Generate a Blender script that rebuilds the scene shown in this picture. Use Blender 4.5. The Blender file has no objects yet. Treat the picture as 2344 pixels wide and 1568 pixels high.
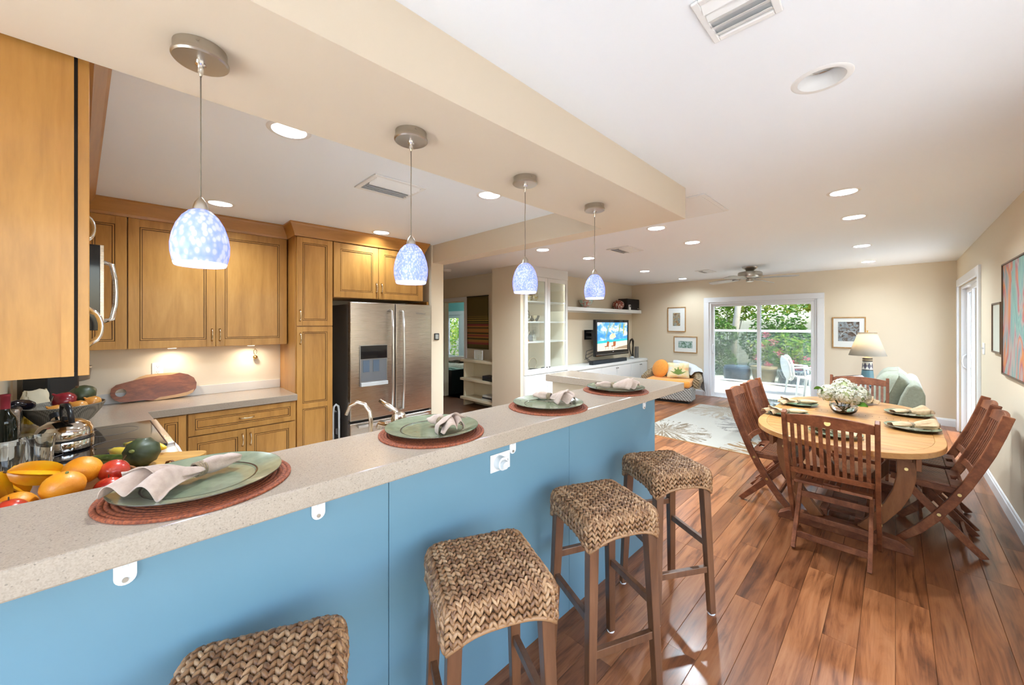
import bpy, bmesh, math, random
from mathutils import Vector, Matrix
R = math.radians
PI = math.pi
SC = bpy.context.scene
COL = SC.collection

# ------------------------------------------------------------------ camera, sky, sun, exposure
cam_d = bpy.data.cameras.new('camera')
cam_d.sensor_fit = 'HORIZONTAL'
cam_d.sensor_width = 36.0
cam_d.lens = 870.0 / 2344.0 * 36.0
cam_d.shift_y = -42.0 / 2344.0
cam_d.clip_start = 0.02
cam_d.clip_end = 200
cam = bpy.data.objects.new('camera', cam_d)
COL.objects.link(cam)
cam.location = (0, 0, 1.52)
cam.rotation_euler = (R(90), 0, math.atan(878 / 870.0))
SC.camera = cam

W = bpy.data.worlds.new('world')
SC.world = W
W.use_nodes = True
wn = W.node_tree.nodes
wl = W.node_tree.links
wn.clear()
w_out = wn.new('ShaderNodeOutputWorld')
w_bg = wn.new('ShaderNodeBackground')
w_sky = wn.new('ShaderNodeTexSky')
w_sky.sky_type = 'NISHITA'
w_sky.sun_disc = False
w_sky.sun_elevation = R(58)
w_sky.sun_rotation = R(100)
w_sky.air_density = 1.0
w_sky.dust_density = 2.5
w_bg.inputs['Strength'].default_value = 2.2
wl.new(w_sky.outputs[0], w_bg.inputs['Color'])
wl.new(w_bg.outputs[0], w_out.inputs['Surface'])

sun_d = bpy.data.lights.new('sun', 'SUN')
sun_d.energy = 15.0
sun_d.angle = R(1.0)
sun_d.color = (1.0, 0.95, 0.86)
sun = bpy.data.objects.new('sun', sun_d)
COL.objects.link(sun)
sun.rotation_euler = (R(6), R(29), 0)
sun.location = (6, 6, 8)

SC.view_settings.view_transform = 'Standard'
SC.view_settings.look = 'None'
SC.view_settings.gamma = 1.0
SC.view_settings.exposure = 1.0
SC.view_settings.use_curve_mapping = False
SC.cycles.max_bounces = 8
SC.cycles.diffuse_bounces = 4
SC.cycles.glossy_bounces = 4
SC.cycles.transmission_bounces = 8
SC.cycles.transparent_max_bounces = 12
SC.cycles.sample_clamp_indirect = 6.0
SC.cycles.caustics_reflective = False
SC.cycles.caustics_refractive = False

# ------------------------------------------------------------------ mesh helpers
class G:
    """collects vertices and faces of one mesh"""
    def __init__(s):
        s.v = []; s.f = []
    def add(s, vs, fs):
        b = len(s.v)
        s.v += [tuple(p) for p in vs]
        s.f += [tuple(i + b for i in f) for f in fs]
        return s
    def box(s, x0, y0, z0, x1, y1, z1):
        x0, x1 = min(x0, x1), max(x0, x1); y0, y1 = min(y0, y1), max(y0, y1); z0, z1 = min(z0, z1), max(z0, z1)
        return s.add([(x0,y0,z0),(x1,y0,z0),(x1,y1,z0),(x0,y1,z0),(x0,y0,z1),(x1,y0,z1),(x1,y1,z1),(x0,y1,z1)],
                     [(0,3,2,1),(4,5,6,7),(0,1,5,4),(1,2,6,5),(2,3,7,6),(3,0,4,7)])
    def bar(s, p0, p1, w, h, up=(0, 0, 1)):
        """rectangular bar from p0 to p1, w across, h along 'up'"""
        p0 = Vector(p0); p1 = Vector(p1); d = (p1 - p0).normalized(); up = Vector(up)
        a = d.cross(up)
        if a.length < 1e-5: a = d.cross(Vector((1, 0, 0)))
        a.normalize(); b = a.cross(d).normalized()
        a *= w / 2; b *= h / 2
        vs = [p0-a-b, p0+a-b, p0+a+b, p0-a+b, p1-a-b, p1+a-b, p1+a+b, p1-a+b]
        return s.add(vs, [(0,3,2,1),(4,5,6,7),(0,1,5,4),(1,2,6,5),(2,3,7,6),(3,0,4,7)])
    def cyl(s, p0, p1, r0, r1=None, n=16, cap=True):
        r1 = r0 if r1 is None else r1
        p0 = Vector(p0); p1 = Vector(p1); d = (p1 - p0).normalized()
        a = d.orthogonal().normalized(); b = d.cross(a)
        vs = []
        for p, r in ((p0, r0), (p1, r1)):
            for i in range(n):
                t = 2*PI*i/n
                vs.append(p + (a*math.cos(t) + b*math.sin(t)) * r)
        fs = [(i, (i+1) % n, n+(i+1) % n, n+i) for i in range(n)]
        if cap:
            fs += [tuple(range(n-1, -1, -1)), tuple(range(n, 2*n))]
        return s.add(vs, fs)
    def lathe(s, prof, n=24, c=(0, 0, 0), sx=1, sy=1, cap0=True, cap1=True):
        vs = []
        for r, z in prof:
            for i in range(n):
                t = 2*PI*i/n
                vs.append((c[0]+r*math.cos(t)*sx, c[1]+r*math.sin(t)*sy, c[2]+z))
        fs = []
        for k in range(len(prof)-1):
            for i in range(n):
                fs.append((k*n+i, k*n+(i+1) % n, (k+1)*n+(i+1) % n, (k+1)*n+i))
        if cap0: fs.append(tuple(range(n-1, -1, -1)))
        if cap1: fs.append(tuple(range((len(prof)-1)*n, len(prof)*n)))
        return s.add(vs, fs)
    def tube(s, pts, r, n=8, closed=False, flat=1.0):
        pts = [Vector(p) for p in pts]
        m = len(pts)
        rs = r if isinstance(r, (list, tuple)) else [r]*m
        vs = []; prev = None
        for k, p in enumerate(pts):
            if closed: d = pts[(k+1) % m] - pts[k-1]
            else: d = pts[min(k+1, m-1)] - pts[max(k-1, 0)]
            d.normalize()
            if prev is None: a = d.orthogonal().normalized()
            else:
                a = prev - d*prev.dot(d)
                a = a.normalized() if a.length > 1e-6 else d.orthogonal().normalized()
            prev = a; b = d.cross(a)
            for i in range(n):
                t = 2*PI*i/n
                vs.append(p + (a*math.cos(t) + b*math.sin(t)*flat)*rs[k])
        fs = []
        for k in range(m if closed else m-1):
            k2 = (k+1) % m
            for i in range(n):
                fs.append((k*n+i, k*n+(i+1) % n, k2*n+(i+1) % n, k2*n+i))
        if not closed:
            fs += [tuple(range(n-1, -1, -1)), tuple(range((m-1)*n, m*n))]
        return s.add(vs, fs)
    def prism(s, poly, a0, a1, axis='z'):
        """extrude a 2-d polygon; axis z: (x,y), x: (y,z), y: (x,z)"""
        def P(p, a):
            return (p[0], p[1], a) if axis == 'z' else ((a, p[0], p[1]) if axis == 'x' else (p[0], a, p[1]))
        n = len(poly)
        vs = [P(p, a0) for p in poly] + [P(p, a1) for p in poly]
        fs = [tuple(range(n-1, -1, -1)), tuple(range(n, 2*n))] + [(i, (i+1) % n, n+(i+1) % n, n+i) for i in range(n)]
        return s.add(vs, fs)
    def grid(s, fn, nu, nv, wrap=False):
        vs = [fn(i/(nu if wrap else nu-1), j/(nv-1)) for j in range(nv) for i in range(nu)]
        fs = []
        for j in range(nv-1):
            for i in range(nu if wrap else nu-1):
                i2 = (i+1) % nu
                fs.append((j*nu+i, j*nu+i2, (j+1)*nu+i2, (j+1)*nu+i))
        return s.add(vs, fs)
    def ball(s, c, r, nu=12, nv=8, sq=(1, 1, 1), rot=None):
        c = Vector(c)
        vs = []; fs = []
        vs.append(Vector((0, 0, -1)))
        for j in range(1, nv):
            ph = -PI/2 + PI*j/nv
            for i in range(nu):
                t = 2*PI*i/nu
                vs.append(Vector((math.cos(ph)*math.cos(t), math.cos(ph)*math.sin(t), math.sin(ph))))
        vs.append(Vector((0, 0, 1)))
        T = len(vs)-1
        for i in range(nu):
            fs.append((0, 1+(i+1) % nu, 1+i))
            fs.append((T, 1+(nv-2)*nu+i, 1+(nv-2)*nu+(i+1) % nu))
        for j in range(nv-2):
            for i in range(nu):
                a = 1+j*nu+i; b = 1+j*nu+(i+1) % nu
                fs.append((a, b, b+nu, a+nu))
        out = []
        for p in vs:
            q = Vector((p.x*sq[0]*r, p.y*sq[1]*r, p.z*sq[2]*r))
            if rot is not None: q = rot @ q
            out.append(c+q)
        return s.add(out, fs)
    def xf(s, M):
        s.v = [tuple(M @ Vector(p)) for p in s.v]
        return s
    def join(s, o, M=None):
        vs = o.v if M is None else [tuple(M @ Vector(p)) for p in o.v]
        return s.add(vs, o.f)
    def mesh(s, name):
        me = bpy.data.meshes.new(name)
        me.from_pydata(s.v, [], s.f)
        bm = bmesh.new(); bm.from_mesh(me)
        bmesh.ops.recalc_face_normals(bm, faces=bm.faces)
        bm.to_mesh(me); bm.free()
        me.update()
        return me

def obj(name, g, mat, parent=None, loc=(0, 0, 0), rot=(0, 0, 0), smooth=False, bevel=0.0, seg=2, solid=0.0, sub=0):
    me = g if isinstance(g, bpy.types.Mesh) else g.mesh(name)
    o = bpy.data.objects.new(name, me)
    COL.objects.link(o)
    if mat is not None and len(me.materials) == 0: me.materials.append(mat)
    if smooth:
        me.shade_smooth()
        if smooth is not True: me.set_sharp_from_angle(angle=R(smooth))
    if parent: o.parent = parent
    o.location = loc
    o.rotation_euler = rot if not isinstance(rot, (int, float)) else (0, 0, rot)
    if solid:
        m = o.modifiers.new('solid', 'SOLIDIFY'); m.thickness = solid; m.offset = 0
    if sub:
        m = o.modifiers.new('sub', 'SUBSURF'); m.levels = sub; m.render_levels = sub
    if bevel:
        m = o.modifiers.new('bevel', 'BEVEL'); m.width = bevel; m.segments = seg; m.limit_method = 'ANGLE'; m.angle_limit = R(35)
    return o

def tag(o, label, cat, group=None):
    o['label'] = label; o['category'] = cat
    if group: o['group'] = group
    return o
def thing(name, label, cat, loc=(0, 0, 0), rotz=0.0, group=None):
    o = bpy.data.objects.new(name, None)
    COL.objects.link(o)
    o.empty_display_size = 0.1
    o.location = loc; o.rotation_euler = (0, 0, rotz)
    return tag(o, label, cat, group)
def struct(name, g, mat, parent=None, **k):
    o = obj(name, g, mat, parent, **k)
    if parent is None: o['kind'] = 'structure'
    return o
def dup(root, loc=None, rotz=None, label=None, group=None):
    r = root.copy(); COL.objects.link(r)
    if loc is not None: r.location = loc
    if rotz is not None: r.rotation_euler = (0, 0, rotz)
    if label: r['label'] = label
    if group: r['group'] = group
    for ch in list(root.children):
        c = ch.copy(); COL.objects.link(c); c.parent = r
        for gch in list(ch.children):
            d = gch.copy(); COL.objects.link(d); d.parent = c
    return r
def cutter_apply(target, gcut):
    """cut gcut out of target's mesh"""
    c = obj('cut', gcut, None)
    m = target.modifiers.new('b', 'BOOLEAN'); m.object = c; m.operation = 'DIFFERENCE'; m.solver = 'EXACT'
    dg = bpy.context.evaluated_depsgraph_get()
    me = bpy.data.meshes.new_from_object(target.evaluated_get(dg))
    target.modifiers.clear()
    target.data = me
    bpy.data.objects.remove(c, do_unlink=True)
def text_mesh(txt, size, mat, name, parent, loc, rot, ext=0.0005):
    cu = bpy.data.curves.new('txt', 'FONT'); cu.body = txt; cu.size = size; cu.extrude = ext
    cu.align_x = 'CENTER'; cu.align_y = 'CENTER'
    t = bpy.data.objects.new('txt', cu); COL.objects.link(t)
    dg = bpy.context.evaluated_depsgraph_get()
    me = bpy.data.meshes.new_from_object(t.evaluated_get(dg))
    bpy.data.objects.remove(t, do_unlink=True)
    me.materials.clear()
    return obj(name, me, mat, parent, loc=loc, rot=rot)

# ------------------------------------------------------------------ materials
MATS = {}
def M_(name):
    m = bpy.data.materials.new(name); m.use_nodes = True
    nt = m.node_tree; b = nt.nodes['Principled BSDF']
    MATS[name] = m
    return m, nt, b
def plain(name, col, rough=0.5, metal=0.0, emit=None, estr=0.0, spec=0.5, coat=0.0, trans=0.0, ior=1.45, alpha=1.0, sheen=0.0, bump=0.0, bscale=200.0):
    m, nt, b = M_(name)
    b.inputs['Base Color'].default_value = (*col, 1)
    b.inputs['Roughness'].default_value = rough
    b.inputs['Metallic'].default_value = metal
    b.inputs['Specular IOR Level'].default_value = spec
    b.inputs['Coat Weight'].default_value = coat
    b.inputs['Coat Roughness'].default_value = 0.08
    b.inputs['Transmission Weight'].default_value = trans
    b.inputs['IOR'].default_value = ior
    b.inputs['Alpha'].default_value = alpha
    b.inputs['Sheen Weight'].default_value = sheen
    if emit:
        b.inputs['Emission Color'].default_value = (*emit, 1)
        b.inputs['Emission Strength'].default_value = estr
    if bump:
        tc = nt.nodes.new('ShaderNodeTexCoord'); nz = nt.nodes.new('ShaderNodeTexNoise'); bp = nt.nodes.new('ShaderNodeBump')
        nz.inputs['Scale'].default_value = bscale
        nt.links.new(tc.outputs['Object'], nz.inputs['Vector'])
        bp.inputs['Strength'].default_value = bump
        bp.inputs['Distance'].default_value = 0.002
        nt.links.new(nz.outputs['Fac'], bp.inputs['Height'])
        nt.links.new(bp.outputs[0], b.inputs['Normal'])
    return m
def N(nt, t, **k):
    n = nt.nodes.new(t)
    for a, v in k.items():
        if hasattr(n, a): setattr(n, a, v)
    return n
def ramp(nt, stops, interp='LINEAR'):
    r = nt.nodes.new('ShaderNodeValToRGB'); cr = r.color_ramp; cr.interpolation = interp
    while len(cr.elements) < len(stops): cr.elements.new(0.5)
    while len(cr.elements) > len(stops): cr.elements.remove(cr.elements[-1])
    for e, (p, c) in zip(cr.elements, stops):
        e.position = p; e.color = (*c, 1) if len(c) == 3 else c
    return r
def math_(nt, op, a, b=None):
    n = nt.nodes.new('ShaderNodeMath'); n.operation = op
    for i, x in enumerate((a, b)):
        if x is None: continue
        if isinstance(x, (int, float)): n.inputs[i].default_value = x
        else: nt.links.new(x, n.inputs[i])
    return n.outputs[0]
def mixc(nt, fac, a, b, mode='MIX'):
    n = nt.nodes.new('ShaderNodeMix'); n.data_type = 'RGBA'; n.blend_type = mode
    for sock, x in ((n.inputs[0], fac), (n.inputs[6], a), (n.inputs[7], b)):
        if isinstance(x, (int, float)): sock.default_value = x
        elif isinstance(x, tuple): sock.default_value = (*x, 1) if len(x) == 3 else x
        else: nt.links.new(x, sock)
    return n.outputs[2]
def vec(nt, mode='Object', scale=(1, 1, 1), rnd=True, rot=(0, 0, 0)):
    tc = nt.nodes.new('ShaderNodeTexCoord'); mp = nt.nodes.new('ShaderNodeMapping')
    mp.inputs['Scale'].default_value = scale
    mp.inputs['Rotation'].default_value = rot
    if rnd:
        oi = nt.nodes.new('ShaderNodeObjectInfo')
        cb = nt.nodes.new('ShaderNodeCombineXYZ')
        m1 = math_(nt, 'MULTIPLY', oi.outputs['Random'], 37.0)
        m2 = math_(nt, 'MULTIPLY', oi.outputs['Random'], 91.0)
        nt.links.new(m1, cb.inputs[0]); nt.links.new(m2, cb.inputs[1]); nt.links.new(m1, cb.inputs[2])
        ad = nt.nodes.new('ShaderNodeVectorMath'); ad.operation = 'ADD'
        nt.links.new(tc.outputs[mode], ad.inputs[0]); nt.links.new(cb.outputs[0], ad.inputs[1])
        nt.links.new(ad.outputs[0], mp.inputs['Vector'])
    else:
        nt.links.new(tc.outputs[mode], mp.inputs['Vector'])
    return mp.outputs[0]
def noise(nt, v, scale=5, detail=4, rough=0.5, dist=0.0):
    n = nt.nodes.new('ShaderNodeTexNoise')
    n.inputs['Scale'].default_value = scale; n.inputs['Detail'].default_value = detail
    n.inputs['Roughness'].default_value = rough; n.inputs['Distortion'].default_value = dist
    if v is not None: nt.links.new(v, n.inputs['Vector'])
    return n
def bumpto(nt, b, height, strength=0.2, dist=0.002):
    bp = nt.nodes.new('ShaderNodeBump')
    bp.inputs['Strength'].default_value = strength; bp.inputs['Distance'].default_value = dist
    nt.links.new(height, bp.inputs['Height']); nt.links.new(bp.outputs[0], b.inputs['Normal'])
def wood(name, cols, scale=(1, 1, 1), rough=0.4, coat=0.0, vary=0.12, island=False, nscale=3.0, spec=0.5, bump=0.08):
    """long grain runs along the axis with the smallest scale"""
    m, nt, b = M_(name)
    v = vec(nt, 'Object', scale)
    n1 = noise(nt, v, nscale, 6, 0.6, 0.6)
    n2 = noise(nt, v, nscale*7, 3, 0.6)
    f = math_(nt, 'ADD', math_(nt, 'MULTIPLY', n1.outputs['Fac'], 0.78), math_(nt, 'MULTIPLY', n2.outputs['Fac'], 0.22))
    k = len(cols)
    rp = ramp(nt, [(0.30 + 0.42*i/(k-1), c) for i, c in enumerate(cols)])
    nt.links.new(f, rp.inputs[0])
    oi = nt.nodes.new('ShaderNodeObjectInfo')
    rnd = oi.outputs['Random']
    if island:
        ge = nt.nodes.new('ShaderNodeNewGeometry')
        rnd = math_(nt, 'FRACT', math_(nt, 'ADD', rnd, ge.outputs['Random Per Island']))
    val = math_(nt, 'ADD', math_(nt, 'MULTIPLY', rnd, 2*vary), 1.0-vary)
    hs = nt.nodes.new('ShaderNodeHueSaturation')
    nt.links.new(rp.outputs[0], hs.inputs['Color']); nt.links.new(val, hs.inputs['Value'])
    nt.links.new(hs.outputs[0], b.inputs['Base Color'])
    b.inputs['Roughness'].default_value = rough
    b.inputs['Coat Weight'].default_value = coat
    b.inputs['Coat Roughness'].default_value = 0.12
    b.inputs['Specular IOR Level'].default_value = spec
    if bump: bumpto(nt, b, n2.outputs['Fac'], bump, 0.001)
    return m
def fabric(name, c1, c2, scale=60, rough=0.9, sheen=0.2, bump=0.25):
    m, nt, b = M_(name)
    v = vec(nt)
    n = noise(nt, v, scale, 4, 0.6)
    rp = ramp(nt, [(0.3, c1), (0.7, c2)])
    nt.links.new(n.outputs['Fac'], rp.inputs[0]); nt.links.new(rp.outputs[0], b.inputs['Base Color'])
    b.inputs['Roughness'].default_value = rough
    b.inputs['Sheen Weight'].default_value = sheen
    n2 = noise(nt, v, scale*8, 2)
    bumpto(nt, b, n2.outputs['Fac'], bump, 0.001)
    return m

wall_m = plain('wall_paint', (0.74, 0.64, 0.49), 0.75, spec=0.3, bump=0.05, bscale=120)
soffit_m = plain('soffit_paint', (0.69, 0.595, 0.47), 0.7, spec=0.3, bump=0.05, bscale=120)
ceil_m = plain('ceiling_paint', (0.84, 0.875, 0.92), 0.5, spec=0.3)
white_m = plain('white_paint', (0.80, 0.81, 0.83), 0.35)
cabwhite_m = plain('cabinet_white', (0.78, 0.79, 0.78), 0.35)
creamshelf_m = plain('cream_shelf', (0.76, 0.68, 0.50), 0.45)
teal_m = plain('teal_wall', (0.22, 0.50, 0.48), 0.7)
blue_m = plain('blue_panel', (0.150, 0.285, 0.372), 0.42, bump=0.04, bscale=90)
nickel_m = plain('brushed_nickel', (0.50, 0.46, 0.40), 0.32, 1.0)
chrome_m = plain('chrome', (0.75, 0.74, 0.72), 0.12, 1.0)
pull_m = plain('satin_pull', (0.72, 0.60, 0.42), 0.25, 1.0)
black_m = plain('black_plastic', (0.012, 0.012, 0.014), 0.3)
blackg_m = plain('black_gloss', (0.006, 0.006, 0.008), 0.06)
darkwood_m = plain('espresso_wood', (0.012, 0.009, 0.008), 0.4)
plastic_m = plain('white_plastic', (0.82, 0.83, 0.84), 0.3)
brass_m = plain('brass', (0.62, 0.43, 0.16), 0.3, 1.0)
clear_m = plain('clear_glass', (1, 1, 1), 0.0, trans=1.0, ior=1.45)
dark_m = plain('dark_gap', (0.01, 0.008, 0.006), 0.8)

def pane_mat(name, tint=(0.95, 0.98, 0.97), refl=0.08, haze=0.0, hcol=(0.7, 0.72, 0.7)):
    m = bpy.data.materials.new(name); m.use_nodes = True; nt = m.node_tree; nt.nodes.clear()
    o = nt.nodes.new('ShaderNodeOutputMaterial'); tr = nt.nodes.new('ShaderNodeBsdfTransparent'); gl = nt.nodes.new('ShaderNodeBsdfGlossy')
    tr.inputs['Color'].default_value = (*tint, 1); gl.inputs['Roughness'].default_value = 0.0
    gl.inputs['Color'].default_value = (1, 1, 1, 1)
    lw = nt.nodes.new('ShaderNodeLayerWeight'); lw.inputs['Blend'].default_value = 0.5
    fr = math_(nt, 'ADD', math_(nt, 'MULTIPLY', math_(nt, 'POWER', lw.outputs['Facing'], 5.0), 0.9), 0.04)
    mx = nt.nodes.new('ShaderNodeMixShader'); k = math_(nt, 'MULTIPLY', fr, refl)
    nt.links.new(k, mx.inputs[0]); nt.links.new(tr.outputs[0], mx.inputs[1]); nt.links.new(gl.outputs[0], mx.inputs[2])
    last = mx
    if haze:
        df = nt.nodes.new('ShaderNodeBsdfDiffuse'); df.inputs['Color'].default_value = (*hcol, 1)
        m2 = nt.nodes.new('ShaderNodeMixShader'); m2.inputs[0].default_value = haze
        nt.links.new(mx.outputs[0], m2.inputs[1]); nt.links.new(df.outputs[0], m2.inputs[2]); last = m2
    nt.links.new(last.outputs[0], o.inputs['Surface'])
    return m
pane_m = pane_mat('window_glass', refl=0.9)
sidetint_m = pane_mat('side_dimming_glass', (0.51, 0.515, 0.51), refl=0.9)  # tint dims the daylight from the added side window
backtint_m = pane_mat('back_dimming_glass', (0.72, 0.74, 0.74), refl=0.9)  # tint dims the daylight from the added door behind
porchtint_m = pane_mat('porch_dimming_glass', (0.46, 0.47, 0.47), refl=0.9)  # tint added to hold back glare through the side door
tint_m = pane_mat('dimming_glass', (0.43, 0.45, 0.44), refl=0.9)  # tint added so the garden view does not blow out
cabglass_m = pane_mat('cabinet_glass', (0.93, 0.95, 0.94), refl=1.6)
haze_m = pane_mat('screen_glass', (0.84, 0.88, 0.86), refl=0.6, haze=0.07, hcol=(0.5, 0.56, 0.54))

maple_m = wood('maple_cabinet', [(0.36, 0.165, 0.036), (0.50, 0.245, 0.058), (0.60, 0.315, 0.085)], (6, 6, 0.7), 0.36, 0.15, 0.07, nscale=1.6, bump=0.03)
mapleh_m = wood('maple_horizontal', [(0.36, 0.165, 0.036), (0.50, 0.245, 0.058), (0.60, 0.315, 0.085)], (6, 0.7, 6), 0.36, 0.15, 0.07, nscale=1.6, bump=0.03)
crown_m = wood('maple_crown', [(0.31, 0.13, 0.025), (0.43, 0.19, 0.04), (0.50, 0.24, 0.06)], (0.8, 0.8, 6), 0.35, 0.2, 0.03, nscale=1.2, bump=0.0)
glaze_m = plain('dark_glaze', (0.075, 0.027, 0.008), 0.5)
chairwood_m = wood('reddish_teak', [(0.095, 0.026, 0.010), (0.20, 0.062, 0.025), (0.33, 0.125, 0.052)], (5, 5, 5), 0.45, 0.0, 0.16, nscale=2.2, spec=0.3, bump=0.12)
chairy_m = wood('reddish_teak_long', [(0.10, 0.028, 0.010), (0.20, 0.062, 0.025), (0.31, 0.115, 0.05)], (12, 1.2, 12), 0.4, 0.1, 0.14, nscale=2.2, bump=0.1)
tabletop_m = wood('honey_teak', [(0.27, 0.115, 0.032), (0.42, 0.20, 0.062), (0.50, 0.27, 0.10)], (1.0, 9, 9), 0.3, 0.3, 0.16, nscale=2.0, bump=0.06)
tableleg_m = wood('teak_leg', [(0.15, 0.052, 0.018), (0.25, 0.092, 0.032), (0.34, 0.14, 0.052)], (5, 5, 1.2), 0.45, 0.0, 0.1, nscale=2.2, spec=0.3, bump=0.08)
stoolwood_m = wood('stool_wood', [(0.085, 0.035, 0.016), (0.15, 0.064, 0.029), (0.215, 0.10, 0.048)], (8, 8, 0.8), 0.32, 0.3, 0.1, nscale=2.0, bump=0.04)
walnut_m = wood('olive_wood_board', [(0.075, 0.018, 0.008), (0.20, 0.058, 0.020), (0.33, 0.12, 0.045)], (2.5, 2.5, 9), 0.3, 0.3, 0.0, nscale=2.2, bump=0.02)
sapwood_m = wood('board_sapwood', [(0.40, 0.23, 0.10), (0.52, 0.32, 0.15), (0.60, 0.40, 0.2)], (2.5, 2.5, 9), 0.35, 0.2, 0.0, nscale=2.2, bump=0.02)
board_m = wood('beech_board', [(0.36, 0.17, 0.035), (0.50, 0.26, 0.06), (0.58, 0.33, 0.1)], (2, 10, 10), 0.45, 0.05, 0.0, nscale=2.0)
frame_m = wood('gold_oak_frame', [(0.28, 0.14, 0.04), (0.42, 0.23, 0.08), (0.52, 0.31, 0.13)], (4, 4, 4), 0.4, 0.1, 0.1)

def floor_mat():
    m, nt, b = M_('plank_floor')
    v = vec(nt, 'Object', (9, 0.9, 9))
    n1 = noise(nt, v, 1.6, 7, 0.62, 1.0)
    n2 = noise(nt, vec(nt, 'Object', (70, 1.5, 70)), 2.0, 3, 0.6)
    f = math_(nt, 'ADD', math_(nt, 'MULTIPLY', n1.outputs['Fac'], 0.8), math_(nt, 'MULTIPLY', n2.outputs['Fac'], 0.2))
    rp = ramp(nt, [(0.32, (0.055, 0.018, 0.007)), (0.42, (0.150, 0.050, 0.018)), (0.52, (0.245, 0.090, 0.034)), (0.70, (0.325, 0.142, 0.062))])
    nt.links.new(f, rp.inputs[0])
    oi = nt.nodes.new('ShaderNodeObjectInfo')
    rr = ramp(nt, [(0.0, (0.70, 0.64, 0.60)), (0.35, (0.95, 0.90, 0.86)), (0.7, (1.15, 1.12, 1.08)), (1.0, (1.42, 1.45, 1.45))])
    nt.links.new(oi.outputs['Random'], rr.inputs[0])
    c = mixc(nt, 1.0, rp.outputs[0], rr.outputs[0], 'MULTIPLY')
    nt.links.new(c, b.inputs['Base Color'])
    b.inputs['Roughness'].default_value = 0.28
    b.inputs['Coat Weight'].default_value = 0.22
    b.inputs['Specular IOR Level'].default_value = 0.4
    b.inputs['Coat Roughness'].default_value = 0.17
    bumpto(nt, b, n2.outputs['Fac'], 0.03, 0.001)
    return m
floor_m = floor_mat()

def quartz_mat(name, base, spk=0.86):
    m, nt, b = M_(name)
    v = vec(nt, 'Object', (1, 1, 1), rnd=False)
    vo = nt.nodes.new('ShaderNodeTexVoronoi'); vo.inputs['Scale'].default_value = 420
    nt.links.new(v, vo.inputs['Vector'])
    sep = nt.nodes.new('ShaderNodeSeparateColor'); nt.links.new(vo.outputs['Color'], sep.inputs[0])
    lt = tuple(min(1, c*1.10) for c in base); dk = tuple(c*spk for c in base)
    rp = ramp(nt, [(0.0, (0.20, 0.16, 0.13)), (0.015, (0.26, 0.21, 0.17)), (0.025, dk), (0.45, base), (1.0, lt)])
    nt.links.new(sep.outputs[0], rp.inputs[0])
    n = noise(nt, v, 3.0, 3)
    c = mixc(nt, math_(nt, 'MULTIPLY', n.outputs['Fac'], 0.25), rp.outputs[0], tuple(x*0.8 for x in base))
    nt.links.new(c, b.inputs['Base Color'])
    b.inputs['Roughness'].default_value = 0.16
    b.inputs['Specular IOR Level'].default_value = 0.5
    return m
quartz_m = quartz_mat('cream_quartz', (0.385, 0.315, 0.25))

def steel_mat():
    m, nt, b = M_('stainless_steel')
    b.inputs['Metallic'].default_value = 1.0
    b.inputs['Base Color'].default_value = (0.52, 0.47, 0.42, 1)
    n = noise(nt, vec(nt, 'Object', (2, 2, 400), rnd=False), 2.0, 2)
    rr = ramp(nt, [(0.3, (0.265,)*3), (0.7, (0.295,)*3)])
    nt.links.new(n.outputs['Fac'], rr.inputs[0]); nt.links.new(rr.outputs[0], b.inputs['Roughness'])
    b.inputs['Anisotropic'].default_value = 0.5
    return m
steel_m = steel_mat()
# ------------------------------------------------------------------ the setting
ZC = 2.46
XR = 0.635; YF = 8.60; XTV = -4.53
random.seed(7)

# floor: slab + planks
floor_o = struct('floor', G().box(-7.3, -1.8, -0.07, XR+0.1, YF+0.1, -0.0135), plain('floor_slab', (0.16, 0.062, 0.026), 0.3))
PW = 0.127
_pm = {}
def plank_mesh(L):
    L = round(L, 2)
    if L not in _pm:
        w = PW-0.0008; c = 0.0014
        g = G().prism([(0, -0.0125), (w, -0.0125), (w, -c), (w-c, 0), (c, 0), (0, -c)], 0, L-0.001, 'y')
        _pm[L] = g.mesh('plank'); _pm[L].materials.append(floor_m)
    return _pm[L]
col = 0
x = XR - PW
while x > XTV - PW:
    y = (0.30 if x > -1.30 else 2.60) - random.choice((0.0, 0.3, 0.6, 0.9))
    y0lim = 0.30 if x > -1.30 else 2.60
    while y < YF - 0.03:
        L = random.choice((1.2, 1.2, 0.9))
        a = max(y, y0lim); e = min(y + L, YF + 0.04)
        if e - a > 0.04:
            obj('plank', plank_mesh(e-a), floor_m, floor_o, loc=(max(x, XTV), a, 0))
        y += L
    x -= PW

struct('floor_kitchen', G().box(-4.44, -0.45, -0.0133, -1.40, 2.44, -0.0005), plain('pale_bounce_floor', (0.62, 0.60, 0.56), 0.4))  # unseen floor, made pale to bounce neutral light onto the ceiling
# ceiling with holes for the recessed lights
LIGHTS = [(-2.07, 0.53), (-3.70, 0.47), (-2.08, 1.83), (-3.71, 1.79),
          (-0.20, 1.87), (-0.26, 3.58), (-0.257, 4.48), (-0.285, 6.20), (-0.29, 7.83),
          (-1.647, 3.62), (-1.645, 4.55), (-3.14, 3.66), (-3.08, 4.59), (-3.14, 6.43), (-3.10, 8.04)]
ceil_o = struct('ceiling', G().box(-7.3, -1.8, ZC, XR+0.1, YF+0.1, ZC+0.12), ceil_m)
gc = G()
for lx, ly in LIGHTS:
    gc.cyl((lx, ly, ZC-0.05), (lx, ly, ZC+0.085), 0.078, n=32)
cutter_apply(ceil_o, gc)

struct('ceiling_soffit', G().box(-1.575, -1.0, 2.248, -1.022, 2.70, ZC), soffit_m)
struct('ceiling_beam', G().box(-4.07, 2.52, 2.248, -1.575, 2.70, ZC), soffit_m)

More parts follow.
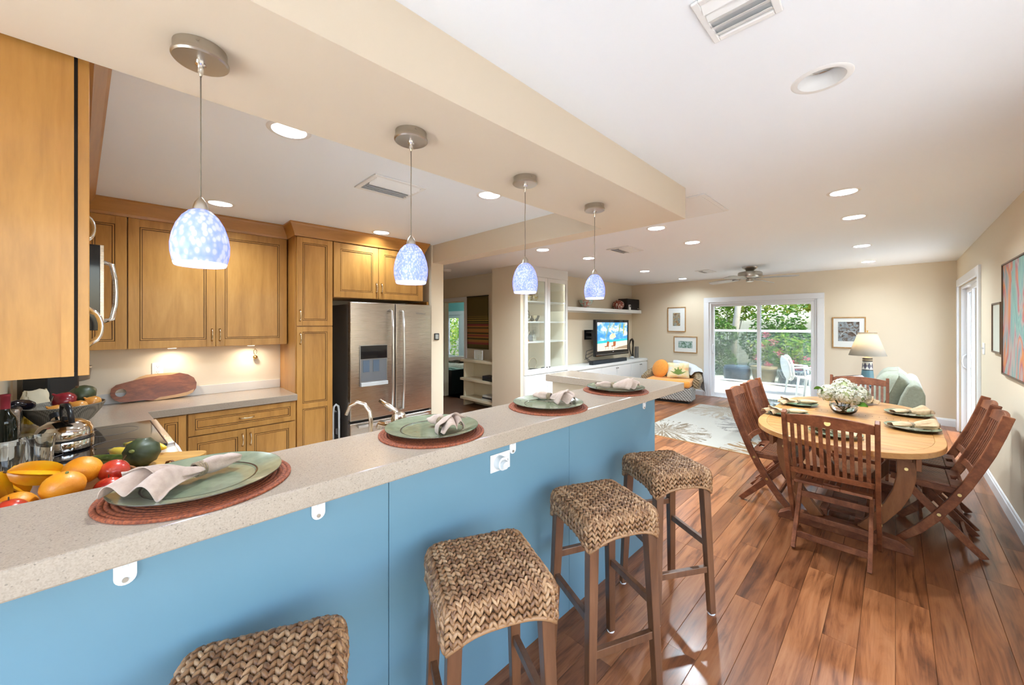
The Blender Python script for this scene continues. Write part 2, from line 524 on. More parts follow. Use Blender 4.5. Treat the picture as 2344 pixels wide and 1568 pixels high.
# walls
g = G()
g.box(XR, -1.8, 0, XR+0.12, -0.6, ZC).box(XR, 2.4, 0, XR+0.12, 6.43, ZC).box(XR, -0.6, 0, XR+0.12, 2.4, 0.25).box(XR, -0.6, 2.2, XR+0.12, 2.4, ZC).box(XR, 8.29, 0, XR+0.12, YF+0.1, ZC).box(XR, 6.43, 2.05, XR+0.12, 8.29, ZC)
struct('wall_right', g, wall_m)
g = G()
g.box(XTV-0.1, YF, 0, -2.77, YF+0.1, ZC).box(-0.98, YF, 0, XR+0.1, YF+0.1, ZC).box(-2.77, YF, 1.975, -0.98, YF+0.1, ZC)
struct('wall_far', g, wall_m)
struct('wall_left', G().box(XTV-0.1, 4.361, 0, XTV, YF+0.1, ZC), wall_m)
struct('wall_block', G().box(-4.82, 4.30, 0, -4.15, 4.36, ZC).box(-4.82, 4.36, 0, -4.76, 4.75, ZC), wall_m)
# hall wall with the bedroom doorway
g = G()
g.box(-7.3, 4.65, 0, -6.74, 4.75, ZC).box(-6.03, 4.65, 0, -4.82, 4.75, ZC).box(-6.74, 4.65, 1.985, -6.03, 4.75, ZC)
struct('wall_hall', g, wall_m)
struct('wall_hall_end', G().box(-7.4, 2.5, 0, -7.3, 4.75, ZC), wall_m)
struct('wall_kitchen_end', G().box(-7.3, 2.50, 0, -3.885, 2.67, ZC), wall_m)
struct('wall_kitchen_back', G().box(-4.54, -1.0, 0, -4.44, 2.50, ZC), plain('kitchen_wall', (0.80, 0.73, 0.62), 0.6))
NRA = math.atan(0.07)
NRO = (-1.58, -0.42, 0.0)
def nr(x, y, z=0.0):
    return (NRO[0] + x*math.cos(NRA) - y*math.sin(NRA), NRO[1] + x*math.sin(NRA) + y*math.cos(NRA), z)
nw = struct('wall_kitchen_near', G().box(-2.98, -0.1, 0, 0.0, -0.002, ZC), wall_m, loc=NRO, rot=NRA)
struct('wall_behind', G().box(-1.66, -1.8, 0, -1.52, -1.7, ZC).box(0.60, -1.8, 0, XR+0.1, -1.7, ZC).box(-1.52, -1.8, 2.3, 0.60, -1.7, ZC), wall_m)
struct('wall_behind_side', G().box(-1.66, -1.7, 0, -1.56, -0.42, ZC), wall_m)

# baseboards and trims
bb = plain('baseboard_white', (0.80, 0.82, 0.85), 0.35)
def base_prof(h=0.115, t=0.016):
    return [(0, 0), (t, 0), (t, h*0.78), (t*0.7, h*0.84), (t*0.55, h*0.95), (t*0.25, h), (0, h)]
g = G().prism([(XR-p[0], p[1]) for p in base_prof()], -1.7, 6.33, 'y')
struct('baseboard_right', g, bb)
struct('baseboard_right_end', G().prism([(XR-p[0], p[1]) for p in base_prof()], 8.39, YF, 'y'), bb)
g = G()
g.prism([(YF-p[0], p[1]) for p in base_prof()], -0.88, XR, 'x')
struct('baseboard_far', g, bb)
struct('baseboard_far_left', G().prism([(YF-p[0], p[1]) for p in base_prof()], XTV, -2.87, 'x'), bb)

win = bpy.data.objects.new('fill_window', None); COL.objects.link(win); win['kind'] = 'structure'; win['label'] = 'added unseen side window bringing fill daylight to the bar stools'; win['category'] = 'window'  # out of view, put in to fill the room with daylight
win.location = (XR+0.04, -0.6, 0.25)
obj('window_frame', G().box(0, 0, 0, 0.06, 0.05, 1.95).box(0, 2.95, 0, 0.06, 3.0, 1.95).box(0, 0.05, 0, 0.06, 2.95, 0.05).box(0, 0.05, 1.90, 0.06, 2.95, 1.95).box(0, 1.475, 0.05, 0.06, 1.525, 1.90), white_m, win)
for k in range(2): obj('pane', G().box(0.028, 0.05+1.475*k, 0.05, 0.032, 1.475+1.475*k, 1.90), sidetint_m, win)
def casing(name, box_list):
    g = G()
    for b in box_list: g.box(*b)
    return struct(name, g, white_m, bevel=0.004)
# casing of the far sliding door: boards proud of the wall
casing('trim_1', [(-2.87, YF-0.022, 0, -2.77, YF, 1.975), (-0.98, YF-0.022, 0, -0.88, YF, 1.975), (-2.87, YF-0.022, 1.975, -0.88, YF, 2.075)])
casing('trim_2', [(XR-0.022, 6.33, 0, XR, 6.43, 2.05), (XR-0.022, 8.29, 0, XR, 8.39, 2.05), (XR-0.022, 6.33, 2.05, XR, 8.39, 2.15)])
casing('trim_3', [(-6.82, 4.63, 0, -6.74, 4.65, 1.985), (-6.03, 4.63, 0, -5.95, 4.65, 1.985), (-6.82, 4.63, 1.985, -5.95, 4.65, 2.06)])
# door jamb in the bedroom doorway
struct('trim_4', G().box(-6.74, 4.65, 0, -6.72, 4.75, 1.985).box(-6.05, 4.65, 0, -6.03, 4.75, 1.985).box(-6.74, 4.65, 1.965, -6.03, 4.75, 1.985), plain('jamb_cream', (0.76, 0.68, 0.52), 0.4))

def sliding_door(name, label, width, height, loc, rotz, handle=True, swap=False, glass=None):
    """local: x along width (0..width), y depth (0 inner .. 0.09 outer)"""
    t = bpy.data.objects.new(name, None); COL.objects.link(t)
    t.location = loc; t.rotation_euler = (0, 0, rotz)
    t['kind'] = 'structure'; t['label'] = label; t['category'] = 'door'
    f = 0.035
    g = G().box(0, 0.0, 0, f, 0.09, height).box(width-f, 0, 0, width, 0.09, height).box(f, 0, height-f, width-f, 0.09, height).box(f, 0, 0, width-f, 0.09, 0.02)
    obj('door_frame', g, white_m, t, bevel=0.003)
    for k in range(2):
        x0 = f if k == 0 else width/2-0.03
        x1 = width/2+0.03 if k == 0 else width-f
        y0 = 0.05 if (k == 0) != swap else 0.012
        s = 0.055
        g = G().box(x0, y0, 0.02, x0+s, y0+0.032, height-f).box(x1-s, y0, 0.02, x1, y0+0.032, height-f)
        g.box(x0+s, y0, height-f-s, x1-s, y0+0.032, height-f).box(x0+s, y0, 0.02, x1-s, y0+0.032, 0.09)
        sash = obj('sash', g, white_m, t, bevel=0.003)
        obj('pane', G().box(x0+s, y0+0.013, 0.09, x1-s, y0+0.019, height-f-s), glass or pane_m, sash)
        if handle and k == 0:
            pts = [(x0+0.028, y0-0.001, 0.90), (x0+0.028, y0-0.035, 0.93), (x0+0.028, y0-0.045, 1.0), (x0+0.028, y0-0.035, 1.07), (x0+0.028, y0-0.001, 1.10)]
            obj('handle', G().tube(pts, 0.008, 8), plastic_m, sash, smooth=True)
    return t
sliding_door('door_1', 'white framed sliding glass door to the garden deck with two panes', 1.79, 1.975, (-2.77, YF, 0), 0, glass=tint_m)
sliding_door('door_2', 'white sliding glass door in the side wall beside the sofa', 1.86, 2.05, (XR+0.015, 8.29, 0), R(-90), glass=porchtint_m)
sliding_door('fill_door', 'added unseen sliding glass door bringing fill daylight from behind', 2.12, 2.3, (0.60, -1.70, 0), R(180), handle=False, glass=backtint_m)  # out of view, added as a source of fill daylight

# bedroom seen through the doorway
YB = 7.0
gw = G().box(-11.5, YB, 0, -10.65, YB+0.1, 2.46).box(-9.30, YB, 0, -4.7, YB+0.1, 2.46).box(-10.65, YB, 1.80, -9.30, YB+0.1, 2.46)
struct('wall_bedroom_far', gw, teal_m)
struct('wall_bedroom_right', G().box(-4.8, 4.75, 0, -4.7, YB, 2.46), teal_m)
struct('wall_bedroom_left', G().box(-11.6, 4.65, 0, -11.5, YB+0.1, 2.46), teal_m)
struct('wall_bedroom_near', G().box(-11.5, 4.66, 0, -7.3, 4.74, 2.46), teal_m)
struct('ceiling_bedroom', G().box(-11.6, 4.75, 2.46, -4.7, YB+0.1, 2.56), ceil_m)
struct('floor_bedroom', G().box(-11.6, 4.75, -0.07, -4.7, YB+0.1, -0.0135), plain('bedroom_floor', (0.14, 0.045, 0.02), 0.3))
casing('trim_5', [(-10.75, YB-0.02, 0, -10.65, YB, 1.80), (-9.30, YB-0.02, 0, -9.10, YB, 1.80), (-10.75, YB-0.02, 1.80, -9.10, YB, 1.92)])
sliding_door('door_4', 'white sliding glass door in the teal bedroom wall', 1.35, 1.80, (-10.65, YB, 0), 0, handle=False, glass=tint_m)
# ------------------------------------------------------------------ outside the far door: deck, planters, hedge
deckm = wood('pale_deck', [(0.36, 0.33, 0.29), (0.44, 0.41, 0.36), (0.50, 0.47, 0.43)], (0.8, 6, 6), 0.8, 0, 0.08)
deck = struct('floor_deck', G().box(-7.5, YF+0.1, -0.16, 3.0, 14.2, -0.075), plain('deck_base', (0.42, 0.39, 0.33), 0.9))
bm_ = G().box(0, 0, -0.03, 6.0, 0.134, 0).mesh('deck_board'); bm_.materials.append(deckm)
for k in range(20):
    obj('deck_board', bm_, deckm, deck, loc=(-4.9, YF+0.105+0.14*k, -0.045))
struct('floor_porch', G().box(XR+0.12, 4.0, -0.16, 4.5, 11.0, -0.05), plain('porch_bounce_slab', (0.72, 0.70, 0.66), 0.85))  # slab kept pale so sunlight bounces indoors
struct('sun_block_roof', G().box(XR+0.13, -1.8, 2.55, 2.9, 5.6, 2.65), plain('sun_block_paint', (0.75, 0.75, 0.74), 0.7))  # unseen roof added to keep direct sun out of the side window
struct('floor_side_patio', G().box(XR+0.12, -6.0, -0.16, 6.5, 4.0, -0.05), plain('side_patio', (0.62, 0.60, 0.57), 0.85))
struct('floor_behind', G().box(-6.0, -9.0, -0.16, 4.5, -1.8, -0.05), plain('patio_bounce_slab', (0.72, 0.70, 0.66), 0.85))  # unseen ground behind the camera, pale to bounce sun up indoors
struct('floor_garden', G().box(-20, 8.0, -0.3, 12, 40, -0.17), plain('garden_soil', (0.10, 0.085, 0.05), 0.95))

# glazed balustrade at the edge of the deck
t = thing('glass_balustrade', 'white rail with a hazy glass screen at the edge of the deck', 'balustrade', (-3.35, 11.55, -0.045))
obj('top_rail', G().box(-1.6, -0.03, 1.36, 1.98, 0.03, 1.42), white_m, t, bevel=0.004)
obj('post', G().box(1.92, -0.03, 0, 1.98, 0.03, 1.36), white_m, t)
obj('post', G().box(-1.6, -0.03, 0, -1.54, 0.03, 1.36), white_m, t)
obj('bottom_rail', G().box(-1.54, -0.025, 0.03, 1.92, 0.025, 0.07), white_m, t)
for k in range(2):
    obj('glass_panel', G().box(-1.54+1.73*k, -0.004, 0.07, 0.19+1.73*k, 0.004, 1.36), haze_m, t)

# planters
def planter(name, label, prof, loc, mat, ring=None):
    t = thing(name, label, 'planter', loc, 0, None)
    obj('pot', G().lathe(prof, 20), mat, t, smooth=40)
    obj('soil', G().cyl((0, 0, prof[-1][1]-0.05), (0, 0, prof[-1][1]-0.03), prof[-2][0]*0.92, n=20), plain(name+'_soil', (0.05, 0.035, 0.02), 0.95), t)
    if ring:
        for i in range(12):
            a = -PI + PI*i/11
            for j in range(2):
                rr = ring[0]-0.03*(1-j)
                cx, cy, cz = rr*math.cos(a), rr*math.sin(a), 0.17+0.22*j
                tx, ty = -math.sin(a), math.cos(a)
                pts = [(cx+tx*0.085*math.cos(q), cy+ty*0.085*math.cos(q), cz+0.10*math.sin(q)) for q in [2*PI*k/14 for k in range(14)]]
                obj('ring_ornament', G().tube(pts, 0.006, 5, closed=True), ring[1], t, smooth=True)
    return t
glz = plain('blue_glazed_pot', (0.035, 0.06, 0.12), 0.35)
terr = plain('tan_clay_pot', (0.42, 0.29, 0.16), 0.85)
pale = plain('pale_ornament', (0.5, 0.52, 0.5), 0.6)
prof = [(0.22, 0), (0.29, 0.06), (0.33, 0.22), (0.34, 0.40), (0.31, 0.48), (0.30, 0.50), (0.28, 0.50)]
planter('blue_planter', 'dark blue round planter behind the left glass panel on the deck', prof, (-3.18, 12.15, -0.16), glz)
planter('clay_planter', 'tan square shouldered clay pot standing between the two blue planters', [(0.20, 0), (0.24, 0.12), (0.29, 0.46), (0.31, 0.48), (0.31, 0.54), (0.28, 0.54)], (-2.52, 12.15, -0.16), terr)
planter('ringed_planter', 'dark blue planter covered in pale ring ornaments beside the white garden chairs', prof, (-1.85, 12.1, -0.16), glz, (0.35, pale))

def leafcard(g, c, s, rng):
    a = Vector((rng.uniform(-1, 1), rng.uniform(-1, 1), rng.uniform(-0.6, 0.6))).normalized()
    b = a.cross(Vector((rng.uniform(-1, 1), rng.uniform(-1, 1), rng.uniform(-1, 1)))).normalized()
    n = a.cross(b)*0.12*s
    a = a*s; b = b*s*0.45
    g.add([c-a, c+b+n, c+a, c-b+n], [(0, 1, 2, 3)])
def leaf_mat(name, cols, tr=0.35):
    m = bpy.data.materials.new(name); m.use_nodes = True; nt = m.node_tree; nt.nodes.clear()
    o = nt.nodes.new('ShaderNodeOutputMaterial'); d = nt.nodes.new('ShaderNodeBsdfDiffuse'); tl = nt.nodes.new('ShaderNodeBsdfTranslucent')
    ge = nt.nodes.new('ShaderNodeNewGeometry')
    rp = ramp(nt, [(i/(len(cols)-1), c) for i, c in enumerate(cols)])
    nt.links.new(ge.outputs['Random Per Island'], rp.inputs[0])
    nt.links.new(rp.outputs[0], d.inputs['Color']); nt.links.new(rp.outputs[0], tl.inputs['Color'])
    mx = nt.nodes.new('ShaderNodeMixShader'); mx.inputs[0].default_value = tr
    nt.links.new(d.outputs[0], mx.inputs[1]); nt.links.new(tl.outputs[0], mx.inputs[2]); nt.links.new(mx.outputs[0], o.inputs['Surface'])
    return m
leaf1 = leaf_mat('leaf_green', [(0.10, 0.22, 0.03), (0.20, 0.36, 0.06), (0.34, 0.46, 0.09), (0.55, 0.55, 0.12)], 0.5)
leaf2 = leaf_mat('leaf_dark', [(0.035, 0.09, 0.025), (0.08, 0.17, 0.04), (0.16, 0.26, 0.07)], 0.35)
leaf3 = leaf_mat('leaf_yellow', [(0.22, 0.34, 0.05), (0.42, 0.50, 0.08), (0.66, 0.58, 0.10), (0.14, 0.28, 0.05)], 0.5)
barkm = plain('pale_bark', (0.36, 0.31, 0.25), 0.9, bump=0.5, bscale=30)
def bush(name, label, loc, rad, n, size, mat, seed, cat='shrub', trunk=None, stems=4):
    rng = random.Random(seed)
    t = thing(name, label, cat, loc)
    g = G()
    for i in range(n):
        while True:
            p = Vector((rng.uniform(-1, 1), rng.uniform(-1, 1), rng.uniform(-1, 1)))
            if 0.25 < p.length < 1: break
        # clumps
        k = 1 + 0.18*math.sin(p.x*6+seed)+0.15*math.cos(p.z*7+seed*2)
        c = Vector((p.x*rad[0]*k, p.y*rad[1], rad[3]+p.z*rad[2]*k))
        leafcard(g, c, size*rng.uniform(0.6, 1.3), rng)
    obj('foliage', g, mat, t)['kind'] = 'stuff'
    st = G()
    for i in range(stems):
        a = 2*PI*i/max(stems, 1)
        st.tube([(0.05*math.cos(a), 0.05*math.sin(a), 0), (0.2*rad[0]*math.cos(a), 0.2*rad[1]*math.sin(a), rad[3]*0.6), (0.5*rad[0]*math.cos(a), 0.5*rad[1]*math.sin(a), rad[3]+0.2*rad[2])], [0.025, 0.018, 0.008], 6)
    if trunk:
        st.tube(trunk[0], trunk[1], 10)
    obj('trunk' if trunk else 'stem', st, barkm, t, smooth=True)
    return t
bush('garden_tree', 'leafy green tree with a pale leaning trunk beyond the deck', (-4.3, 15.4, -0.17), (2.2, 0.9, 1.5, 3.2), 9000, 0.085, leaf1, 3, 'tree',
     ([(0.35, -0.9, 0), (0.42, -0.9, 1.2), (0.50, -0.85, 2.0), (0.62, -0.8, 3.2)], [0.12, 0.11, 0.10, 0.08]))
bush('yellow_tree', 'yellow green bright leaved tree behind the right door pane', (-0.7, 17.6, -0.17), (2.7, 0.9, 1.8, 3.3), 9500, 0.09, leaf3, 8, 'tree')
bush('hedge_shrub', 'dark dense hedge shrub behind the left blue planter', (-4.3, 13.2, -0.17), (0.95, 0.4, 1.0, 1.0), 3600, 0.06, leaf2, 5)
bush('hedge_shrub', 'dark dense hedge shrub behind the clay pot', (-2.4, 13.9, -0.17), (1.0, 0.45, 1.1, 1.05), 3600, 0.06, leaf2, 6)
bush('hedge_shrub', 'dark dense hedge shrub behind the white garden chairs', (-0.3, 13.3, -0.17), (1.0, 0.45, 1.0, 1.0), 2600, 0.06, leaf2, 9)
bush('bedroom_tree', 'bright green tree outside the bedroom window', (-11.6, 9.6, -0.17), (2.2, 0.8, 1.6, 1.4), 3200, 0.08, leaf1, 11, 'tree')
bush('porch_tree', 'green tree beside the side porch', (5.5, 9.5, -0.17), (1.2, 2.6, 1.8, 1.9), 3000, 0.10, leaf1, 12, 'tree')
b = bush('bougainvillea', 'arching bougainvillea with pink blossoms growing from the ringed planter', (-2.05, 12.35, 0.30), (0.85, 0.3, 0.50, 0.55), 1000, 0.05, leaf1, 21, 'plant')
gf = G(); rng = random.Random(4)
for c in ((-0.55, 0.62), (-0.25, 0.75), (-0.1, 0.45), (0.15, 0.25), (0.42, 0.12), (0.30, 0.05), (-0.62, 0.30), (-0.35, 0.15), (0.5, 0.35), (-0.4, 0.95)):
    for i in range(26):
        leafcard(gf, Vector((c[0]+rng.gauss(0, .05), -0.30+rng.gauss(0, .04), c[1]+rng.gauss(0, .05))), 0.035, rng)
obj('blossom', gf, leaf_mat('pink_petal', [(0.75, 0.08, 0.20), (0.85, 0.20, 0.32), (0.8, 0.3, 0.35)], 0.4), b)['kind'] = 'stuff'

# picket gate post at the left of the deck
t = thing('picket_gate', 'weathered grey picket gate at the left side of the deck', 'gate', (-3.95, 11.15, -0.045))
wgm = plain('weathered_grey', (0.36, 0.38, 0.36), 0.9)
for k in range(4):
    obj('picket', G().prism([(-0.045, 0), (0.045, 0), (0.045, 0.92), (0, 0.98), (-0.045, 0.92)], -0.012, 0.012, 'y'), wgm, t, loc=(-0.42+0.13*k, 0, 0.04))
obj('rail', G().box(-0.5, 0.012, 0.25, 0.05, 0.04, 0.33), wgm, t)
obj('rail', G().box(-0.5, 0.012, 0.75, 0.05, 0.04, 0.83), wgm, t)
obj('post', G().box(0.06, -0.04, 0, 0.14, 0.04, 1.30), wgm, t)

# white moulded garden chairs
def garden_chair():
    t = thing('garden_chair', 'white moulded plastic garden chair with an oval back on the deck', 'chair')
    pm = plain('moulded_plastic', (0.80, 0.82, 0.80), 0.4)
    g = G().grid(lambda u, v: ((u-.5)*0.46, (v-.5)*0.44, 0.42+0.02*math.cos((u-.5)*PI)-0.03*math.sin(v*PI)), 8, 8)
    obj('seat', g, pm, t, smooth=True, solid=0.012)
    # back shell: oval ring and slats
    def bp(a, s=1.0):
        return (0.24*s*math.sin(a), -0.22-0.16*(0.25+0.23*(math.cos(a)+1))-0.0, 0.60+0.27*s*math.cos(a))
    obj('back_rim', G().tube([bp(2*PI*i/28) for i in range(28)], 0.022, 6, closed=True), pm, t, smooth=True)
    obj('back_shell', G().grid(lambda u, v: (0.235*(2*u-1)*math.sqrt(max(0.0, 1-(2*v-1)**2)), -0.30-0.10*v-0.03*(1-(2*u-1)**2), 0.60+0.265*(2*v-1)), 9, 13), pm, t, smooth=True, solid=0.008)
    for k in range(7):
        s = (k-3)/3.6
        zt = 0.27*math.sqrt(max(0.02, 1-s*s))
        g = G().bar((0.24*s, -0.27-0.0, 0.60-zt), (0.24*s, -0.36, 0.60+zt), 0.030, 0.008, (0, 1, 0))
        obj('back_slat', g, pm, t)
    for sx in (-1, 1):
        obj('arm', G().tube([(0.24*sx, -0.30, 0.62), (0.30*sx, -0.1, 0.64), (0.29*sx, 0.18, 0.62), (0.27*sx, 0.20, 0.45)], 0.018, 6), pm, t, smooth=True)
        for sy in (-1, 1):
            obj('leg', G().cyl((0.25*sx, 0.2*sy, 0.42), (0.28*sx, 0.26*sy, 0), 0.028, 0.018, 8), pm, t, smooth=40)
    return t
gc0 = garden_chair()
gc0.location = (-1.42, 10.45, -0.045); gc0.rotation_euler = (0, 0, R(-60)); gc0['group'] = 'garden chairs on the deck'
gc0['label'] = 'white moulded garden chair with its face turned towards the planters'
c2 = dup(gc0, (-1.02, 9.95, -0.045), R(20), 'white moulded garden chair turned with its slatted back to the door', 'garden chairs on the deck')
# ------------------------------------------------------------------ the breakfast bar
ZB = 1.11; TB = 0.0556; ZK = 0.88
t = thing('breakfast_bar', 'base of the breakfast bar clad in light blue panels', 'bar', (-1.3, 1.0, 0))
L_ = (1.3, -1.0, 0)
obj('core', G().box(-1.392, -0.40, 0, -1.236, 2.640, ZB-TB), wall_m, t, loc=L_)
obj('return_core', G().box(-2.0, 2.455, 0, -1.392, 2.640, ZB-TB), wall_m, t, loc=L_)
ys = [-0.40, 0.616, 1.637, 2.657]
for a, b in zip(ys[:-1], ys[1:]):
    obj('blue_panel', G().box(-1.236, a+0.0012, 0.0, -1.22, b-0.0012, ZB-TB), blue_m, t, loc=L_, bevel=0.001)
obj('end_panel', G().box(-2.0, 2.640, 0, -1.236, 2.657, ZB-TB), blue_m, t, loc=L_)
# steel support brackets under the overhang
for by in (-0.016, 0.389, 1.209, 2.482):
    g = G()
    prof = [(-0.019, ZB-TB), (0.019, ZB-TB)] + [(0.019*math.cos(-a), 0.955-0.019*math.sin(a)) for a in [PI*k/10 for k in range(11)]]
    g.prism([(p[0]+by, p[1]) for p in prof], -1.2195, -1.213, 'x')
    g.box(-1.2195, by-0.019, ZB-TB-0.006, -1.10, by+0.019, ZB-TB-0.0005)
    g.prism([(-1.213, 0.975), (-1.213, ZB-TB-0.006), (-1.13, ZB-TB-0.006)], by-0.005, by+0.005, 'y')
    b = obj('bracket', g, plastic_m, t, loc=L_, bevel=0.001)
    obj('screw', G().cyl((-1.2135, by, 0.948), (-1.2105, by, 0.948), 0.0055, n=12), nickel_m, b)

L = [(-1.045, -0.40), (-1.045, 2.74), (-2.02, 2.74), (-2.02, 2.39), (-1.41, 2.39), (-1.41, -0.40)]
bt = obj('bar_countertop', G().prism(L, ZB-TB, ZB), quartz_m, bevel=0.004)
tag(bt, 'speckled cream quartz bar countertop with a short return at the end', 'countertop')

# plug socket with a round night light
t = thing('wall_socket', 'white wall socket with a round plug-in light on the blue bar front', 'socket', (-1.22, 1.133, 0.92))
obj('plate', G().box(0.0005, -0.058, -0.038, 0.006, 0.058, 0.038), plastic_m, t, bevel=0.002)
pl = obj('night_light', G().cyl((0.006, -0.01, 0), (0.035, -0.01, 0), 0.030, 0.028, 24).cyl((0.035, -0.01, 0), (0.05, -0.01, -0.004), 0.019, 0.019, 20), plastic_m, t, smooth=40)
obj('lens', G().cyl((0.05, -0.01, -0.004), (0.0515, -0.01, -0.004), 0.015, n=20), plain('lens_grey', (0.7, 0.7, 0.7), 0.2), pl)
obj('socket_face', G().box(0.006, 0.026, -0.014, 0.0075, 0.052, 0.014), plastic_m, t)
obj('slot', G().box(0.0075, 0.034, -0.006, 0.0079, 0.036, 0.004).box(0.0075, 0.042, -0.006, 0.0079, 0.044, 0.004), black_m, t)

# ------------------------------------------------------------------ kitchen cabinets
def pull(parent, x, z, vertical=True, y=-0.02, L=0.10, mat=None, out=0.028, r=0.0045):
    pts = []
    for k in range(9):
        a = -1 + 2*k/8
        o = out*(1-a*a)**0.5 if abs(a) < 1 else 0
        pts.append((x, y-o, z+a*L/2) if vertical else (x+a*L/2, y-o, z))
    g = G().tube(pts, [r*1.5] + [r]*7 + [r*1.5], 8, flat=1.3)
    return obj('handle', g, mat or pull_m, parent, smooth=True)
def door(parent, name, x0, x1, z0, z1, y=0.0, fw=0.062, handle=None, panels=None, hm=None):
    """panel door; local x across, front faces -y; panels = list of (z0,z1) inner openings"""
    th = 0.020
    pn = panels or [(z0+fw, z1-fw)]
    g = G().box(x0, y-th, z0, x0+fw, y, z1).box(x1-fw, y-th, z0, x1, y, z1)
    zz = [z0] + [v for p in pn for v in p] + [z1]
    for k in range(0, len(zz), 2):
        g.box(x0+fw, y-th, zz[k], x1-fw, y, zz[k+1])
    d = obj(name, g, maple_m, parent, bevel=0.0015)
    for a, b in pn:
        ix0, ix1 = x0+fw, x1-fw
        obj('panel', G().box(ix0+0.016, y-0.0125, a+0.016, ix1-0.016, y, b-0.016), maple_m, d)
        q = 0.017
        g = G().box(ix0, y-0.0135, a, ix0+q, y, b).box(ix1-q, y-0.0135, a, ix1, y, b).box(ix0+q, y-0.0135, a, ix1-q, y, a+q).box(ix0+q, y-0.0135, b-q, ix1-q, y, b)
        obj('glaze_line', g, glaze_m, d)
        i, w = 0.0042, 0.0085
        g = G().box(ix0+i, y-0.0178, a+i, ix0+i+w, y-0.0135, b-i).box(ix1-i-w, y-0.0178, a+i, ix1-i, y-0.0135, b-i)
        g.box(ix0+i+w, y-0.0178, a+i, ix1-i-w, y-0.0135, a+i+w).box(ix0+i+w, y-0.0178, b-i-w, ix1-i-w, y-0.0135, b-i)
        obj('bead', g, maple_m, d)
    if handle:
        pull(d, handle[0], handle[1], handle[2], y-th, mat=hm)
    return d
RX = R(90)   # run along the back wall: local x -> +Y, local -y -> +X
def crown_prof(z=2.338):
    return [(0.0, z), (0.012, z), (0.016, z+0.02), (0.050, z+0.095), (0.060, z+0.108), (0.060, ZC-0.001), (0.0, ZC-0.001)]
def sweep_right(path, prof, g):
    """sweep a profile (offset to the right of travel, z) along a top-view path with mitred corners"""
    n = len(path); rings = []
    for i, p in enumerate(path):
        p = Vector(p)
        d0 = (p - Vector(path[i-1])).normalized() if i > 0 else None
        d1 = (Vector(path[i+1]) - p).normalized() if i < n-1 else None
        n0 = Vector((d0.y, -d0.x)) if d0 else None
        n1 = Vector((d1.y, -d1.x)) if d1 else None
        if n0 is None: m = n1
        elif n1 is None: m = n0
        else:
            m = (n0+n1); m = m/(1+n0.dot(n1))
        rings.append([(p.x+m.x*o, p.y+m.y*o, z) for o, z in prof])
    vs = [v for r in rings for v in r]; k = len(prof); fs = []
    for i in range(n-1):
        for j in range(k):
            fs.append((i*k+j, i*k+(j+1) % k, (i+1)*k+(j+1) % k, (i+1)*k+j))
    fs += [tuple(range(k)), tuple(range((n-1)*k, n*k))]
    return g.add(vs, fs)

# wall cabinets on the back wall
t = thing('wall_cabinet', 'narrow maple wall cabinet in the corner beside the microwave', 'cabinet', (-4.16, -0.044, 1.328), RX, 'maple wall cabinets')
obj('body', G().box(-0.33, 0.002, 0, 0, 0.278, 1.01), maple_m, t)
door(t, 'door', -0.245, -0.003, 0.0, 1.01, 0.0)
t = thing('wall_cabinet', 'wide two door maple wall cabinet above the olive wood board', 'cabinet', (-4.16, 0.494, 1.328), RX, 'maple wall cabinets')
obj('body', G().box(-0.536, 0.002, 0, 0.548, 0.278, 1.01), maple_m, t)
door(t, 'door', -0.533, -0.002, 0, 1.01, handle=(-0.026, 0.10, True))
door(t, 'door', 0.002, 0.546, 0, 1.01, handle=(0.028, 0.10, True))

t = thing('pantry_cabinet', 'tall narrow maple pantry cabinet beside the refrigerator', 'cabinet', (-3.92, 1.06, 0), RX)
obj('body', G().box(-0.008, 0.002, 0.10, 0.322, 0.51, 2.338), maple_m, t)
obj('plinth', G().box(0, 0.06, 0, 0.32, 0.51, 0.10), dark_m, t)
door(t, 'door', 0.002, 0.318, 1.505, 2.335, fw=0.048, handle=(0.027, 1.60, True))
door(t, 'door', 0.002, 0.318, 0.11, 1.495, fw=0.048, panels=[(0.158, 0.725), (0.775, 1.447)], handle=(0.03, 1.385, True))
t = thing('bridge_cabinet', 'two door maple cabinet above the stainless refrigerator', 'cabinet', (-3.92, 1.388, 1.785), RX)
obj('body', G().box(0, 0.002, 0, 1.01, 0.51, 0.553), maple_m, t)
door(t, 'door', 0.003, 0.462, 0.004, 0.548, handle=(0.437, 0.12, True))
door(t, 'door', 0.467, 1.005, 0.004, 0.548, handle=(0.495, 0.12, True))

cr = G()
NRU = 0.3287            # front of the near wall cabinets, local y
path = [nr(0.0, NRU)[:2], nr(-2.49, NRU)[:2]]
# corner with the back run
xc = -4.14
k = (xc - path[0][0])/(path[1][0]-path[0][0])
path[1] = (xc, path[0][1] + k*(path[1][1]-path[0][1]))
path += [(-4.14, 1.052), (-3.90, 1.052), (-3.90, 2.398), (-4.43, 2.398)]
sweep_right(path, crown_prof(), cr)
tag(obj('crown_moulding', cr, crown_m), 'honey maple crown moulding running along the tops of the kitchen cabinets', 'moulding')

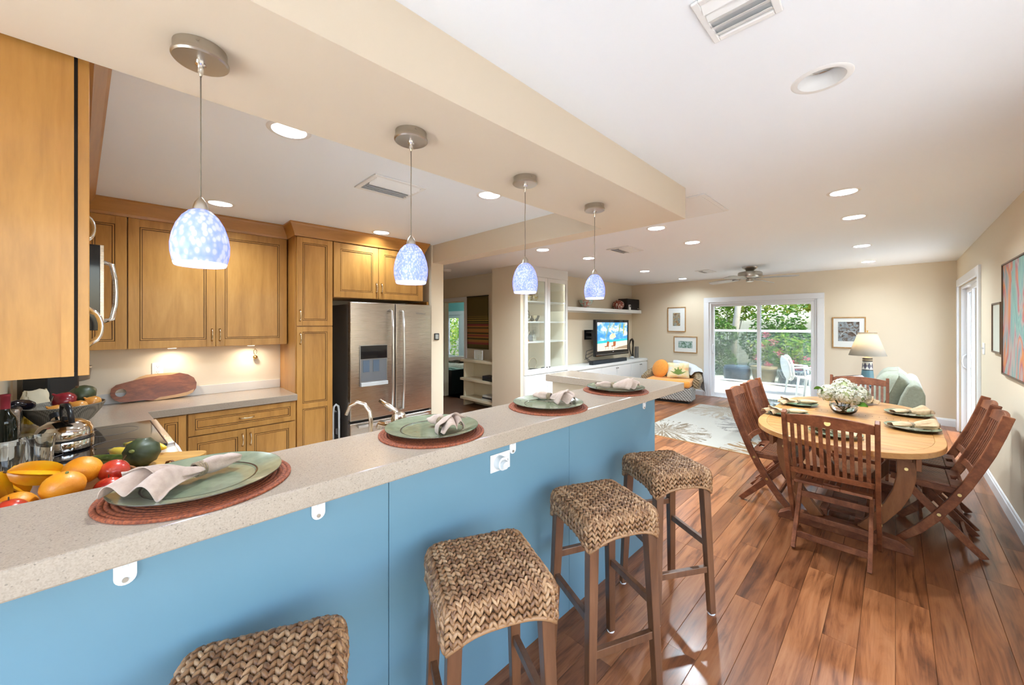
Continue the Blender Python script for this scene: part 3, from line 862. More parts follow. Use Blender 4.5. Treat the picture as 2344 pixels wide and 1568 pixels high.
# base cabinets along the back wall
t = thing('base_cabinet', 'maple base cabinet with a wide drawer above two doors', 'cabinet', (-3.89, 0.285, 0), RX, 'maple base cabinets')
obj('body', G().box(0, 0.002, 0.10, 0.763, 0.545, ZK-0.056), maple_m, t)
obj('plinth', G().box(0, 0.06, 0, 0.763, 0.5, 0.10), dark_m, t)
door(t, 'drawer', 0.006, 0.758, 0.643, 0.815, fw=0.042, handle=(0.385, 0.73, False))
door(t, 'door', 0.006, 0.379, 0.112, 0.634, fw=0.055, handle=(0.355, 0.545, True))
door(t, 'door', 0.385, 0.758, 0.112, 0.634, fw=0.055, handle=(0.412, 0.545, True))
t = thing('base_cabinet', 'narrow maple corner base cabinet left of the drawer unit', 'cabinet', (-3.89, 0.10, 0), RX, 'maple base cabinets')
obj('body', G().box(0, 0.002, 0.10, 0.183, 0.545, ZK-0.056), maple_m, t)
door(t, 'door', 0.01, 0.178, 0.112, 0.815, fw=0.045)

# worktops: corner piece left of the range, L-shaped piece right of it (with the sink run)
def nrp(x, y): return nr(x, y)[:2]
wa = [(-4.438, 1.052), (-3.843, 1.052), (-3.843, nrp(-2.265, 0.645)[1]), nrp(-1.815, 0.645), nrp(-1.815, 0.002), nrp(-2.86, 0.002)]
wk = obj('kitchen_worktop', G().prism(wa, ZK-0.055, ZK), quartz_m, bevel=0.003)
tag(wk, 'cream quartz worktop in the kitchen corner left of the range', 'worktop')
wb = [nrp(-1.085, 0.002), nrp(-1.085, 0.645), nrp(-0.50, 0.645), (-2.075, 2.452), (-1.396, 2.452), (-1.396, -0.395)]
wk = obj('sink_worktop', G().prism(wb, ZK-0.055, ZK), quartz_m, bevel=0.003)
tag(wk, 'cream quartz worktop with the sink behind the bar', 'worktop')
bs = obj('backsplash', G().box(-4.439, -0.58, ZK+0.0005, -4.42, 1.05, 0.962), plain('white_backsplash', (0.76, 0.77, 0.78), 0.3), bevel=0.002)
tag(bs, 'low white backsplash strip behind the corner worktop', 'backsplash')
# base units under the near worktops
t = thing('corner_base_unit', 'maple base unit under the corner worktop beside the range', 'cabinet', nr(-1.82, 0.0), NRA)
obj('body', G().box(-0.98, 0.01, 0, 0, 0.60, ZK-0.056), maple_m, t)
t = thing('sink_base_unit', 'maple base unit under the sink worktop behind the bar', 'cabinet', (-1.70, 1.35, 0))
obj('body', G().box(-0.34, -0.90, 0, 0.30, 1.09, ZK-0.056), maple_m, t)
t = thing('board_base_unit', 'maple base unit under the worktop with the chopping board', 'cabinet', nr(-1.08, 0.0), NRA)
obj('body', G().box(0, 0.01, 0, 0.88, 0.60, ZK-0.056), maple_m, t)

# near wall cabinets (seen from their end) and microwave
t = thing('wall_cabinet', 'maple wall cabinet seen from its plain side panel above the fruit', 'cabinet', nr(0, 0, 1.376), NRA, 'maple wall cabinets')
obj('body', G().box(-0.88, 0.002, 0, 0, 0.30, 0.97), maple_m, t)
obj('edge_strip', G().box(0.0, 0.277, 0.0, 0.004, 0.3, 0.97), maple_m, t)
obj('hinge_gap', G().box(-0.88, 0.3, 0.01, -0.004, 0.3065, 0.96), dark_m, t)
for k in range(2):
    x0 = -0.438*(k+1)-0.002; x1 = -0.438*k-0.002
    d = obj('door', G().box(x0+0.002, 0.3068, 0.0, x1, 0.3287, 0.97), maple_m, t, bevel=0.0015)
    pull(d, (x0+0.035) if k == 0 else (x1-0.035), 0.135, True, 0.3287, 0.125, chrome_m, -0.034, 0.006)
t = thing('wall_cabinet', 'short maple wall cabinet above the microwave', 'cabinet', nr(-0.885, 0, 1.905), NRA, 'maple wall cabinets')
obj('body', G().box(-1.65, 0.002, 0.0, 0, 0.30, 0.432), maple_m, t)
for k in range(2):
    d = obj('door', G().box(-0.40*(k+1), 0.3068, 0.0, -0.40*k-0.003, 0.3287, 0.43), maple_m, t, bevel=0.0015)
    pull(d, -0.37 if k == 0 else -0.43, 0.10, True, 0.3287, 0.12, chrome_m, -0.032, 0.006)

t = thing('microwave', 'black and stainless microwave oven mounted above the range', 'microwave', nr(-1.10, 0, 1.49), NRA)
obj('body', G().box(-0.70, 0.003, 0.0, 0, 0.330, 0.412), plain('microwave_black', (0.016, 0.016, 0.018), 0.18), t, bevel=0.002)
d = obj('door', G().box(-0.70, 0.333, 0.0, 0, 0.377, 0.412), blackg_m, t, bevel=0.002)
obj('door_frame', G().box(-0.70, 0.377, 0.0, 0, 0.389, 0.412), steel_m, d)
pts = [(-0.05, 0.389, 0.335), (-0.05, 0.418, 0.325), (-0.05, 0.430, 0.25), (-0.05, 0.432, 0.19), (-0.05, 0.430, 0.13), (-0.05, 0.418, 0.055), (-0.05, 0.389, 0.045)]
obj('handle', G().tube(pts, 0.011, 8), chrome_m, d, smooth=True)
obj('badge', G().cyl((0.0, 0.30, 0.35), (0.002, 0.30, 0.35), 0.010, n=16), nickel_m, t)

# range
t = thing('cooking_range', 'black glass top electric range with a stainless front edge', 'range', nr(-1.81, 0, 0), NRA)
obj('body', G().box(0, 0.012, 0, 0.72, 0.615, 0.875), plain('range_black', (0.02, 0.02, 0.02), 0.35), t)
ct = obj('cooktop', G().box(-0.008, 0.005, 0.8755, 0.728, 0.615, 0.893), blackg_m, t, bevel=0.003)
def cring(x, y, r):
    return G().tube([(x+r*math.cos(a), y+r*math.sin(a), 0.8935) for a in [2*PI*k/36 for k in range(36)]], 0.0011, 4, closed=True)
burn = plain('burner_print', (0.22, 0.20, 0.19), 0.3)
for bx, by, br in ((0.19, 0.44, 0.11), (0.53, 0.44, 0.085), (0.19, 0.17, 0.08), (0.53, 0.17, 0.10)):
    obj('burner_ring', cring(bx, by, br), burn, ct)
obj('front_trim', G().box(-0.008, 0.615, 0.868, 0.728, 0.648, 0.893), steel_m, t, bevel=0.004)
obj('oven_door', G().box(0.005, 0.617, 0.14, 0.715, 0.648, 0.80), steel_m, t, bevel=0.003)
obj('oven_handle', G().tube([(0.06, 0.65, 0.77), (0.06, 0.69, 0.775), (0.36, 0.70, 0.775), (0.66, 0.69, 0.775), (0.66, 0.65, 0.77)], 0.012, 8), plastic_m, t, smooth=True)

# refrigerator
t = thing('refrigerator', 'stainless french door refrigerator with an ice dispenser in the left door', 'refrigerator', (-3.82, 1.985, 0), RX)
sidem = plain('fridge_side', (0.10, 0.085, 0.075), 0.45)
obj('case', G().box(-0.455, 0.075, 0.03, 0.46, 0.57, 1.725), sidem, t, bevel=0.006)
def fdoor(x0, x1, z0, z1, n):
    g = G()
    # gently bowed front
    m = 14
    poly = [(x0, 0.07), (x1, 0.07)] + [(x1-(x1-x0)*k/m, 0.004 - 0.012*math.sin(PI*k/m)) for k in range(m+1)]
    g.prism(poly, z0, z1)
    return obj(n, g, steel_m, t, bevel=0.006, smooth=35)
d1 = fdoor(-0.465, 0.016, 0.545, 1.742, 'door')
d2 = fdoor(0.024, 0.475, 0.545, 1.742, 'door')
d3 = fdoor(-0.465, 0.475, 0.06, 0.52, 'freezer_drawer')
obj('gasket_gap', G().box(-0.45, 0.03, 0.52, 0.46, 0.075, 0.548).box(0.016, 0.03, 0.55, 0.024, 0.07, 1.735), black_m, t)
for dd, hx in ((d1, -0.045), (d2, 0.083)):
    pts = [(hx, -0.01, 1.665), (hx, -0.055, 1.655), (hx, -0.072, 1.40), (hx, -0.075, 1.10), (hx, -0.072, 0.85), (hx, -0.055, 0.61), (hx, -0.01, 0.60)]
    obj('handle', G().tube(pts, 0.014, 8, flat=1.2), plain('handle_silver', (0.62, 0.60, 0.58), 0.3, 1.0), dd, smooth=True)
obj('drawer_lip', G().box(-0.40, -0.045, 0.475, 0.41, -0.012, 0.50), plain('silver_lip', (0.62, 0.60, 0.58), 0.3, 1.0), d3, bevel=0.004)
dp = obj('dispenser', G().box(-0.376, -0.019, 0.885, -0.082, -0.006, 1.305), plain('dispenser_silver', (0.42, 0.42, 0.43), 0.3, 0.9), d1, bevel=0.003)
obj('control_panel', G().box(-0.370, -0.022, 1.165, -0.088, -0.019, 1.298), blackg_m, d1)
obj('recess', G().box(-0.365, -0.0205, 0.935, -0.092, -0.019, 1.16), plain('recess_grey', (0.20, 0.22, 0.25), 0.3, 0.4), d1)
obj('paddle', G().box(-0.345, -0.024, 1.03, -0.28, -0.0205, 1.15).box(-0.24, -0.024, 1.03, -0.175, -0.0205, 1.15), plain('paddle_blue', (0.10, 0.14, 0.20), 0.25), d1)
obj('drip_tray', G().box(-0.372, -0.045, 0.888, -0.086, -0.019, 0.925), plain('tray_grey', (0.55, 0.56, 0.57), 0.35), d1, bevel=0.003)
text_mesh('Whirlpool', 0.030, plain('logo_grey', (0.22, 0.22, 0.22), 0.4), 'logo', d2, (0.325, -0.0128, 1.64), (R(90), 0, 0))
obj('hinge_cover', G().box(-0.40, 0.085, 1.7255, -0.30, 0.22, 1.75), sidem, t)

# folded step ladder in the gap beside the refrigerator
t = thing('step_ladder', 'folded white step ladder standing between pantry and refrigerator', 'ladder', (-4.02, 1.455, 0))
for dx in (0.0, -0.07):
    pts = [(dx, -0.03, 0.0), (dx, -0.03, 0.62+dx), (dx, -0.022, 0.68+dx), (dx, 0.0, 0.70+dx), (dx, 0.022, 0.68+dx), (dx, 0.03, 0.62+dx), (dx, 0.03, 0.0)]
    obj('rail', G().tube(pts, 0.011, 8), plastic_m, t, smooth=True)
for z in (0.22, 0.45):
    obj('step', G().box(-0.06, -0.025, z, -0.012, 0.025, z+0.16), black_m, t)
t = thing('refrigerator_end_panel', 'tall maple end panel between refrigerator and wall', 'panel', (-3.92, 2.455, 0), RX)
obj('board', G().box(0.005, 0.004, 0, 0.028, 0.51, 1.784), maple_m, t)
# slim lights under the wall cabinets
for lx, ly, lb in ((-4.30, 0.22, 'left'), (-4.30, 0.78, 'right')):
    t = thing('under_cabinet_light', 'slim puck light under the wall cabinet ' + ('above the serving board' if lb == 'left' else 'beside the brass bell'), 'light', (lx, ly, 1.3275), 0, 'under cabinet lights')
    obj('housing', G().cyl((0, 0, -0.010), (0, 0, -0.0002), 0.035, n=20), plastic_m, t)
    obj('lens', G().cyl((0, 0, -0.0115), (0, 0, -0.010), 0.028, n=20), plain('puck_lens_'+lb, (1, 1, 1), 0.4, emit=(1.0, 0.85, 0.62), estr=6.0), t)
    ld = bpy.data.lights.new('puck', 'AREA'); ld.shape = 'DISK'; ld.size = 0.05; ld.energy = 0.8; ld.color = (1.0, 0.82, 0.60); ld.spread = R(160)
    lo = bpy.data.objects.new('puck', ld); COL.objects.link(lo); lo.parent = t; lo.location = (0, 0, -0.014)
# ------------------------------------------------------------------ things on the kitchen worktops
def fruit(name, label, cat, loc, r, sq, mat, group=None, rot=None, stem=None, bumps=0.0, seed=1):
    rng = random.Random(seed)
    t = thing(name, label, cat, loc, 0, group)
    g = G().ball((0, 0, 0), r, 18, 12, sq, rot)
    if bumps:
        g.v = [tuple(Vector(v)*(1+bumps*math.sin(v[0]*90/r*0.05+seed)*math.cos(v[1]*80/r*0.05))) for v in g.v]
    obj('skin', g, mat, t, smooth=True)
    if stem is not None:
        obj('stem', G().cyl(stem[0], stem[1], stem[2], stem[2]*0.7, 8), stem[3], t, smooth=40)
    return t
def skin_mat(name, c1, c2, scale=8, rough=0.4, bump=0.1, bs=60, coat=0.1):
    m, nt, b = M_(name)
    v = vec(nt)
    n = noise(nt, v, scale, 4)
    rp = ramp(nt, [(0.35, c1), (0.65, c2)])
    nt.links.new(n.outputs['Fac'], rp.inputs[0]); nt.links.new(rp.outputs[0], b.inputs['Base Color'])
    b.inputs['Roughness'].default_value = rough; b.inputs['Coat Weight'].default_value = coat
    if bump:
        n2 = noise(nt, v, bs, 2); bumpto(nt, b, n2.outputs['Fac'], bump, 0.002)
    return m
orange_m = skin_mat('orange_peel', (0.66, 0.22, 0.008), (0.80, 0.32, 0.015), 14, 0.42, 0.25, 260)
star_m = skin_mat('star_fruit', (0.80, 0.46, 0.01), (0.78, 0.30, 0.008), 18, 0.28, 0.0, 60, 0.4)
red_m = skin_mat('red_apple', (0.36, 0.012, 0.010), (0.55, 0.05, 0.02), 20, 0.25, 0.0, 60, 0.5)
pear_m = skin_mat('yellow_pear', (0.66, 0.52, 0.10), (0.72, 0.60, 0.20), 20, 0.35, 0.0, 60, 0.2)
onion_m = skin_mat('onion_skin', (0.52, 0.20, 0.035), (0.66, 0.30, 0.06), 10, 0.3, 0.0, 60, 0.3)
redon_m = skin_mat('red_onion_skin', (0.16, 0.008, 0.014), (0.26, 0.018, 0.03), 10, 0.25, 0.0, 60, 0.4)
acorn_m = skin_mat('acorn_squash', (0.018, 0.030, 0.012), (0.05, 0.065, 0.025), 16, 0.45, 0.1, 80, 0.1)
ysq_m = skin_mat('yellow_squash', (0.74, 0.50, 0.025), (0.80, 0.62, 0.08), 10, 0.32, 0.0, 60, 0.2)
zuc_m = skin_mat('zucchini_skin', (0.028, 0.055, 0.008), (0.09, 0.13, 0.02), 40, 0.32, 0.0, 60, 0.3)
stemg = plain('green_stem', (0.20, 0.22, 0.06), 0.7)
stemb = plain('brown_stem', (0.10, 0.05, 0.02), 0.8)

# wooden fruit bowl with fruit
FB = (-1.80, -0.185)
t = thing('fruit_bowl', 'turned wooden fruit bowl behind the bar', 'bowl', (*FB, ZK))
prof = [(0.06, 0), (0.075, 0.008), (0.06, 0.03), (0.10, 0.05), (0.16, 0.09), (0.195, 0.145), (0.188, 0.145), (0.152, 0.096), (0.09, 0.062), (0.01, 0.056)]
obj('shell', G().lathe(prof, 32), wood('bowl_wood', [(0.10, 0.035, 0.012), (0.20, 0.08, 0.03), (0.28, 0.12, 0.05)], (3, 3, 9), 0.35, 0.3, 0), t, smooth=50)
def star(label, loc, s, rz, rx, seed):
    t = thing('star_fruit', label, 'fruit', loc, 0, 'star fruits in the wooden bowl')
    g = G(); n = 9; vs = []
    for k in range(n):
        u = -1+2*k/(n-1)
        rr = math.sqrt(max(0.0, 1-u*u))*0.95+0.05
        for i in range(20):
            a = 2*PI*i/20
            w = abs(((i % 4)-2)/2.0)     # 0 at the valley, 1 at the rib
            q = rr*(0.40+0.60*(1-w)**1.0) if False else rr*(0.36+0.64*(w**1.6))
            vs.append((q*math.cos(a)*s*0.62, q*math.sin(a)*s*0.62, u*s))
    fs = []
    for k in range(n-1):
        for i in range(20):
            fs.append((k*20+i, k*20+(i+1) % 20, (k+1)*20+(i+1) % 20, (k+1)*20+i))
    fs += [tuple(range(19, -1, -1)), tuple(range((n-1)*20, n*20))]
    g.add(vs, fs)
    o = obj('skin', g, star_m, t, smooth=30, rot=(rx, 0, rz))
    obj('tip', G().cyl((0, 0, s*0.98), (0, 0, s*1.08), 0.004, 0.002, 6), stemb, o)
    return t
star('star fruit with a pointed rib lying on top of the bowl', (FB[0]-0.055, FB[1]-0.03, ZK+0.185), 0.062, R(20), R(70), 1)
star('upright star fruit leaning at the left of the oranges', (FB[0]-0.03, FB[1]-0.11, ZK+0.155), 0.068, R(50), R(15), 2)
star('half hidden star fruit at the back of the bowl', (FB[0]-0.10, FB[1]-0.09, ZK+0.15), 0.058, R(10), R(40), 3)
fruit('orange', 'large orange at the front of the wooden bowl', 'fruit', (FB[0]+0.085, FB[1]+0.035, ZK+0.165), 0.047, (1, 1, 0.9), orange_m, 'oranges in the wooden bowl', stem=((0.012, 0.008, 0.040), (0.013, 0.009, 0.0445), 0.004, stemg))
fruit('orange', 'orange behind the star fruit beside the red apples', 'fruit', (FB[0]-0.02, FB[1]+0.065, ZK+0.175), 0.046, (1, 1, 0.93), orange_m, 'oranges in the wooden bowl', seed=2)
fruit('orange', 'low orange tucked under the star fruit', 'fruit', (FB[0]+0.06, FB[1]-0.055, ZK+0.125), 0.044, (1, 1, 0.93), orange_m, 'oranges in the wooden bowl', seed=3)
fruit('red_apple', 'shiny red apple on the right of the bowl', 'fruit', (FB[0]-0.015, FB[1]+0.135, ZK+0.155), 0.039, (1, 1, 0.94), red_m, 'red apples in the wooden bowl', stem=((0, 0.02, 0.03), (0.0, 0.028, 0.046), 0.002, stemb))
fruit('red_apple', 'lower red apple beneath the shiny one', 'fruit', (FB[0]+0.045, FB[1]+0.125, ZK+0.120), 0.037, (1, 1, 0.92), red_m, 'red apples in the wooden bowl', stem=((0, 0, 0.03), (0.003, 0, 0.044), 0.002, stemb))
fruit('red_apple', 'red apple lying at the near edge under the pears', 'fruit', (FB[0]+0.135, FB[1]-0.055, ZK+0.140), 0.036, (1.2, 1, 0.85), red_m, 'red apples in the wooden bowl', stem=((0, 0, 0.026), (0.003, 0, 0.04), 0.002, stemb))
def pear(label, loc, rz, rx):
    t = thing('pear', label, 'fruit', loc, 0, 'pears in the wooden bowl')
    prof = [(0.004, -0.045), (0.026, -0.038), (0.038, -0.018), (0.038, 0.004), (0.030, 0.026), (0.020, 0.045), (0.014, 0.058), (0.004, 0.064)]
    o = obj('skin', G().lathe(prof, 20), pear_m, t, smooth=True, rot=(rx, 0, rz))
    obj('stem', G().cyl((0, 0, 0.062), (0.003, 0, 0.082), 0.002, 0.0015, 6), stemb, o)
pear('pale yellow pear at the left edge of the fruit bowl', (FB[0]+0.095, FB[1]-0.12, ZK+0.165), R(60), R(75))
pear('yellow pear lying behind the other pear', (FB[0]+0.05, FB[1]-0.155, ZK+0.175), R(100), R(80))

# chopping board with squash
BO = thing('chopping_board', 'rounded beech chopping board with a leather hanging loop', 'chopping board', (-2.36, -0.015, ZK), R(57))
poly = []
bw, bl, rr = 0.145, 0.235, 0.045
for cx, cy, a0 in ((bl-rr, bw-rr, 0), (-bl+rr, bw-rr, 90), (-bl+rr, -bw+rr, 180), (bl-rr, -bw+rr, 270)):
    for k in range(6):
        a = R(a0+18*k); poly.append((cx+rr*math.cos(a), cy+rr*math.sin(a)))
obj('board', G().prism(poly, 0.0005, 0.028), board_m, BO, bevel=0.003)
leather = plain('brown_leather', (0.16, 0.05, 0.018), 0.6)
obj('leather_loop', G().tube([(0.17, -0.06, 0.028), (0.178, -0.065, 0.048), (0.20, -0.078, 0.055), (0.222, -0.09, 0.045), (0.232, -0.094, 0.028)], 0.007, 6, flat=0.35), leather, BO, smooth=True)
BZ = ZK + 0.0285
ac = thing('acorn_squash', 'ribbed dark green acorn squash on the chopping board', 'squash', (-2.285, 0.020, BZ+0.0605), R(20))
g = G().ball((0, 0, 0), 1, 30, 14)
g.v = [tuple(Vector((v[0]*0.060, v[1]*0.060, v[2]*0.062))*(1+0.06*math.cos(10*math.atan2(v[1], v[0]))*(1-abs(v[2])))) for v in g.v]
o = obj('skin', g, acorn_m, ac, smooth=True, rot=(R(70), 0, R(40)))
obj('stem', G().cyl((0, 0, 0.058), (0, 0, 0.074), 0.008, 0.006, 8), stemg, o)
def long_veg(name, label, pts, rads, mat, endm, loc):
    t = thing(name, label, 'squash', loc, 0)
    obj('skin', G().tube(pts, rads, 14), mat, t, smooth=True)
    p = Vector(pts[0]); q = Vector(pts[1]); d = (p-q).normalized()
    obj('stem', G().cyl(p, p+d*0.014, 0.009, 0.007, 8), endm, t, smooth=40)
def bend(p0, p1, r, n, sag=0.0):
    out = []
    for k in range(n):
        s = k/(n-1)
        out.append((p0[0]+(p1[0]-p0[0])*s, p0[1]+(p1[1]-p0[1])*s, p0[2]+(p1[2]-p0[2])*s+sag*math.sin(PI*s)))
    return out
ends = [0.35, 0.75, 0.92, 1.0, 1.05, 1.08, 1.0, 0.72, 0.3]
long_veg('zucchini', 'dark green zucchini lying across the chopping board', bend((-0.13, -0.125, 0), (0.075, 0.045, 0.0), 0.02, 9), [0.021*e for e in ends], zuc_m, stemg, (-2.36, -0.02, BZ+0.0225))
long_veg('yellow_squash', 'yellow summer squash lying in front of the other yellow squash', bend((-0.10, -0.06, 0), (0.09, 0.03, 0.0), 0.02, 9), [0.024*e for e in ends], ysq_m, stemg, (-2.455, -0.02, BZ+0.026))
long_veg('yellow_squash', 'yellow summer squash resting behind against the others', bend((-0.12, -0.06, 0), (0.08, 0.07, 0.0), 0.02, 9), [0.023*e for e in ends], ysq_m, stemg, (-2.50, 0.03, BZ+0.03))

# kettle
t = thing('kettle', 'polished steel kettle with black handle standing on the cooktop', 'kettle', (-2.92, -0.25, 0.8945), R(200))
kst = plain('kettle_steel', (0.70, 0.66, 0.60), 0.08, 1.0)
obj('body', G().lathe([(0.09, 0), (0.098, 0.008), (0.10, 0.05), (0.099, 0.052), (0.099, 0.057), (0.100, 0.06), (0.097, 0.10), (0.085, 0.125), (0.055, 0.145), (0.03, 0.15), (0.01, 0.152)], 36), kst, t, smooth=40)
obj('band', G().lathe([(0.1003, 0.0505), (0.1015, 0.053), (0.1015, 0.057), (0.1003, 0.0595)], 36, cap0=False, cap1=False), black_m, t)
sp = obj('spout', G().cyl((0.075, 0, 0.10), (0.115, 0, 0.145), 0.024, 0.019, 16), kst, t, smooth=40)
obj('spout_cap', G().cyl((0.112, 0, 0.141), (0.130, 0, 0.161), 0.022, 0.021, 16), black_m, sp, smooth=40)
pts = [(0.045, 0, 0.148), (0.05, 0, 0.19), (0.03, 0, 0.218), (-0.03, 0, 0.222), (-0.065, 0, 0.20), (-0.085, 0, 0.14)]
obj('handle', G().tube(pts, [0.006, 0.007, 0.011, 0.014, 0.013, 0.011], 10, flat=0.8), black_m, t, smooth=True)
obj('lid_knob', G().cyl((0, 0, 0.15), (0, 0, 0.165), 0.010, 0.013, 12), black_m, t, smooth=40)

# wine bottle, cut glasses
t = thing('wine_bottle', 'dark wine bottle with a pink foil capsule behind the glasses', 'bottle', (-2.88, -0.425, 0.8945))
obj('glass', G().lathe([(0.035, 0), (0.037, 0.01), (0.037, 0.17), (0.033, 0.195), (0.018, 0.22), (0.0145, 0.235), (0.0145, 0.24)], 20), plain('dark_bottle', (0.006, 0.008, 0.005), 0.06), t, smooth=40)
obj('capsule', G().lathe([(0.0152, 0.236), (0.0155, 0.29), (0.017, 0.292), (0.017, 0.302), (0.014, 0.304)], 20), plain('pink_foil', (0.30, 0.035, 0.055), 0.35, 0.6), t, smooth=40)
obj('label', G().lathe([(0.0374, 0.02), (0.0374, 0.09)], 20, cap0=False, cap1=False), plain('bottle_label', (0.6, 0.56, 0.48), 0.7), t)
def tumbler(label, loc):
    t = thing('cut_glass_tumbler', label, 'glass', loc, 0, 'cut glass tumblers')
    g = G().lathe([(0.030, 0), (0.032, 0.004), (0.046, 0.16), (0.048, 0.175), (0.0455, 0.175), (0.043, 0.16), (0.029, 0.014), (0.004, 0.012)], 28)
    obj('bowl', g, clear_m, t, smooth=40)
    cg = G()
    for i in range(14):
        a = 2*PI*i/14
        cg.ball((0.0395*math.cos(a), 0.0395*math.sin(a), 0.085+0.02*(i % 2)), 0.006, 6, 4, (0.35, 0.35, 3.0), Matrix.Rotation(a, 3, 'Z'))
    obj('cut_facets', cg, clear_m, t, smooth=True)
    return t
tumbler('cut glass tumbler beside the kettle', (-2.50, -0.285, ZK))
tumbler('cut glass tumbler in front of the wine bottle', (-2.40, -0.352, ZK))

# grey woven bowl with onions
BW = (-3.62, -0.31)
t = thing('woven_bowl', 'grey mesh patterned bowl holding onions', 'bowl', (*BW, ZK))
m, nt, b = M_('grey_weave')
v = vec(nt, 'Object', (1, 1, 1), rnd=False)
ck = nt.nodes.new('ShaderNodeTexChecker'); ck.inputs['Scale'].default_value = 160
nt.links.new(v, ck.inputs['Vector'])
nt.links.new(mixc(nt, ck.outputs['Fac'], (0.10, 0.085, 0.065), (0.30, 0.27, 0.22)), b.inputs['Base Color'])
b.inputs['Roughness'].default_value = 0.6
obj('shell', G().lathe([(0.06, 0), (0.075, 0.004), (0.12, 0.05), (0.155, 0.10), (0.175, 0.145), (0.170, 0.147), (0.150, 0.105), (0.11, 0.06), (0.01, 0.02)], 36, sx=1.05), m, t, smooth=60)
def onion(label, loc, r, mat, grp='onions in the grey bowl'):
    t = thing('onion', label, 'onion', loc, 0, grp)
    prof = [(0.004*1, -r*0.85), (r*0.55, -r*0.72), (r*0.95, -r*0.25), (r, 0.05*r), (r*0.85, 0.5*r), (r*0.45, 0.82*r), (r*0.14, 1.0*r), (r*0.09, 1.25*r), (0.001, 1.3*r)]
    o = obj('skin', G().lathe(prof, 20), mat, t, smooth=True, rot=(R(40), R(20), 0))
    obj('root', G().ball((0, 0, -r*0.86), r*0.12, 6, 4), stemb, o)
onion('purple red onion on top of the grey bowl', (BW[0]+0.01, BW[1]+0.0, ZK+0.165), 0.058, redon_m)
onion('golden onion at the right rim of the grey bowl', (BW[0]-0.01, BW[1]+0.115, ZK+0.135), 0.045, onion_m)
onion('golden onion between the red onion and the rim', (BW[0]+0.06, BW[1]+0.06, ZK+0.125), 0.045, onion_m)
onion('golden onion low at the left of the grey bowl', (BW[0]+0.08, BW[1]-0.03, ZK+0.115), 0.043, onion_m)
ac = thing('green_squash', 'round dark green squash in the grey onion bowl', 'squash', (BW[0]-0.085, BW[1]+0.065, ZK+0.185), 0)
g = G().ball((0, 0, 0), 1, 30, 14)
g.v = [tuple(Vector((v[0]*0.066, v[1]*0.066, v[2]*0.056))*(1+0.05*math.cos(10*math.atan2(v[1], v[0]))*(1-abs(v[2])))) for v in g.v]
o = obj('skin', g, acorn_m, ac, smooth=True, rot=(R(20), R(20), 0))
obj('stem', G().cyl((0, 0, 0.052), (0, 0, 0.066), 0.008, 0.006, 8), stemb, o)
bn = thing('eggplant', 'glossy black eggplant resting on the left rim of the grey bowl', 'vegetable', (-3.585, -0.475, ZK+0.165), R(-35))
obj('skin', G().tube([(-0.075, 0, -0.012), (-0.06, 0, -0.01), (-0.03, 0, -0.004), (0.01, 0, 0.004), (0.05, 0, 0.01), (0.07, 0, 0.012)], [0.006, 0.024, 0.033, 0.034, 0.024, 0.010], 14), plain('eggplant_skin', (0.008, 0.007, 0.012), 0.08), bn, smooth=True)
obj('stem', G().cyl((0.068, 0, 0.012), (0.092, 0, 0.016), 0.010, 0.005, 8), stemg, bn)

# flour bag with printed letters
t = thing('flour_bag', 'crumpled cream and yellow paper bag with dark lettering', 'bag', (-3.86, -0.455, ZK), R(-42))
rng = random.Random(3)
def bagf(u, v):
    a = 2*PI*u
    w = 0.075*(1-0.25*v*v); dpt = 0.045*(1-0.6*v)
    k = 1+0.07*math.sin(7*a+9*v)+0.05*math.cos(11*a-14*v)
    return (w*math.copysign(abs(math.cos(a))**0.6, math.cos(a))*k, dpt*math.copysign(abs(math.sin(a))**0.6, math.sin(a))*k, 0.22*v+0.004*math.sin(5*a))
obj('paper', G().grid(bagf, 36, 14, True), plain('bag_paper', (0.72, 0.66, 0.50), 0.8, bump=0.3, bscale=40), t, smooth=50)
obj('yellow_band', G().grid(lambda u, v: tuple(Vector(bagf(u, 0.08+0.42*v))*1.0+Vector(bagf(u, 0.08+0.42*v)).normalized()*0.0012), 36, 8, True), plain('bag_yellow', (0.70, 0.48, 0.05), 0.7), t, smooth=50)
blk = plain('bag_print', (0.02, 0.02, 0.02), 0.7)
text_mesh('LINA', 0.038, blk, 'lettering', t, (0.016, -0.052, 0.085), (R(84), R(78), 0))
text_mesh('MA', 0.034, blk, 'lettering', t, (0.036, -0.046, 0.115), (R(84), R(78), 0))

# single serve coffee maker
t = thing('coffee_maker', 'black and grey single cup coffee maker in the kitchen corner', 'coffee maker', (-4.17, -0.36, ZK), R(40))
cm = plain('coffee_grey', (0.16, 0.13, 0.10), 0.3, 0.3)
obj('body', G().box(-0.10, -0.16, 0, 0.10, 0.02, 0.32), black_m, t, bevel=0.015)
obj('tank', G().box(-0.155, -0.15, 0.02, -0.102, 0.0, 0.30), cm, t, bevel=0.01)
obj('head', G().lathe([(0.05, 0.225), (0.075, 0.235), (0.082, 0.30), (0.085, 0.325), (0.078, 0.335), (0.02, 0.338)], 24, c=(0, 0.06, 0)), cm, t, smooth=40)
obj('rim', G().lathe([(0.086, 0.318), (0.090, 0.325), (0.086, 0.332)], 24, c=(0, 0.06, 0), cap0=False, cap1=False), chrome_m, t, smooth=True)
obj('drip_tray', G().box(-0.085, 0.02, 0, 0.085, 0.13, 0.03), black_m, t, bevel=0.006)
t = thing('toaster', 'brushed grey slotted toaster against the near kitchen wall', 'toaster', nr(-1.95, 0.05, ZK), NRA)
obj('body', G().box(-0.10, -0.045, 0.012, 0.10, 0.045, 0.17), steel_m, t, bevel=0.02, seg=3)
obj('slot', G().box(-0.08, -0.028, 0.1695, 0.08, -0.010, 0.1715).box(-0.08, 0.010, 0.1695, 0.08, 0.028, 0.1715), black_m, t)
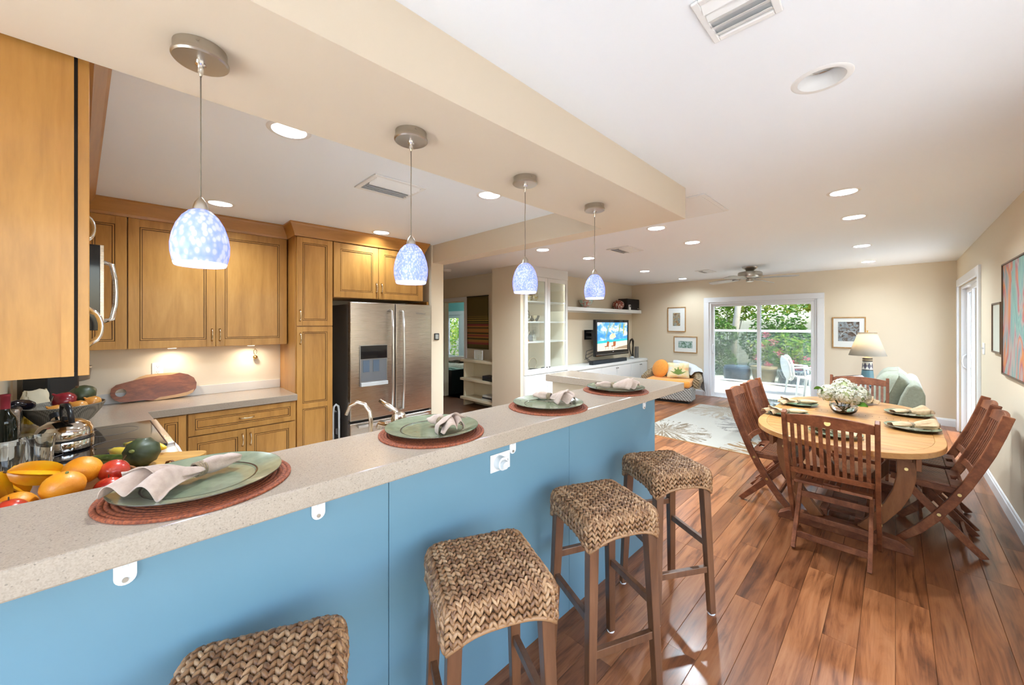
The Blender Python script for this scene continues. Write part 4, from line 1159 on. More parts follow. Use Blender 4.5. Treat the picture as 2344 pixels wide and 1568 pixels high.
obj('lever', G().box(0.10, -0.012, 0.10, 0.118, 0.012, 0.115), black_m, t, bevel=0.003)
obj('foot', G().box(-0.085, -0.035, 0, 0.085, 0.035, 0.012), black_m, t)

# olive wood serving board with a hole, leaning on the wall
t = thing('serving_board', 'oval olive wood serving board with a hole leaning on the backsplash', 'serving board', (-4.365, 0.125, ZK), 0)
def board_poly():
    pts = []
    up = [(-0.268, 0.085), (-0.262, 0.125), (-0.235, 0.152), (-0.19, 0.165), (-0.14, 0.178), (-0.10, 0.205), (-0.06, 0.218), (0.0, 0.222), (0.09, 0.222), (0.15, 0.217), (0.205, 0.198), (0.245, 0.165), (0.262, 0.12), (0.258, 0.07), (0.235, 0.035), (0.19, 0.014), (0.12, 0.006), (0.03, 0.0), (-0.02, -0.0), (-0.08, 0.012), (-0.15, 0.008), (-0.21, 0.012), (-0.245, 0.035), (-0.262, 0.06)]
    return up
g = G().prism(board_poly(), -0.010, 0.010, 'x')
bo = obj('board', g, walnut_m)
cutter_apply(bo, G().cyl((-0.05, -0.208, 0.087), (0.05, -0.208, 0.087), 0.032, n=24))
bo.data.materials.clear(); bo.data.materials.append(walnut_m)
bo.parent = t; bo.rotation_euler = (0, R(-12), 0); bo.location = (0.001, 0, 0.002)
sap = [(-0.14, 0.178), (-0.10, 0.205), (-0.06, 0.218), (0.0, 0.222), (0.09, 0.222), (0.15, 0.217), (0.10, 0.205), (0.02, 0.204), (-0.06, 0.196)]
obj('sapwood_edge', G().prism(sap, -0.0104, 0.0106, 'x'), sapwood_m, bo)
sap = [(0.245, 0.165-0.10), (0.235, 0.035), (0.19, 0.014), (0.12, 0.006), (0.03, 0.0), (-0.02, 0.0), (0.02, 0.022), (0.12, 0.030), (0.20, 0.045)]
obj('sapwood_edge', G().prism(sap, -0.0104, 0.0106, 'x'), sapwood_m, bo)

t = thing('wall_outlet', 'white double outlet above the serving board', 'socket', (-4.4395, 0.135, 1.132))
obj('plate', G().box(0, -0.036, -0.058, 0.006, 0.036, 0.058), plastic_m, t, bevel=0.002)
for dz in (-0.024, 0.024):
    f = obj('socket_face', G().cyl((0.006, 0, dz), (0.0075, 0, dz), 0.017, n=20), plastic_m, t)
    obj('slot', G().box(0.0075, -0.007, dz, 0.0079, -0.005, dz+0.008).box(0.0075, 0.005, dz, 0.0079, 0.007, dz+0.008).box(0.0075, -0.002, dz-0.009, 0.0079, 0.002, dz-0.005), black_m, f)
t = thing('brass_bell', 'small brass bell hanging on a cord from the kitchen wall', 'bell', (-4.405, 0.832, 1.18))
obj('bell', G().ball((0, 0, 0.018), 0.020, 14, 10, (1, 1, 0.9)), brass_m, t, smooth=True)
pts = [(0, 0.0, 0.036), (0, -0.012, 0.058), (0, -0.014, 0.08), (0, 0, 0.098), (0, 0.014, 0.08), (0, 0.012, 0.058)]
obj('cord', G().tube(pts, 0.0022, 6, closed=True), plain('dark_cord', (0.12, 0.08, 0.04), 0.8), t, smooth=True)
obj('hook', G().cyl((-0.035, 0, 0.10), (0.006, 0, 0.10), 0.003, n=8), brass_m, t)

# taps behind the bar
t = thing('filter_tap', 'slim curved steel filter tap behind the bar', 'tap', (-1.60, 0.725, ZK))
pts = [(0, 0, 0), (0, 0, 0.22), (-0.004, -0.004, 0.262), (-0.02, -0.018, 0.292), (-0.045, -0.04, 0.302), (-0.070, -0.062, 0.285), (-0.082, -0.074, 0.245)]
tapm = plain('tap_steel', (0.68, 0.60, 0.50), 0.18, 1.0)
obj('spout', G().tube(pts, [0.009, 0.009, 0.009, 0.0085, 0.008, 0.0075, 0.007], 10), tapm, t, smooth=True)
obj('base', G().cyl((0, 0, 0), (0, 0, 0.02), 0.022, 0.018, 16), tapm, t, smooth=40)
t = thing('kitchen_tap', 'polished kitchen mixer tap with a long lever behind the bar', 'tap', (-1.56, 0.835, ZK))
obj('base', G().lathe([(0.030, 0), (0.030, 0.01), (0.023, 0.02), (0.023, 0.16), (0.030, 0.19), (0.034, 0.215), (0.028, 0.24), (0.012, 0.25)], 20), tapm, t, smooth=40)
pts = [(0, 0, 0.232), (-0.015, -0.012, 0.258), (-0.04, -0.03, 0.275), (-0.075, -0.055, 0.297)]
obj('lever', G().tube(pts, [0.011, 0.009, 0.010, 0.008], 10, flat=0.7), tapm, t, smooth=True)
obj('spout', G().tube([(-0.015, 0, 0.13), (-0.10, 0, 0.17), (-0.18, 0, 0.165), (-0.20, 0, 0.14)], 0.013, 10), tapm, t, smooth=True)
t = thing('kitchen_sink', 'stainless kitchen sink set in the worktop behind the bar', 'sink', (-1.78, 0.80, ZK))
obj('basin', G().box(-0.20, -0.35, 0.001, -0.185, 0.35, 0.006).box(0.14, -0.35, 0.001, 0.155, 0.35, 0.006).box(-0.185, -0.35, 0.001, 0.14, -0.335, 0.006).box(-0.185, 0.335, 0.001, 0.14, 0.35, 0.006), steel_m, t, bevel=0.002)
# ------------------------------------------------------------------ pendant lamps over the bar
def shade_mat(name, blue, cells, thr):
    m = bpy.data.materials.new(name); m.use_nodes = True; nt = m.node_tree; nt.nodes.clear()
    o = nt.nodes.new('ShaderNodeOutputMaterial')
    v = vec(nt, 'Object', (1, 1, 0.62), rnd=True)
    vo = nt.nodes.new('ShaderNodeTexVoronoi'); vo.inputs['Scale'].default_value = cells; vo.feature = 'F1'
    nt.links.new(v, vo.inputs['Vector'])
    n = noise(nt, v, 22, 3)
    rp = ramp(nt, [(0.0, (0.60, 0.62, 0.84)), (0.36, (0.56, 0.59, 0.85)), (0.50, (0.38, 0.45, 0.86)), (thr, blue)])
    nt.links.new(math_(nt, 'ADD', vo.outputs['Distance'], math_(nt, 'MULTIPLY', math_(nt, 'SUBTRACT', n.outputs['Fac'], 0.5), 0.7)), rp.inputs[0])
    c = rp.outputs[0]
    tl = nt.nodes.new('ShaderNodeBsdfTranslucent'); nt.links.new(c, tl.inputs['Color'])
    df = nt.nodes.new('ShaderNodeBsdfPrincipled'); nt.links.new(c, df.inputs['Base Color']); df.inputs['Roughness'].default_value = 0.12
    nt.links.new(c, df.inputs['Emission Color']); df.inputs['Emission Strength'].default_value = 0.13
    mx = nt.nodes.new('ShaderNodeMixShader'); mx.inputs[0].default_value = 0.25
    nt.links.new(df.outputs[0], mx.inputs[1]); nt.links.new(tl.outputs[0], mx.inputs[2]); nt.links.new(mx.outputs[0], o.inputs['Surface'])
    return m
shade_ms = [shade_mat('blue_shade_cells', (0.30, 0.40, 0.90), 88, 0.86), shade_mat('blue_shade_flecks', (0.28, 0.36, 0.84), 170, 0.78)]
bulb_m = plain('lit_bulb', (1, 1, 1), 0.4, emit=(1.0, 0.97, 0.92), estr=14.0)
SZ = 2.248
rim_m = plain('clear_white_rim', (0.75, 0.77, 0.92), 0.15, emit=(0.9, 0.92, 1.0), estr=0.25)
def pendant(loc, label, k):
    t = thing('pendant_lamp', label, 'pendant lamp', loc, 0, 'blue glass pendants over the bar')
    c = obj('canopy', G().lathe([(0.0575, -0.0005), (0.0575, -0.018), (0.059, -0.022), (0.0615, -0.027), (0.0615, -0.032), (0.058, -0.036), (0.02, -0.038), (0.004, -0.038)], 48), nickel_m, t, smooth=40)
    obj('screw', G().cyl((0.0572, -0.012, -0.009), (0.0595, -0.0125, -0.009), 0.004, n=10), nickel_m, c)
    obj('cord_grip', G().lathe([(0.012, -0.038), (0.012, -0.042), (0.0075, -0.045), (0.0065, -0.060), (0.003, -0.072)], 16), chrome_m, t, smooth=40)
    obj('cord', G().tube([(0, 0, -0.07), (0.0008, 0, -0.15), (-0.0008, 0, -0.2), (0, 0, -0.26), (0, 0, -0.40)], 0.0017, 6), plain('cord_%d' % k, (0.20, 0.17, 0.13), 0.6), t, smooth=True)
    obj('cap', G().lathe([(0.003, -0.392), (0.006, -0.396), (0.013, -0.406), (0.0165, -0.418), (0.0175, -0.426), (0.0165, -0.427)], 24), nickel_m, t, smooth=40)
    prof = [(0.015, -0.425), (0.026, -0.431), (0.039, -0.445), (0.0505, -0.466), (0.059, -0.493), (0.0628, -0.518), (0.0622, -0.541), (0.0585, -0.560), (0.0545, -0.573)]
    inner = [(r-0.003, z) for r, z in reversed(prof)]
    obj('shade', G().lathe(prof+inner, 40, cap0=False, cap1=False), shade_ms[0 if k == 0 else 1], t, smooth=60)
    obj('rim_band', G().lathe([(0.0575, -0.5665), (0.0552, -0.5737), (0.0535, -0.5748)], 40, cap0=False, cap1=False), rim_m, t, smooth=True)
    obj('bulb', G().ball((0, 0, -0.475), 0.020, 12, 8, (1, 1, 1.3)), bulb_m, t, smooth=True)
    ld = bpy.data.lights.new('pendant_light', 'POINT'); ld.energy = 0.4; ld.shadow_soft_size = 0.028; ld.color = (1.0, 0.97, 0.95)
    lo = bpy.data.objects.new('pendant_light', ld); COL.objects.link(lo); lo.location = (loc[0], loc[1], loc[2]-0.475)
    lo.location = (0, 0, -0.520); lo.parent = t
    return t
for k, ly in enumerate((0.123, 0.744, 1.376, 1.996)):
    pendant((-1.296, ly, SZ), ['blue and white cell patterned glass pendant nearest the plain cabinet side panel', 'blue flecked glass pendant second from the plain cabinet side panel', 'blue flecked glass pendant third from the plain cabinet side panel', 'blue flecked glass pendant above the bar end with the return'][k], k)

# ------------------------------------------------------------------ recessed ceiling lights
lens_m = plain('lit_lens', (1, 1, 1), 0.4, emit=(1.0, 0.965, 0.90), estr=1.6)
trim_m = plain('light_trim', (0.78, 0.775, 0.76), 0.4)
def downlight(loc, label, on=True, e=16.0, first=[None]):
    t = thing('ceiling_light', label, 'ceiling light', loc, 0, 'recessed ceiling lights')
    obj('trim', G().lathe([(0.073, 0.001), (0.074, -0.003), (0.090, -0.004), (0.0955, -0.0005), (0.0955, 0.0)], 40, cap0=False, cap1=False), trim_m, t, smooth=50)
    obj('baffle', G().lathe([(0.0735, 0.0), (0.069, 0.015), (0.064, 0.030), (0.058, 0.050), (0.056, 0.060)], 40, cap0=False, cap1=True), trim_m, t, smooth=50)
    if on:
        obj('lens', G().cyl((0, 0, 0.034), (0, 0, 0.036), 0.0615, n=32), lens_m, t)
        ld = bpy.data.lights.new('downlight', 'AREA'); ld.shape = 'DISK'; ld.size = 0.11; ld.energy = e; ld.color = (0.80, 0.92, 1.0); ld.spread = R(150)
        lo = bpy.data.objects.new('downlight', ld); COL.objects.link(lo); lo.parent = t; lo.location = (0, 0, 0.028)
    else:
        g = G().lathe([(0.0555, 0.052), (0.052, 0.048), (0.046, 0.052)], 32, cap0=False, cap1=False)
        obj('gimbal_ring', g, nickel_m, t, smooth=40)
        obj('lens', G().lathe([(0.046, 0.050), (0.030, 0.045), (0.012, 0.043), (0.001, 0.043)], 24, cap0=False, cap1=False), plain('off_lens', (0.55, 0.55, 0.54), 0.1, 0.4), t, smooth=40)
        for i in range(10):
            a = 2*PI*i/10
            obj('lens_stud', G().cyl((0.040*math.cos(a), 0.040*math.sin(a), 0.050), (0.040*math.cos(a), 0.040*math.sin(a), 0.044), 0.003, n=8), chrome_m, t)
    return t
LL = ['recessed light in the kitchen ceiling tucked behind the soffit edge', 'recessed light in the kitchen ceiling above the maple wall cabinets', 'recessed light in the kitchen ceiling beside the beam', 'recessed light in the kitchen ceiling in front of the bridge cabinet',
      'unlit recessed gimbal light with a studded lens above the bar stools', 'recessed light above the near end of the dining table', 'recessed light above the dining table flowers', 'recessed light between dining table and sofa', 'recessed light above the sofa by the far wall',
      'recessed light beside the large ceiling grille', 'recessed light between the grille and the ceiling fan', 'recessed light in front of the hall wall block', 'recessed light in front of the glass display cabinet', 'recessed light above the television', 'recessed light above the wicker armchair']
for i, (lx, ly) in enumerate(LIGHTS):
    downlight((lx, ly, ZC), LL[i], i != 4, {1: 6.0, 3: 4.5}.get(i, 12.5) if i < 4 else {5: 12.0, 6: 12.0, 7: 16.0, 8: 6.5, 11: 26.0, 12: 22.0, 13: 15.0, 14: 6.5}.get(i, 19.0))

# ------------------------------------------------------------------ ceiling vents
ventm = plain('vent_white', (0.78, 0.78, 0.77), 0.4)
ventg = plain('vent_grey', (0.16, 0.16, 0.16), 0.8)
ventd = plain('vent_dark', (0.62, 0.62, 0.62), 0.8)
def vent(label, x0, x1, y0, y1, n=8, along='y', fw=0.028, tilt=40, split=False, wf=1.05):
    cx, cy = (x0+x1)/2, (y0+y1)/2
    t = thing('ceiling_vent', label, 'vent', (cx, cy, ZC), 0, 'white ceiling vents')
    hx, hy = (x1-x0)/2, (y1-y0)/2
    g = G().box(-hx, -hy, -0.010, -hx+fw, hy, -0.0005).box(hx-fw, -hy, -0.010, hx, hy, -0.0005).box(-hx+fw, -hy, -0.010, hx-fw, -hy+fw, -0.0005).box(-hx+fw, hy-fw, -0.010, hx-fw, hy, -0.0005)
    obj('frame', g, ventm, t, bevel=0.003)
    obj('duct', G().box(-hx+fw, -hy+fw, -0.0022, hx-fw, hy-fw, -0.0008), ventg if wf < 1 else ventd, t)
    ix, iy = hx-fw, hy-fw
    for k in range(n):
        s = (k+0.5)/n*2-1
        sg = (-1 if s < 0 else 1) if split else 1
        if along == 'y':
            g = G().bar((s*ix, -iy, -0.009), (s*ix, iy, -0.009), 2*ix/n*wf, 0.0015)
            g.v = [((p[0]-s*ix)*math.cos(R(tilt))+s*ix, p[1], -0.009+sg*(p[0]-s*ix)*math.sin(R(tilt))+(p[2]+0.009)) for p in g.v]
        else:
            g = G().bar((-ix, s*iy, -0.009), (ix, s*iy, -0.009), 2*iy/n*wf, 0.0015)
            g.v = [(p[0], (p[1]-s*iy)*math.cos(R(tilt))+s*iy, -0.009+sg*(p[1]-s*iy)*math.sin(R(tilt))+(p[2]+0.009)) for p in g.v]
        obj('louvre', g, ventm, t)
    return t
vent('two way louvred vent in the kitchen ceiling', -2.60, -2.275, 1.06, 1.43, 8, 'y', 0.03, 35, True)
vent('small open louvred vent above the bar stools', -0.424, -0.234, 1.156, 1.367, 5, 'x', 0.02, 25, True)
vent('large return grille beside the end of the soffit', -1.40, -0.963, 2.90, 3.46, 14, 'x', 0.03, -12, wf=0.72)
vent('two way louvred vent in front of the display cabinet', -2.56, -2.25, 4.20, 4.58, 8, 'y', 0.03, 35, True)
vent('small louvred vent near the ceiling fan', -2.49, -2.26, 7.0, 7.40, 6, 'y', 0.03, 35, True)

t = thing('smoke_detector', 'round white smoke detector on the hall ceiling', 'smoke detector', (-5.45, 3.82, ZC))
obj('base', G().lathe([(0.075, -0.0005), (0.075, -0.012), (0.066, -0.016), (0.064, -0.034), (0.05, -0.040), (0.01, -0.041)], 28), plastic_m, t, smooth=40)
obj('test_button', G().cyl((0.02, 0, -0.041), (0.02, 0, -0.044), 0.010, n=14), plastic_m, t)

# ------------------------------------------------------------------ ceiling fan
t = thing('ceiling_fan', 'brushed nickel ceiling fan with pale grey blades', 'ceiling fan', (-1.69, 7.20, ZC))
fn = plain('fan_nickel', (0.48, 0.45, 0.40), 0.28, 1.0)
obj('canopy', G().lathe([(0.115, -0.0005), (0.11, -0.012), (0.085, -0.035), (0.06, -0.055), (0.055, -0.072)], 32), fn, t, smooth=40)
obj('motor_housing', G().lathe([(0.10, -0.070), (0.165, -0.085), (0.175, -0.10), (0.175, -0.155), (0.165, -0.172), (0.09, -0.190)], 36), fn, t, smooth=40)
obj('switch_cup', G().lathe([(0.055, -0.19), (0.06, -0.20), (0.055, -0.235), (0.03, -0.245), (0.005, -0.247)], 24), fn, t, smooth=40)
bladem = wood('fan_blade', [(0.40, 0.38, 0.34), (0.48, 0.46, 0.42), (0.54, 0.52, 0.49)], (1, 8, 8), 0.4, 0.1, 0.04)
for k in range(4):
    a = R(-14 + 90*k)
    poly = [(0.20, -0.045), (0.34, -0.062), (0.60, -0.070), (0.68, -0.055), (0.70, 0.0), (0.68, 0.055), (0.60, 0.070), (0.34, 0.062), (0.20, 0.045)]
    g = G().prism(poly, -0.004, 0.004)
    g.xf(Matrix.Rotation(R(13), 4, 'X'))
    # gentle droop towards the tip
    g.v = [(p[0], p[1], p[2]-0.05*max(0, p[0]-0.25)) for p in g.v]
    b = obj('blade', g, bladem, t, loc=(0, 0, -0.19), rot=(0, 0, a), bevel=0.002)
    obj('blade_iron', G().box(0.08, -0.012, -0.006, 0.22, 0.012, 0.0).cyl((0.25, 0, -0.012), (0.25, 0, -0.005), 0.035, n=16).cyl((0.15, 0, -0.010), (0.15, 0, 0.004), 0.022, n=14), fn, b, bevel=0.001)
t = downlight((-6.25, 3.35, ZC), 'recessed light in the hall ceiling outside the bedroom door', True, 10.0)
t = thing('added_bedroom_light', 'added round ceiling light that brightens the teal bedroom', 'ceiling light', (-7.6, 5.9, 2.46))  # invented fixture, added to brighten the bedroom
obj('base', G().lathe([(0.15, -0.0005), (0.15, -0.02), (0.14, -0.025)], 28), plastic_m, t, smooth=40)
obj('diffuser', G().lathe([(0.14, -0.025), (0.12, -0.06), (0.06, -0.085), (0.005, -0.09)], 28, cap0=False), lens_m, t, smooth=40)
ld = bpy.data.lights.new('bedroom', 'POINT'); ld.energy = 22.0; ld.shadow_soft_size = 0.12; ld.color = (1.0, 0.96, 0.9)
lo = bpy.data.objects.new('bedroom', ld); COL.objects.link(lo); lo.parent = t; lo.location = (0, 0, -0.25)
# ------------------------------------------------------------------ place settings
def mat_weave():
    m, nt, b = M_('rust_placemat')
    v = vec(nt, 'Object', (1, 1, 1), rnd=False)
    n = noise(nt, v, 160, 3)
    rp = ramp(nt, [(0.35, (0.14, 0.028, 0.010)), (0.65, (0.34, 0.085, 0.028))])
    nt.links.new(n.outputs['Fac'], rp.inputs[0]); nt.links.new(rp.outputs[0], b.inputs['Base Color'])
    b.inputs['Roughness'].default_value = 0.8
    return m
rust_m = mat_weave()
def sage_mat():
    m, nt, b = M_('sage_glaze')
    n = noise(nt, vec(nt), 30, 4)
    rp = ramp(nt, [(0.35, (0.165, 0.195, 0.125)), (0.65, (0.225, 0.255, 0.165))])
    nt.links.new(n.outputs['Fac'], rp.inputs[0]); nt.links.new(rp.outputs[0], b.inputs['Base Color'])
    b.inputs['Roughness'].default_value = 0.13; b.inputs['Coat Weight'].default_value = 0.4
    return m
sage_m = sage_mat()
brown_m = plain('brown_glaze', (0.045, 0.022, 0.012), 0.2)
linen_m = fabric('pink_linen', (0.40, 0.295, 0.235), (0.50, 0.385, 0.32), 50)
tan_m = fabric('tan_linen', (0.42, 0.275, 0.145), (0.52, 0.36, 0.21), 50)
ringm = fabric('woven_ring', (0.17, 0.12, 0.07), (0.34, 0.26, 0.16), 160)
mat_mesh = [None]
def placemat(label, loc, r=0.195):
    prof = [(r, 0.0005)]
    n = 17
    for k in range(n):
        r0 = r - (r-0.01)*k/n; r1 = r - (r-0.01)*(k+1)/n
        prof += [(r0, 0.004), (r0*0.75+r1*0.25, 0.0062), (r0*0.25+r1*0.75, 0.0062), (r1+0.0003, 0.0042)]
    prof.append((0.002, 0.005))
    o = obj('placemat', mat_mesh[0] or G().lathe(prof, 64), rust_m, None, loc=loc, smooth=40)
    mat_mesh[0] = o.data
    return tag(o, label, 'placemat', 'round rust placemats on the bar')
def plate(name, label, loc, R_=0.172, group=None, zrot=0.0):
    t = thing(name, label, 'plate', loc, zrot, group)
    s = R_/0.172
    prof = [(0.10*s, 0.0), (0.105*s, 0.0005), (0.112*s, 0.006), (0.150*s, 0.0145), (R_, 0.0195), (R_, 0.0215), (0.150*s, 0.0165), (0.118*s, 0.0095), (0.1125*s, 0.0085), (0.111*s, 0.0060), (0.098*s, 0.0052), (0.002, 0.0052)]
    p = obj('charger', G().lathe(prof, 64), sage_m, t, smooth=50)
    obj('rim_line', G().lathe([(0.1135*s, 0.0088), (0.1155*s, 0.0096), (0.1175*s, 0.0100)], 64, cap0=False, cap1=False), brown_m, t, smooth=True)
    obj('rim_edge', G().lathe([(R_+0.0004, 0.0193), (R_+0.0008, 0.0205), (R_+0.0003, 0.0218)], 64, cap0=False, cap1=False), brown_m, t, smooth=True)
    return t
def napkin(name, label, loc, rotz, mat, seed, L=0.30, fan=0.085, tail=0.05, lift=0.03, ringpos=0.0, group=None, zt=0.0, curl=1.0, tl=0.44):
    """linen gathered through a ring; the fan opens towards +x, the tail towards -x"""
    rng = random.Random(seed)
    ph = [rng.uniform(0, 6) for _ in range(6)]
    t = thing(name, label, 'napkin', loc, rotz, group)
    def body(sx, wmax, length, amp, k):
        def f(u, v):
            s = (u-0.5)*2
            w = 0.012 + (wmax-0.012)*(v**0.8)
            x = sx*length*v*(1 - 0.16*s*s*v + 0.10*math.sin(k*s+ph[0])*v)
            pl = math.cos(k*PI*s+ph[1]) * amp*(v**0.7)
            y = w*s + 0.010*v*math.sin(5*v+ph[2]) + 0.35*amp*math.sin(k*PI*s+ph[1])*v
            z = 0.016 + lift*math.sin(PI*min(1, v*0.9))*(1-s*s)*1.0 + pl*(0.9-0.3*abs(s)) + 0.5*amp*v
            z -= 0.030*max(0, v-0.75)*4*abs(s)*0.35
            return (ringpos + x, y, max(z, 0.0055+0.0015*math.sin(9*s+7*v)) + zt*v)
        return f
    obj('fan', G().grid(body(1, fan, L*0.56, 0.016*curl, 2.6), 41, 20), mat, t, smooth=True, solid=0.0018)
    def fold(u, v):   # the second layer, rolled over the first
        s = (u-0.5)*2
        a = PI*(0.15+0.95*u)
        w = 0.010 + 0.042*v
        return (ringpos + L*0.46*v*(1-0.25*abs(s)), w*math.cos(a)*1.25 + 0.012*math.sin(4*v+ph[3]), 0.014 + (w*0.95+0.006)*math.sin(a)*0.95 + 0.006*math.sin(7*s+ph[4])*v + zt*v)
    obj('fold', G().grid(fold, 29, 14), mat, t, smooth=True, solid=0.0018)
    def roll(u, v):
        a = 2*PI*u
        w = 0.012 + (tail-0.012)*math.sin(PI*0.5*min(1, v*1.5))*(1-0.35*v)
        h = 0.012 + 0.008*math.sin(PI*min(1, v*1.2))
        k = 1 + 0.14*math.sin(3*a+ph[5]) + 0.06*math.cos(5*a+4*v)
        return (ringpos - L*tl*v - 0.006*math.cos(a*2)*v, w*math.cos(a)*k, 0.018 + h*math.sin(a)*k + 0.006)
    obj('tail', G().grid(roll, 24, 14, True), mat, t, smooth=True)
    pts = [(ringpos, 0.0175*math.cos(a), 0.0215+0.0165*math.sin(a)) for a in [2*PI*k/20 for k in range(20)]]
    for dx in (-0.008, -0.0027, 0.0027, 0.008):
        obj('ring_coil', G().tube([(p[0]+dx, p[1], p[2]) for p in pts], 0.0030, 6, closed=True), ringm, t, smooth=True)
    return t
where = ['beside the chopping board', 'in front of the taps', 'third along the bar', 'nearest the bar return']
bar_pos = [(-1.245, 0.122), (-1.236, 0.800), (-1.215, 1.455), (-1.215, 2.10)]
for k, (px, py) in enumerate(bar_pos):
    placemat('round rust woven placemat ' + where[k], (px, py, ZB+0.0002))
    plate('charger_plate', 'sage green charger plate on the bar ' + where[k], (px, py, ZB+0.0068), 0.172, 'sage charger plates on the bar')
cfg = [(-0.022, -0.005, R(-62), 0.30, 0.085, 0.036, 0.035, 0.0, 0.30), (0.01, 0.035, R(-5), 0.22, 0.060, 0.036, 0.035, 0.0, 0.28), (-0.045, 0.066, R(12), 0.25, 0.070, 0.034, 0.030, 0.0, 0.32), (-0.01, -0.02, R(38), 0.27, 0.065, 0.034, 0.028, 0.0, 0.36)]
for k, (dx, dy, rz, L, fan, tail, lift, rp, tl_) in enumerate(cfg):
    px, py = bar_pos[k]
    napkin('napkin', 'pale pink napkin in a woven ring ' + where[k], (px+dx, py+dy, ZB+0.0068+0.008), rz, linen_m, 10+k, L, fan, tail, lift, rp, 'linen napkins on the bar', tl=tl_)

# ------------------------------------------------------------------ bar stools
def weave_mat():
    m, nt, b = M_('banana_weave')
    ge = nt.nodes.new('ShaderNodeNewGeometry')
    v = vec(nt, 'Object', (60, 60, 60), rnd=False)
    n = noise(nt, v, 3, 3)
    f = math_(nt, 'ADD', math_(nt, 'MULTIPLY', ge.outputs['Random Per Island'], 0.7), math_(nt, 'MULTIPLY', n.outputs['Fac'], 0.4))
    rp = ramp(nt, [(0.1, (0.12, 0.048, 0.019)), (0.45, (0.25, 0.122, 0.052)), (0.75, (0.36, 0.20, 0.096)), (1.0, (0.48, 0.30, 0.165))])
    nt.links.new(f, rp.inputs[0]); nt.links.new(rp.outputs[0], b.inputs['Base Color'])
    b.inputs['Roughness'].default_value = 0.42
    bumpto(nt, b, n.outputs['Fac'], 0.3, 0.002)
    return m
weave_m = weave_mat()
HW = 0.174; SH = 0.76; EDGE = 0.045; SIDE = 0.125
def seat_surface(u, v):
    """u across -1..1, v along the strand: front skirt, over the top, back skirt. returns point and normal"""
    ln = 2*SIDE + 2*HW
    s = v*ln
    def prof(s):
        # rounded corner profile in (y, z)
        if s < SIDE: y, z, ny, nz = HW, SH-SIDE+s, 1.0, 0.0
        elif s > SIDE+2*HW: y, z, ny, nz = -HW, SH-(s-SIDE-2*HW), -1.0, 0.0
        else: y, z, ny, nz = HW-(s-SIDE), SH, 0.0, 1.0
        return y, z, ny, nz
    y, z, ny, nz = prof(s)
    x = u*HW
    return x, y, z, ny, nz
def roundbox(p, r=0.045):
    """push a point of the box shell to a rounded box; gives point and normal"""
    x, y, z = p
    cx = max(-HW+r, min(HW-r, x)); cy = max(-HW+r, min(HW-r, y)); cz = min(SH-r, z)
    d = Vector((x-cx, y-cy, z-cz))
    if d.length < 1e-6: return Vector(p), Vector((0, 0, 1))
    n = d.normalized()
    return Vector((cx, cy, cz))+n*r, n
def woven_seat():
    rng = random.Random(5)
    g = G()
    ncol = 14
    def stitch(p, n, along, across, sgn, ln, wd):
        d = (along*0.84 + across*sgn*0.54).normalized()
        e = n.cross(d).normalized()
        M = Matrix((d, e, n)).transposed()
        c = p + across*sgn*wd*0.27 + n*0.002*rng.uniform(-1, 1.2)
        g.ball(c, 1.0, 6, 4, (ln*0.80*rng.uniform(0.92, 1.1), wd*0.245*rng.uniform(0.9, 1.15), 0.0080), M)
    def drop(t):   # saddle shaped lower edge: the skirt is longer at the legs
        return SIDE*(0.62 + 0.38*min(1.0, abs(t))**3)
    cw = 2*HW/ncol
    pitch = 0.0215
    # strands over front, top and back
    for i in range(ncol):
        x = -HW + (i+0.5)*cw
        sd = drop(x/HW)
        s = SIDE - sd
        end = SIDE+2*HW+sd
        while s < end:
            def P(s):
                if s < SIDE: q = (x, HW, SH-SIDE+s)
                elif s > SIDE+2*HW: q = (x, -HW, SH-(s-SIDE-2*HW))
                else: q = (x, HW-(s-SIDE), SH)
                return roundbox(q)
            p, n = P(s); p2, _ = P(s+0.004)
            al = (p2-p).normalized()
            ac = al.cross(n).normalized()
            for sg in (-1, 1): stitch(p, n, al, ac, sg, pitch, cw)
            s += pitch
    # side skirts
    for sx in (-1, 1):
        for i in range(ncol):
            y = -HW + (i+0.5)*cw
            sd = drop(y/HW)
            z = SH - sd
            while z < SH - 0.003:
                p, n = roundbox((sx*HW, y, z)); p2, _ = roundbox((sx*HW, y, z+0.004))
                al = (p2-p).normalized(); ac = al.cross(n).normalized()
                for sg in (-1, 1): stitch(p, n, al, ac, sg, pitch, cw)
                z += pitch
    g.xf(Matrix.Rotation(PI/2, 4, 'Z'))
    return g
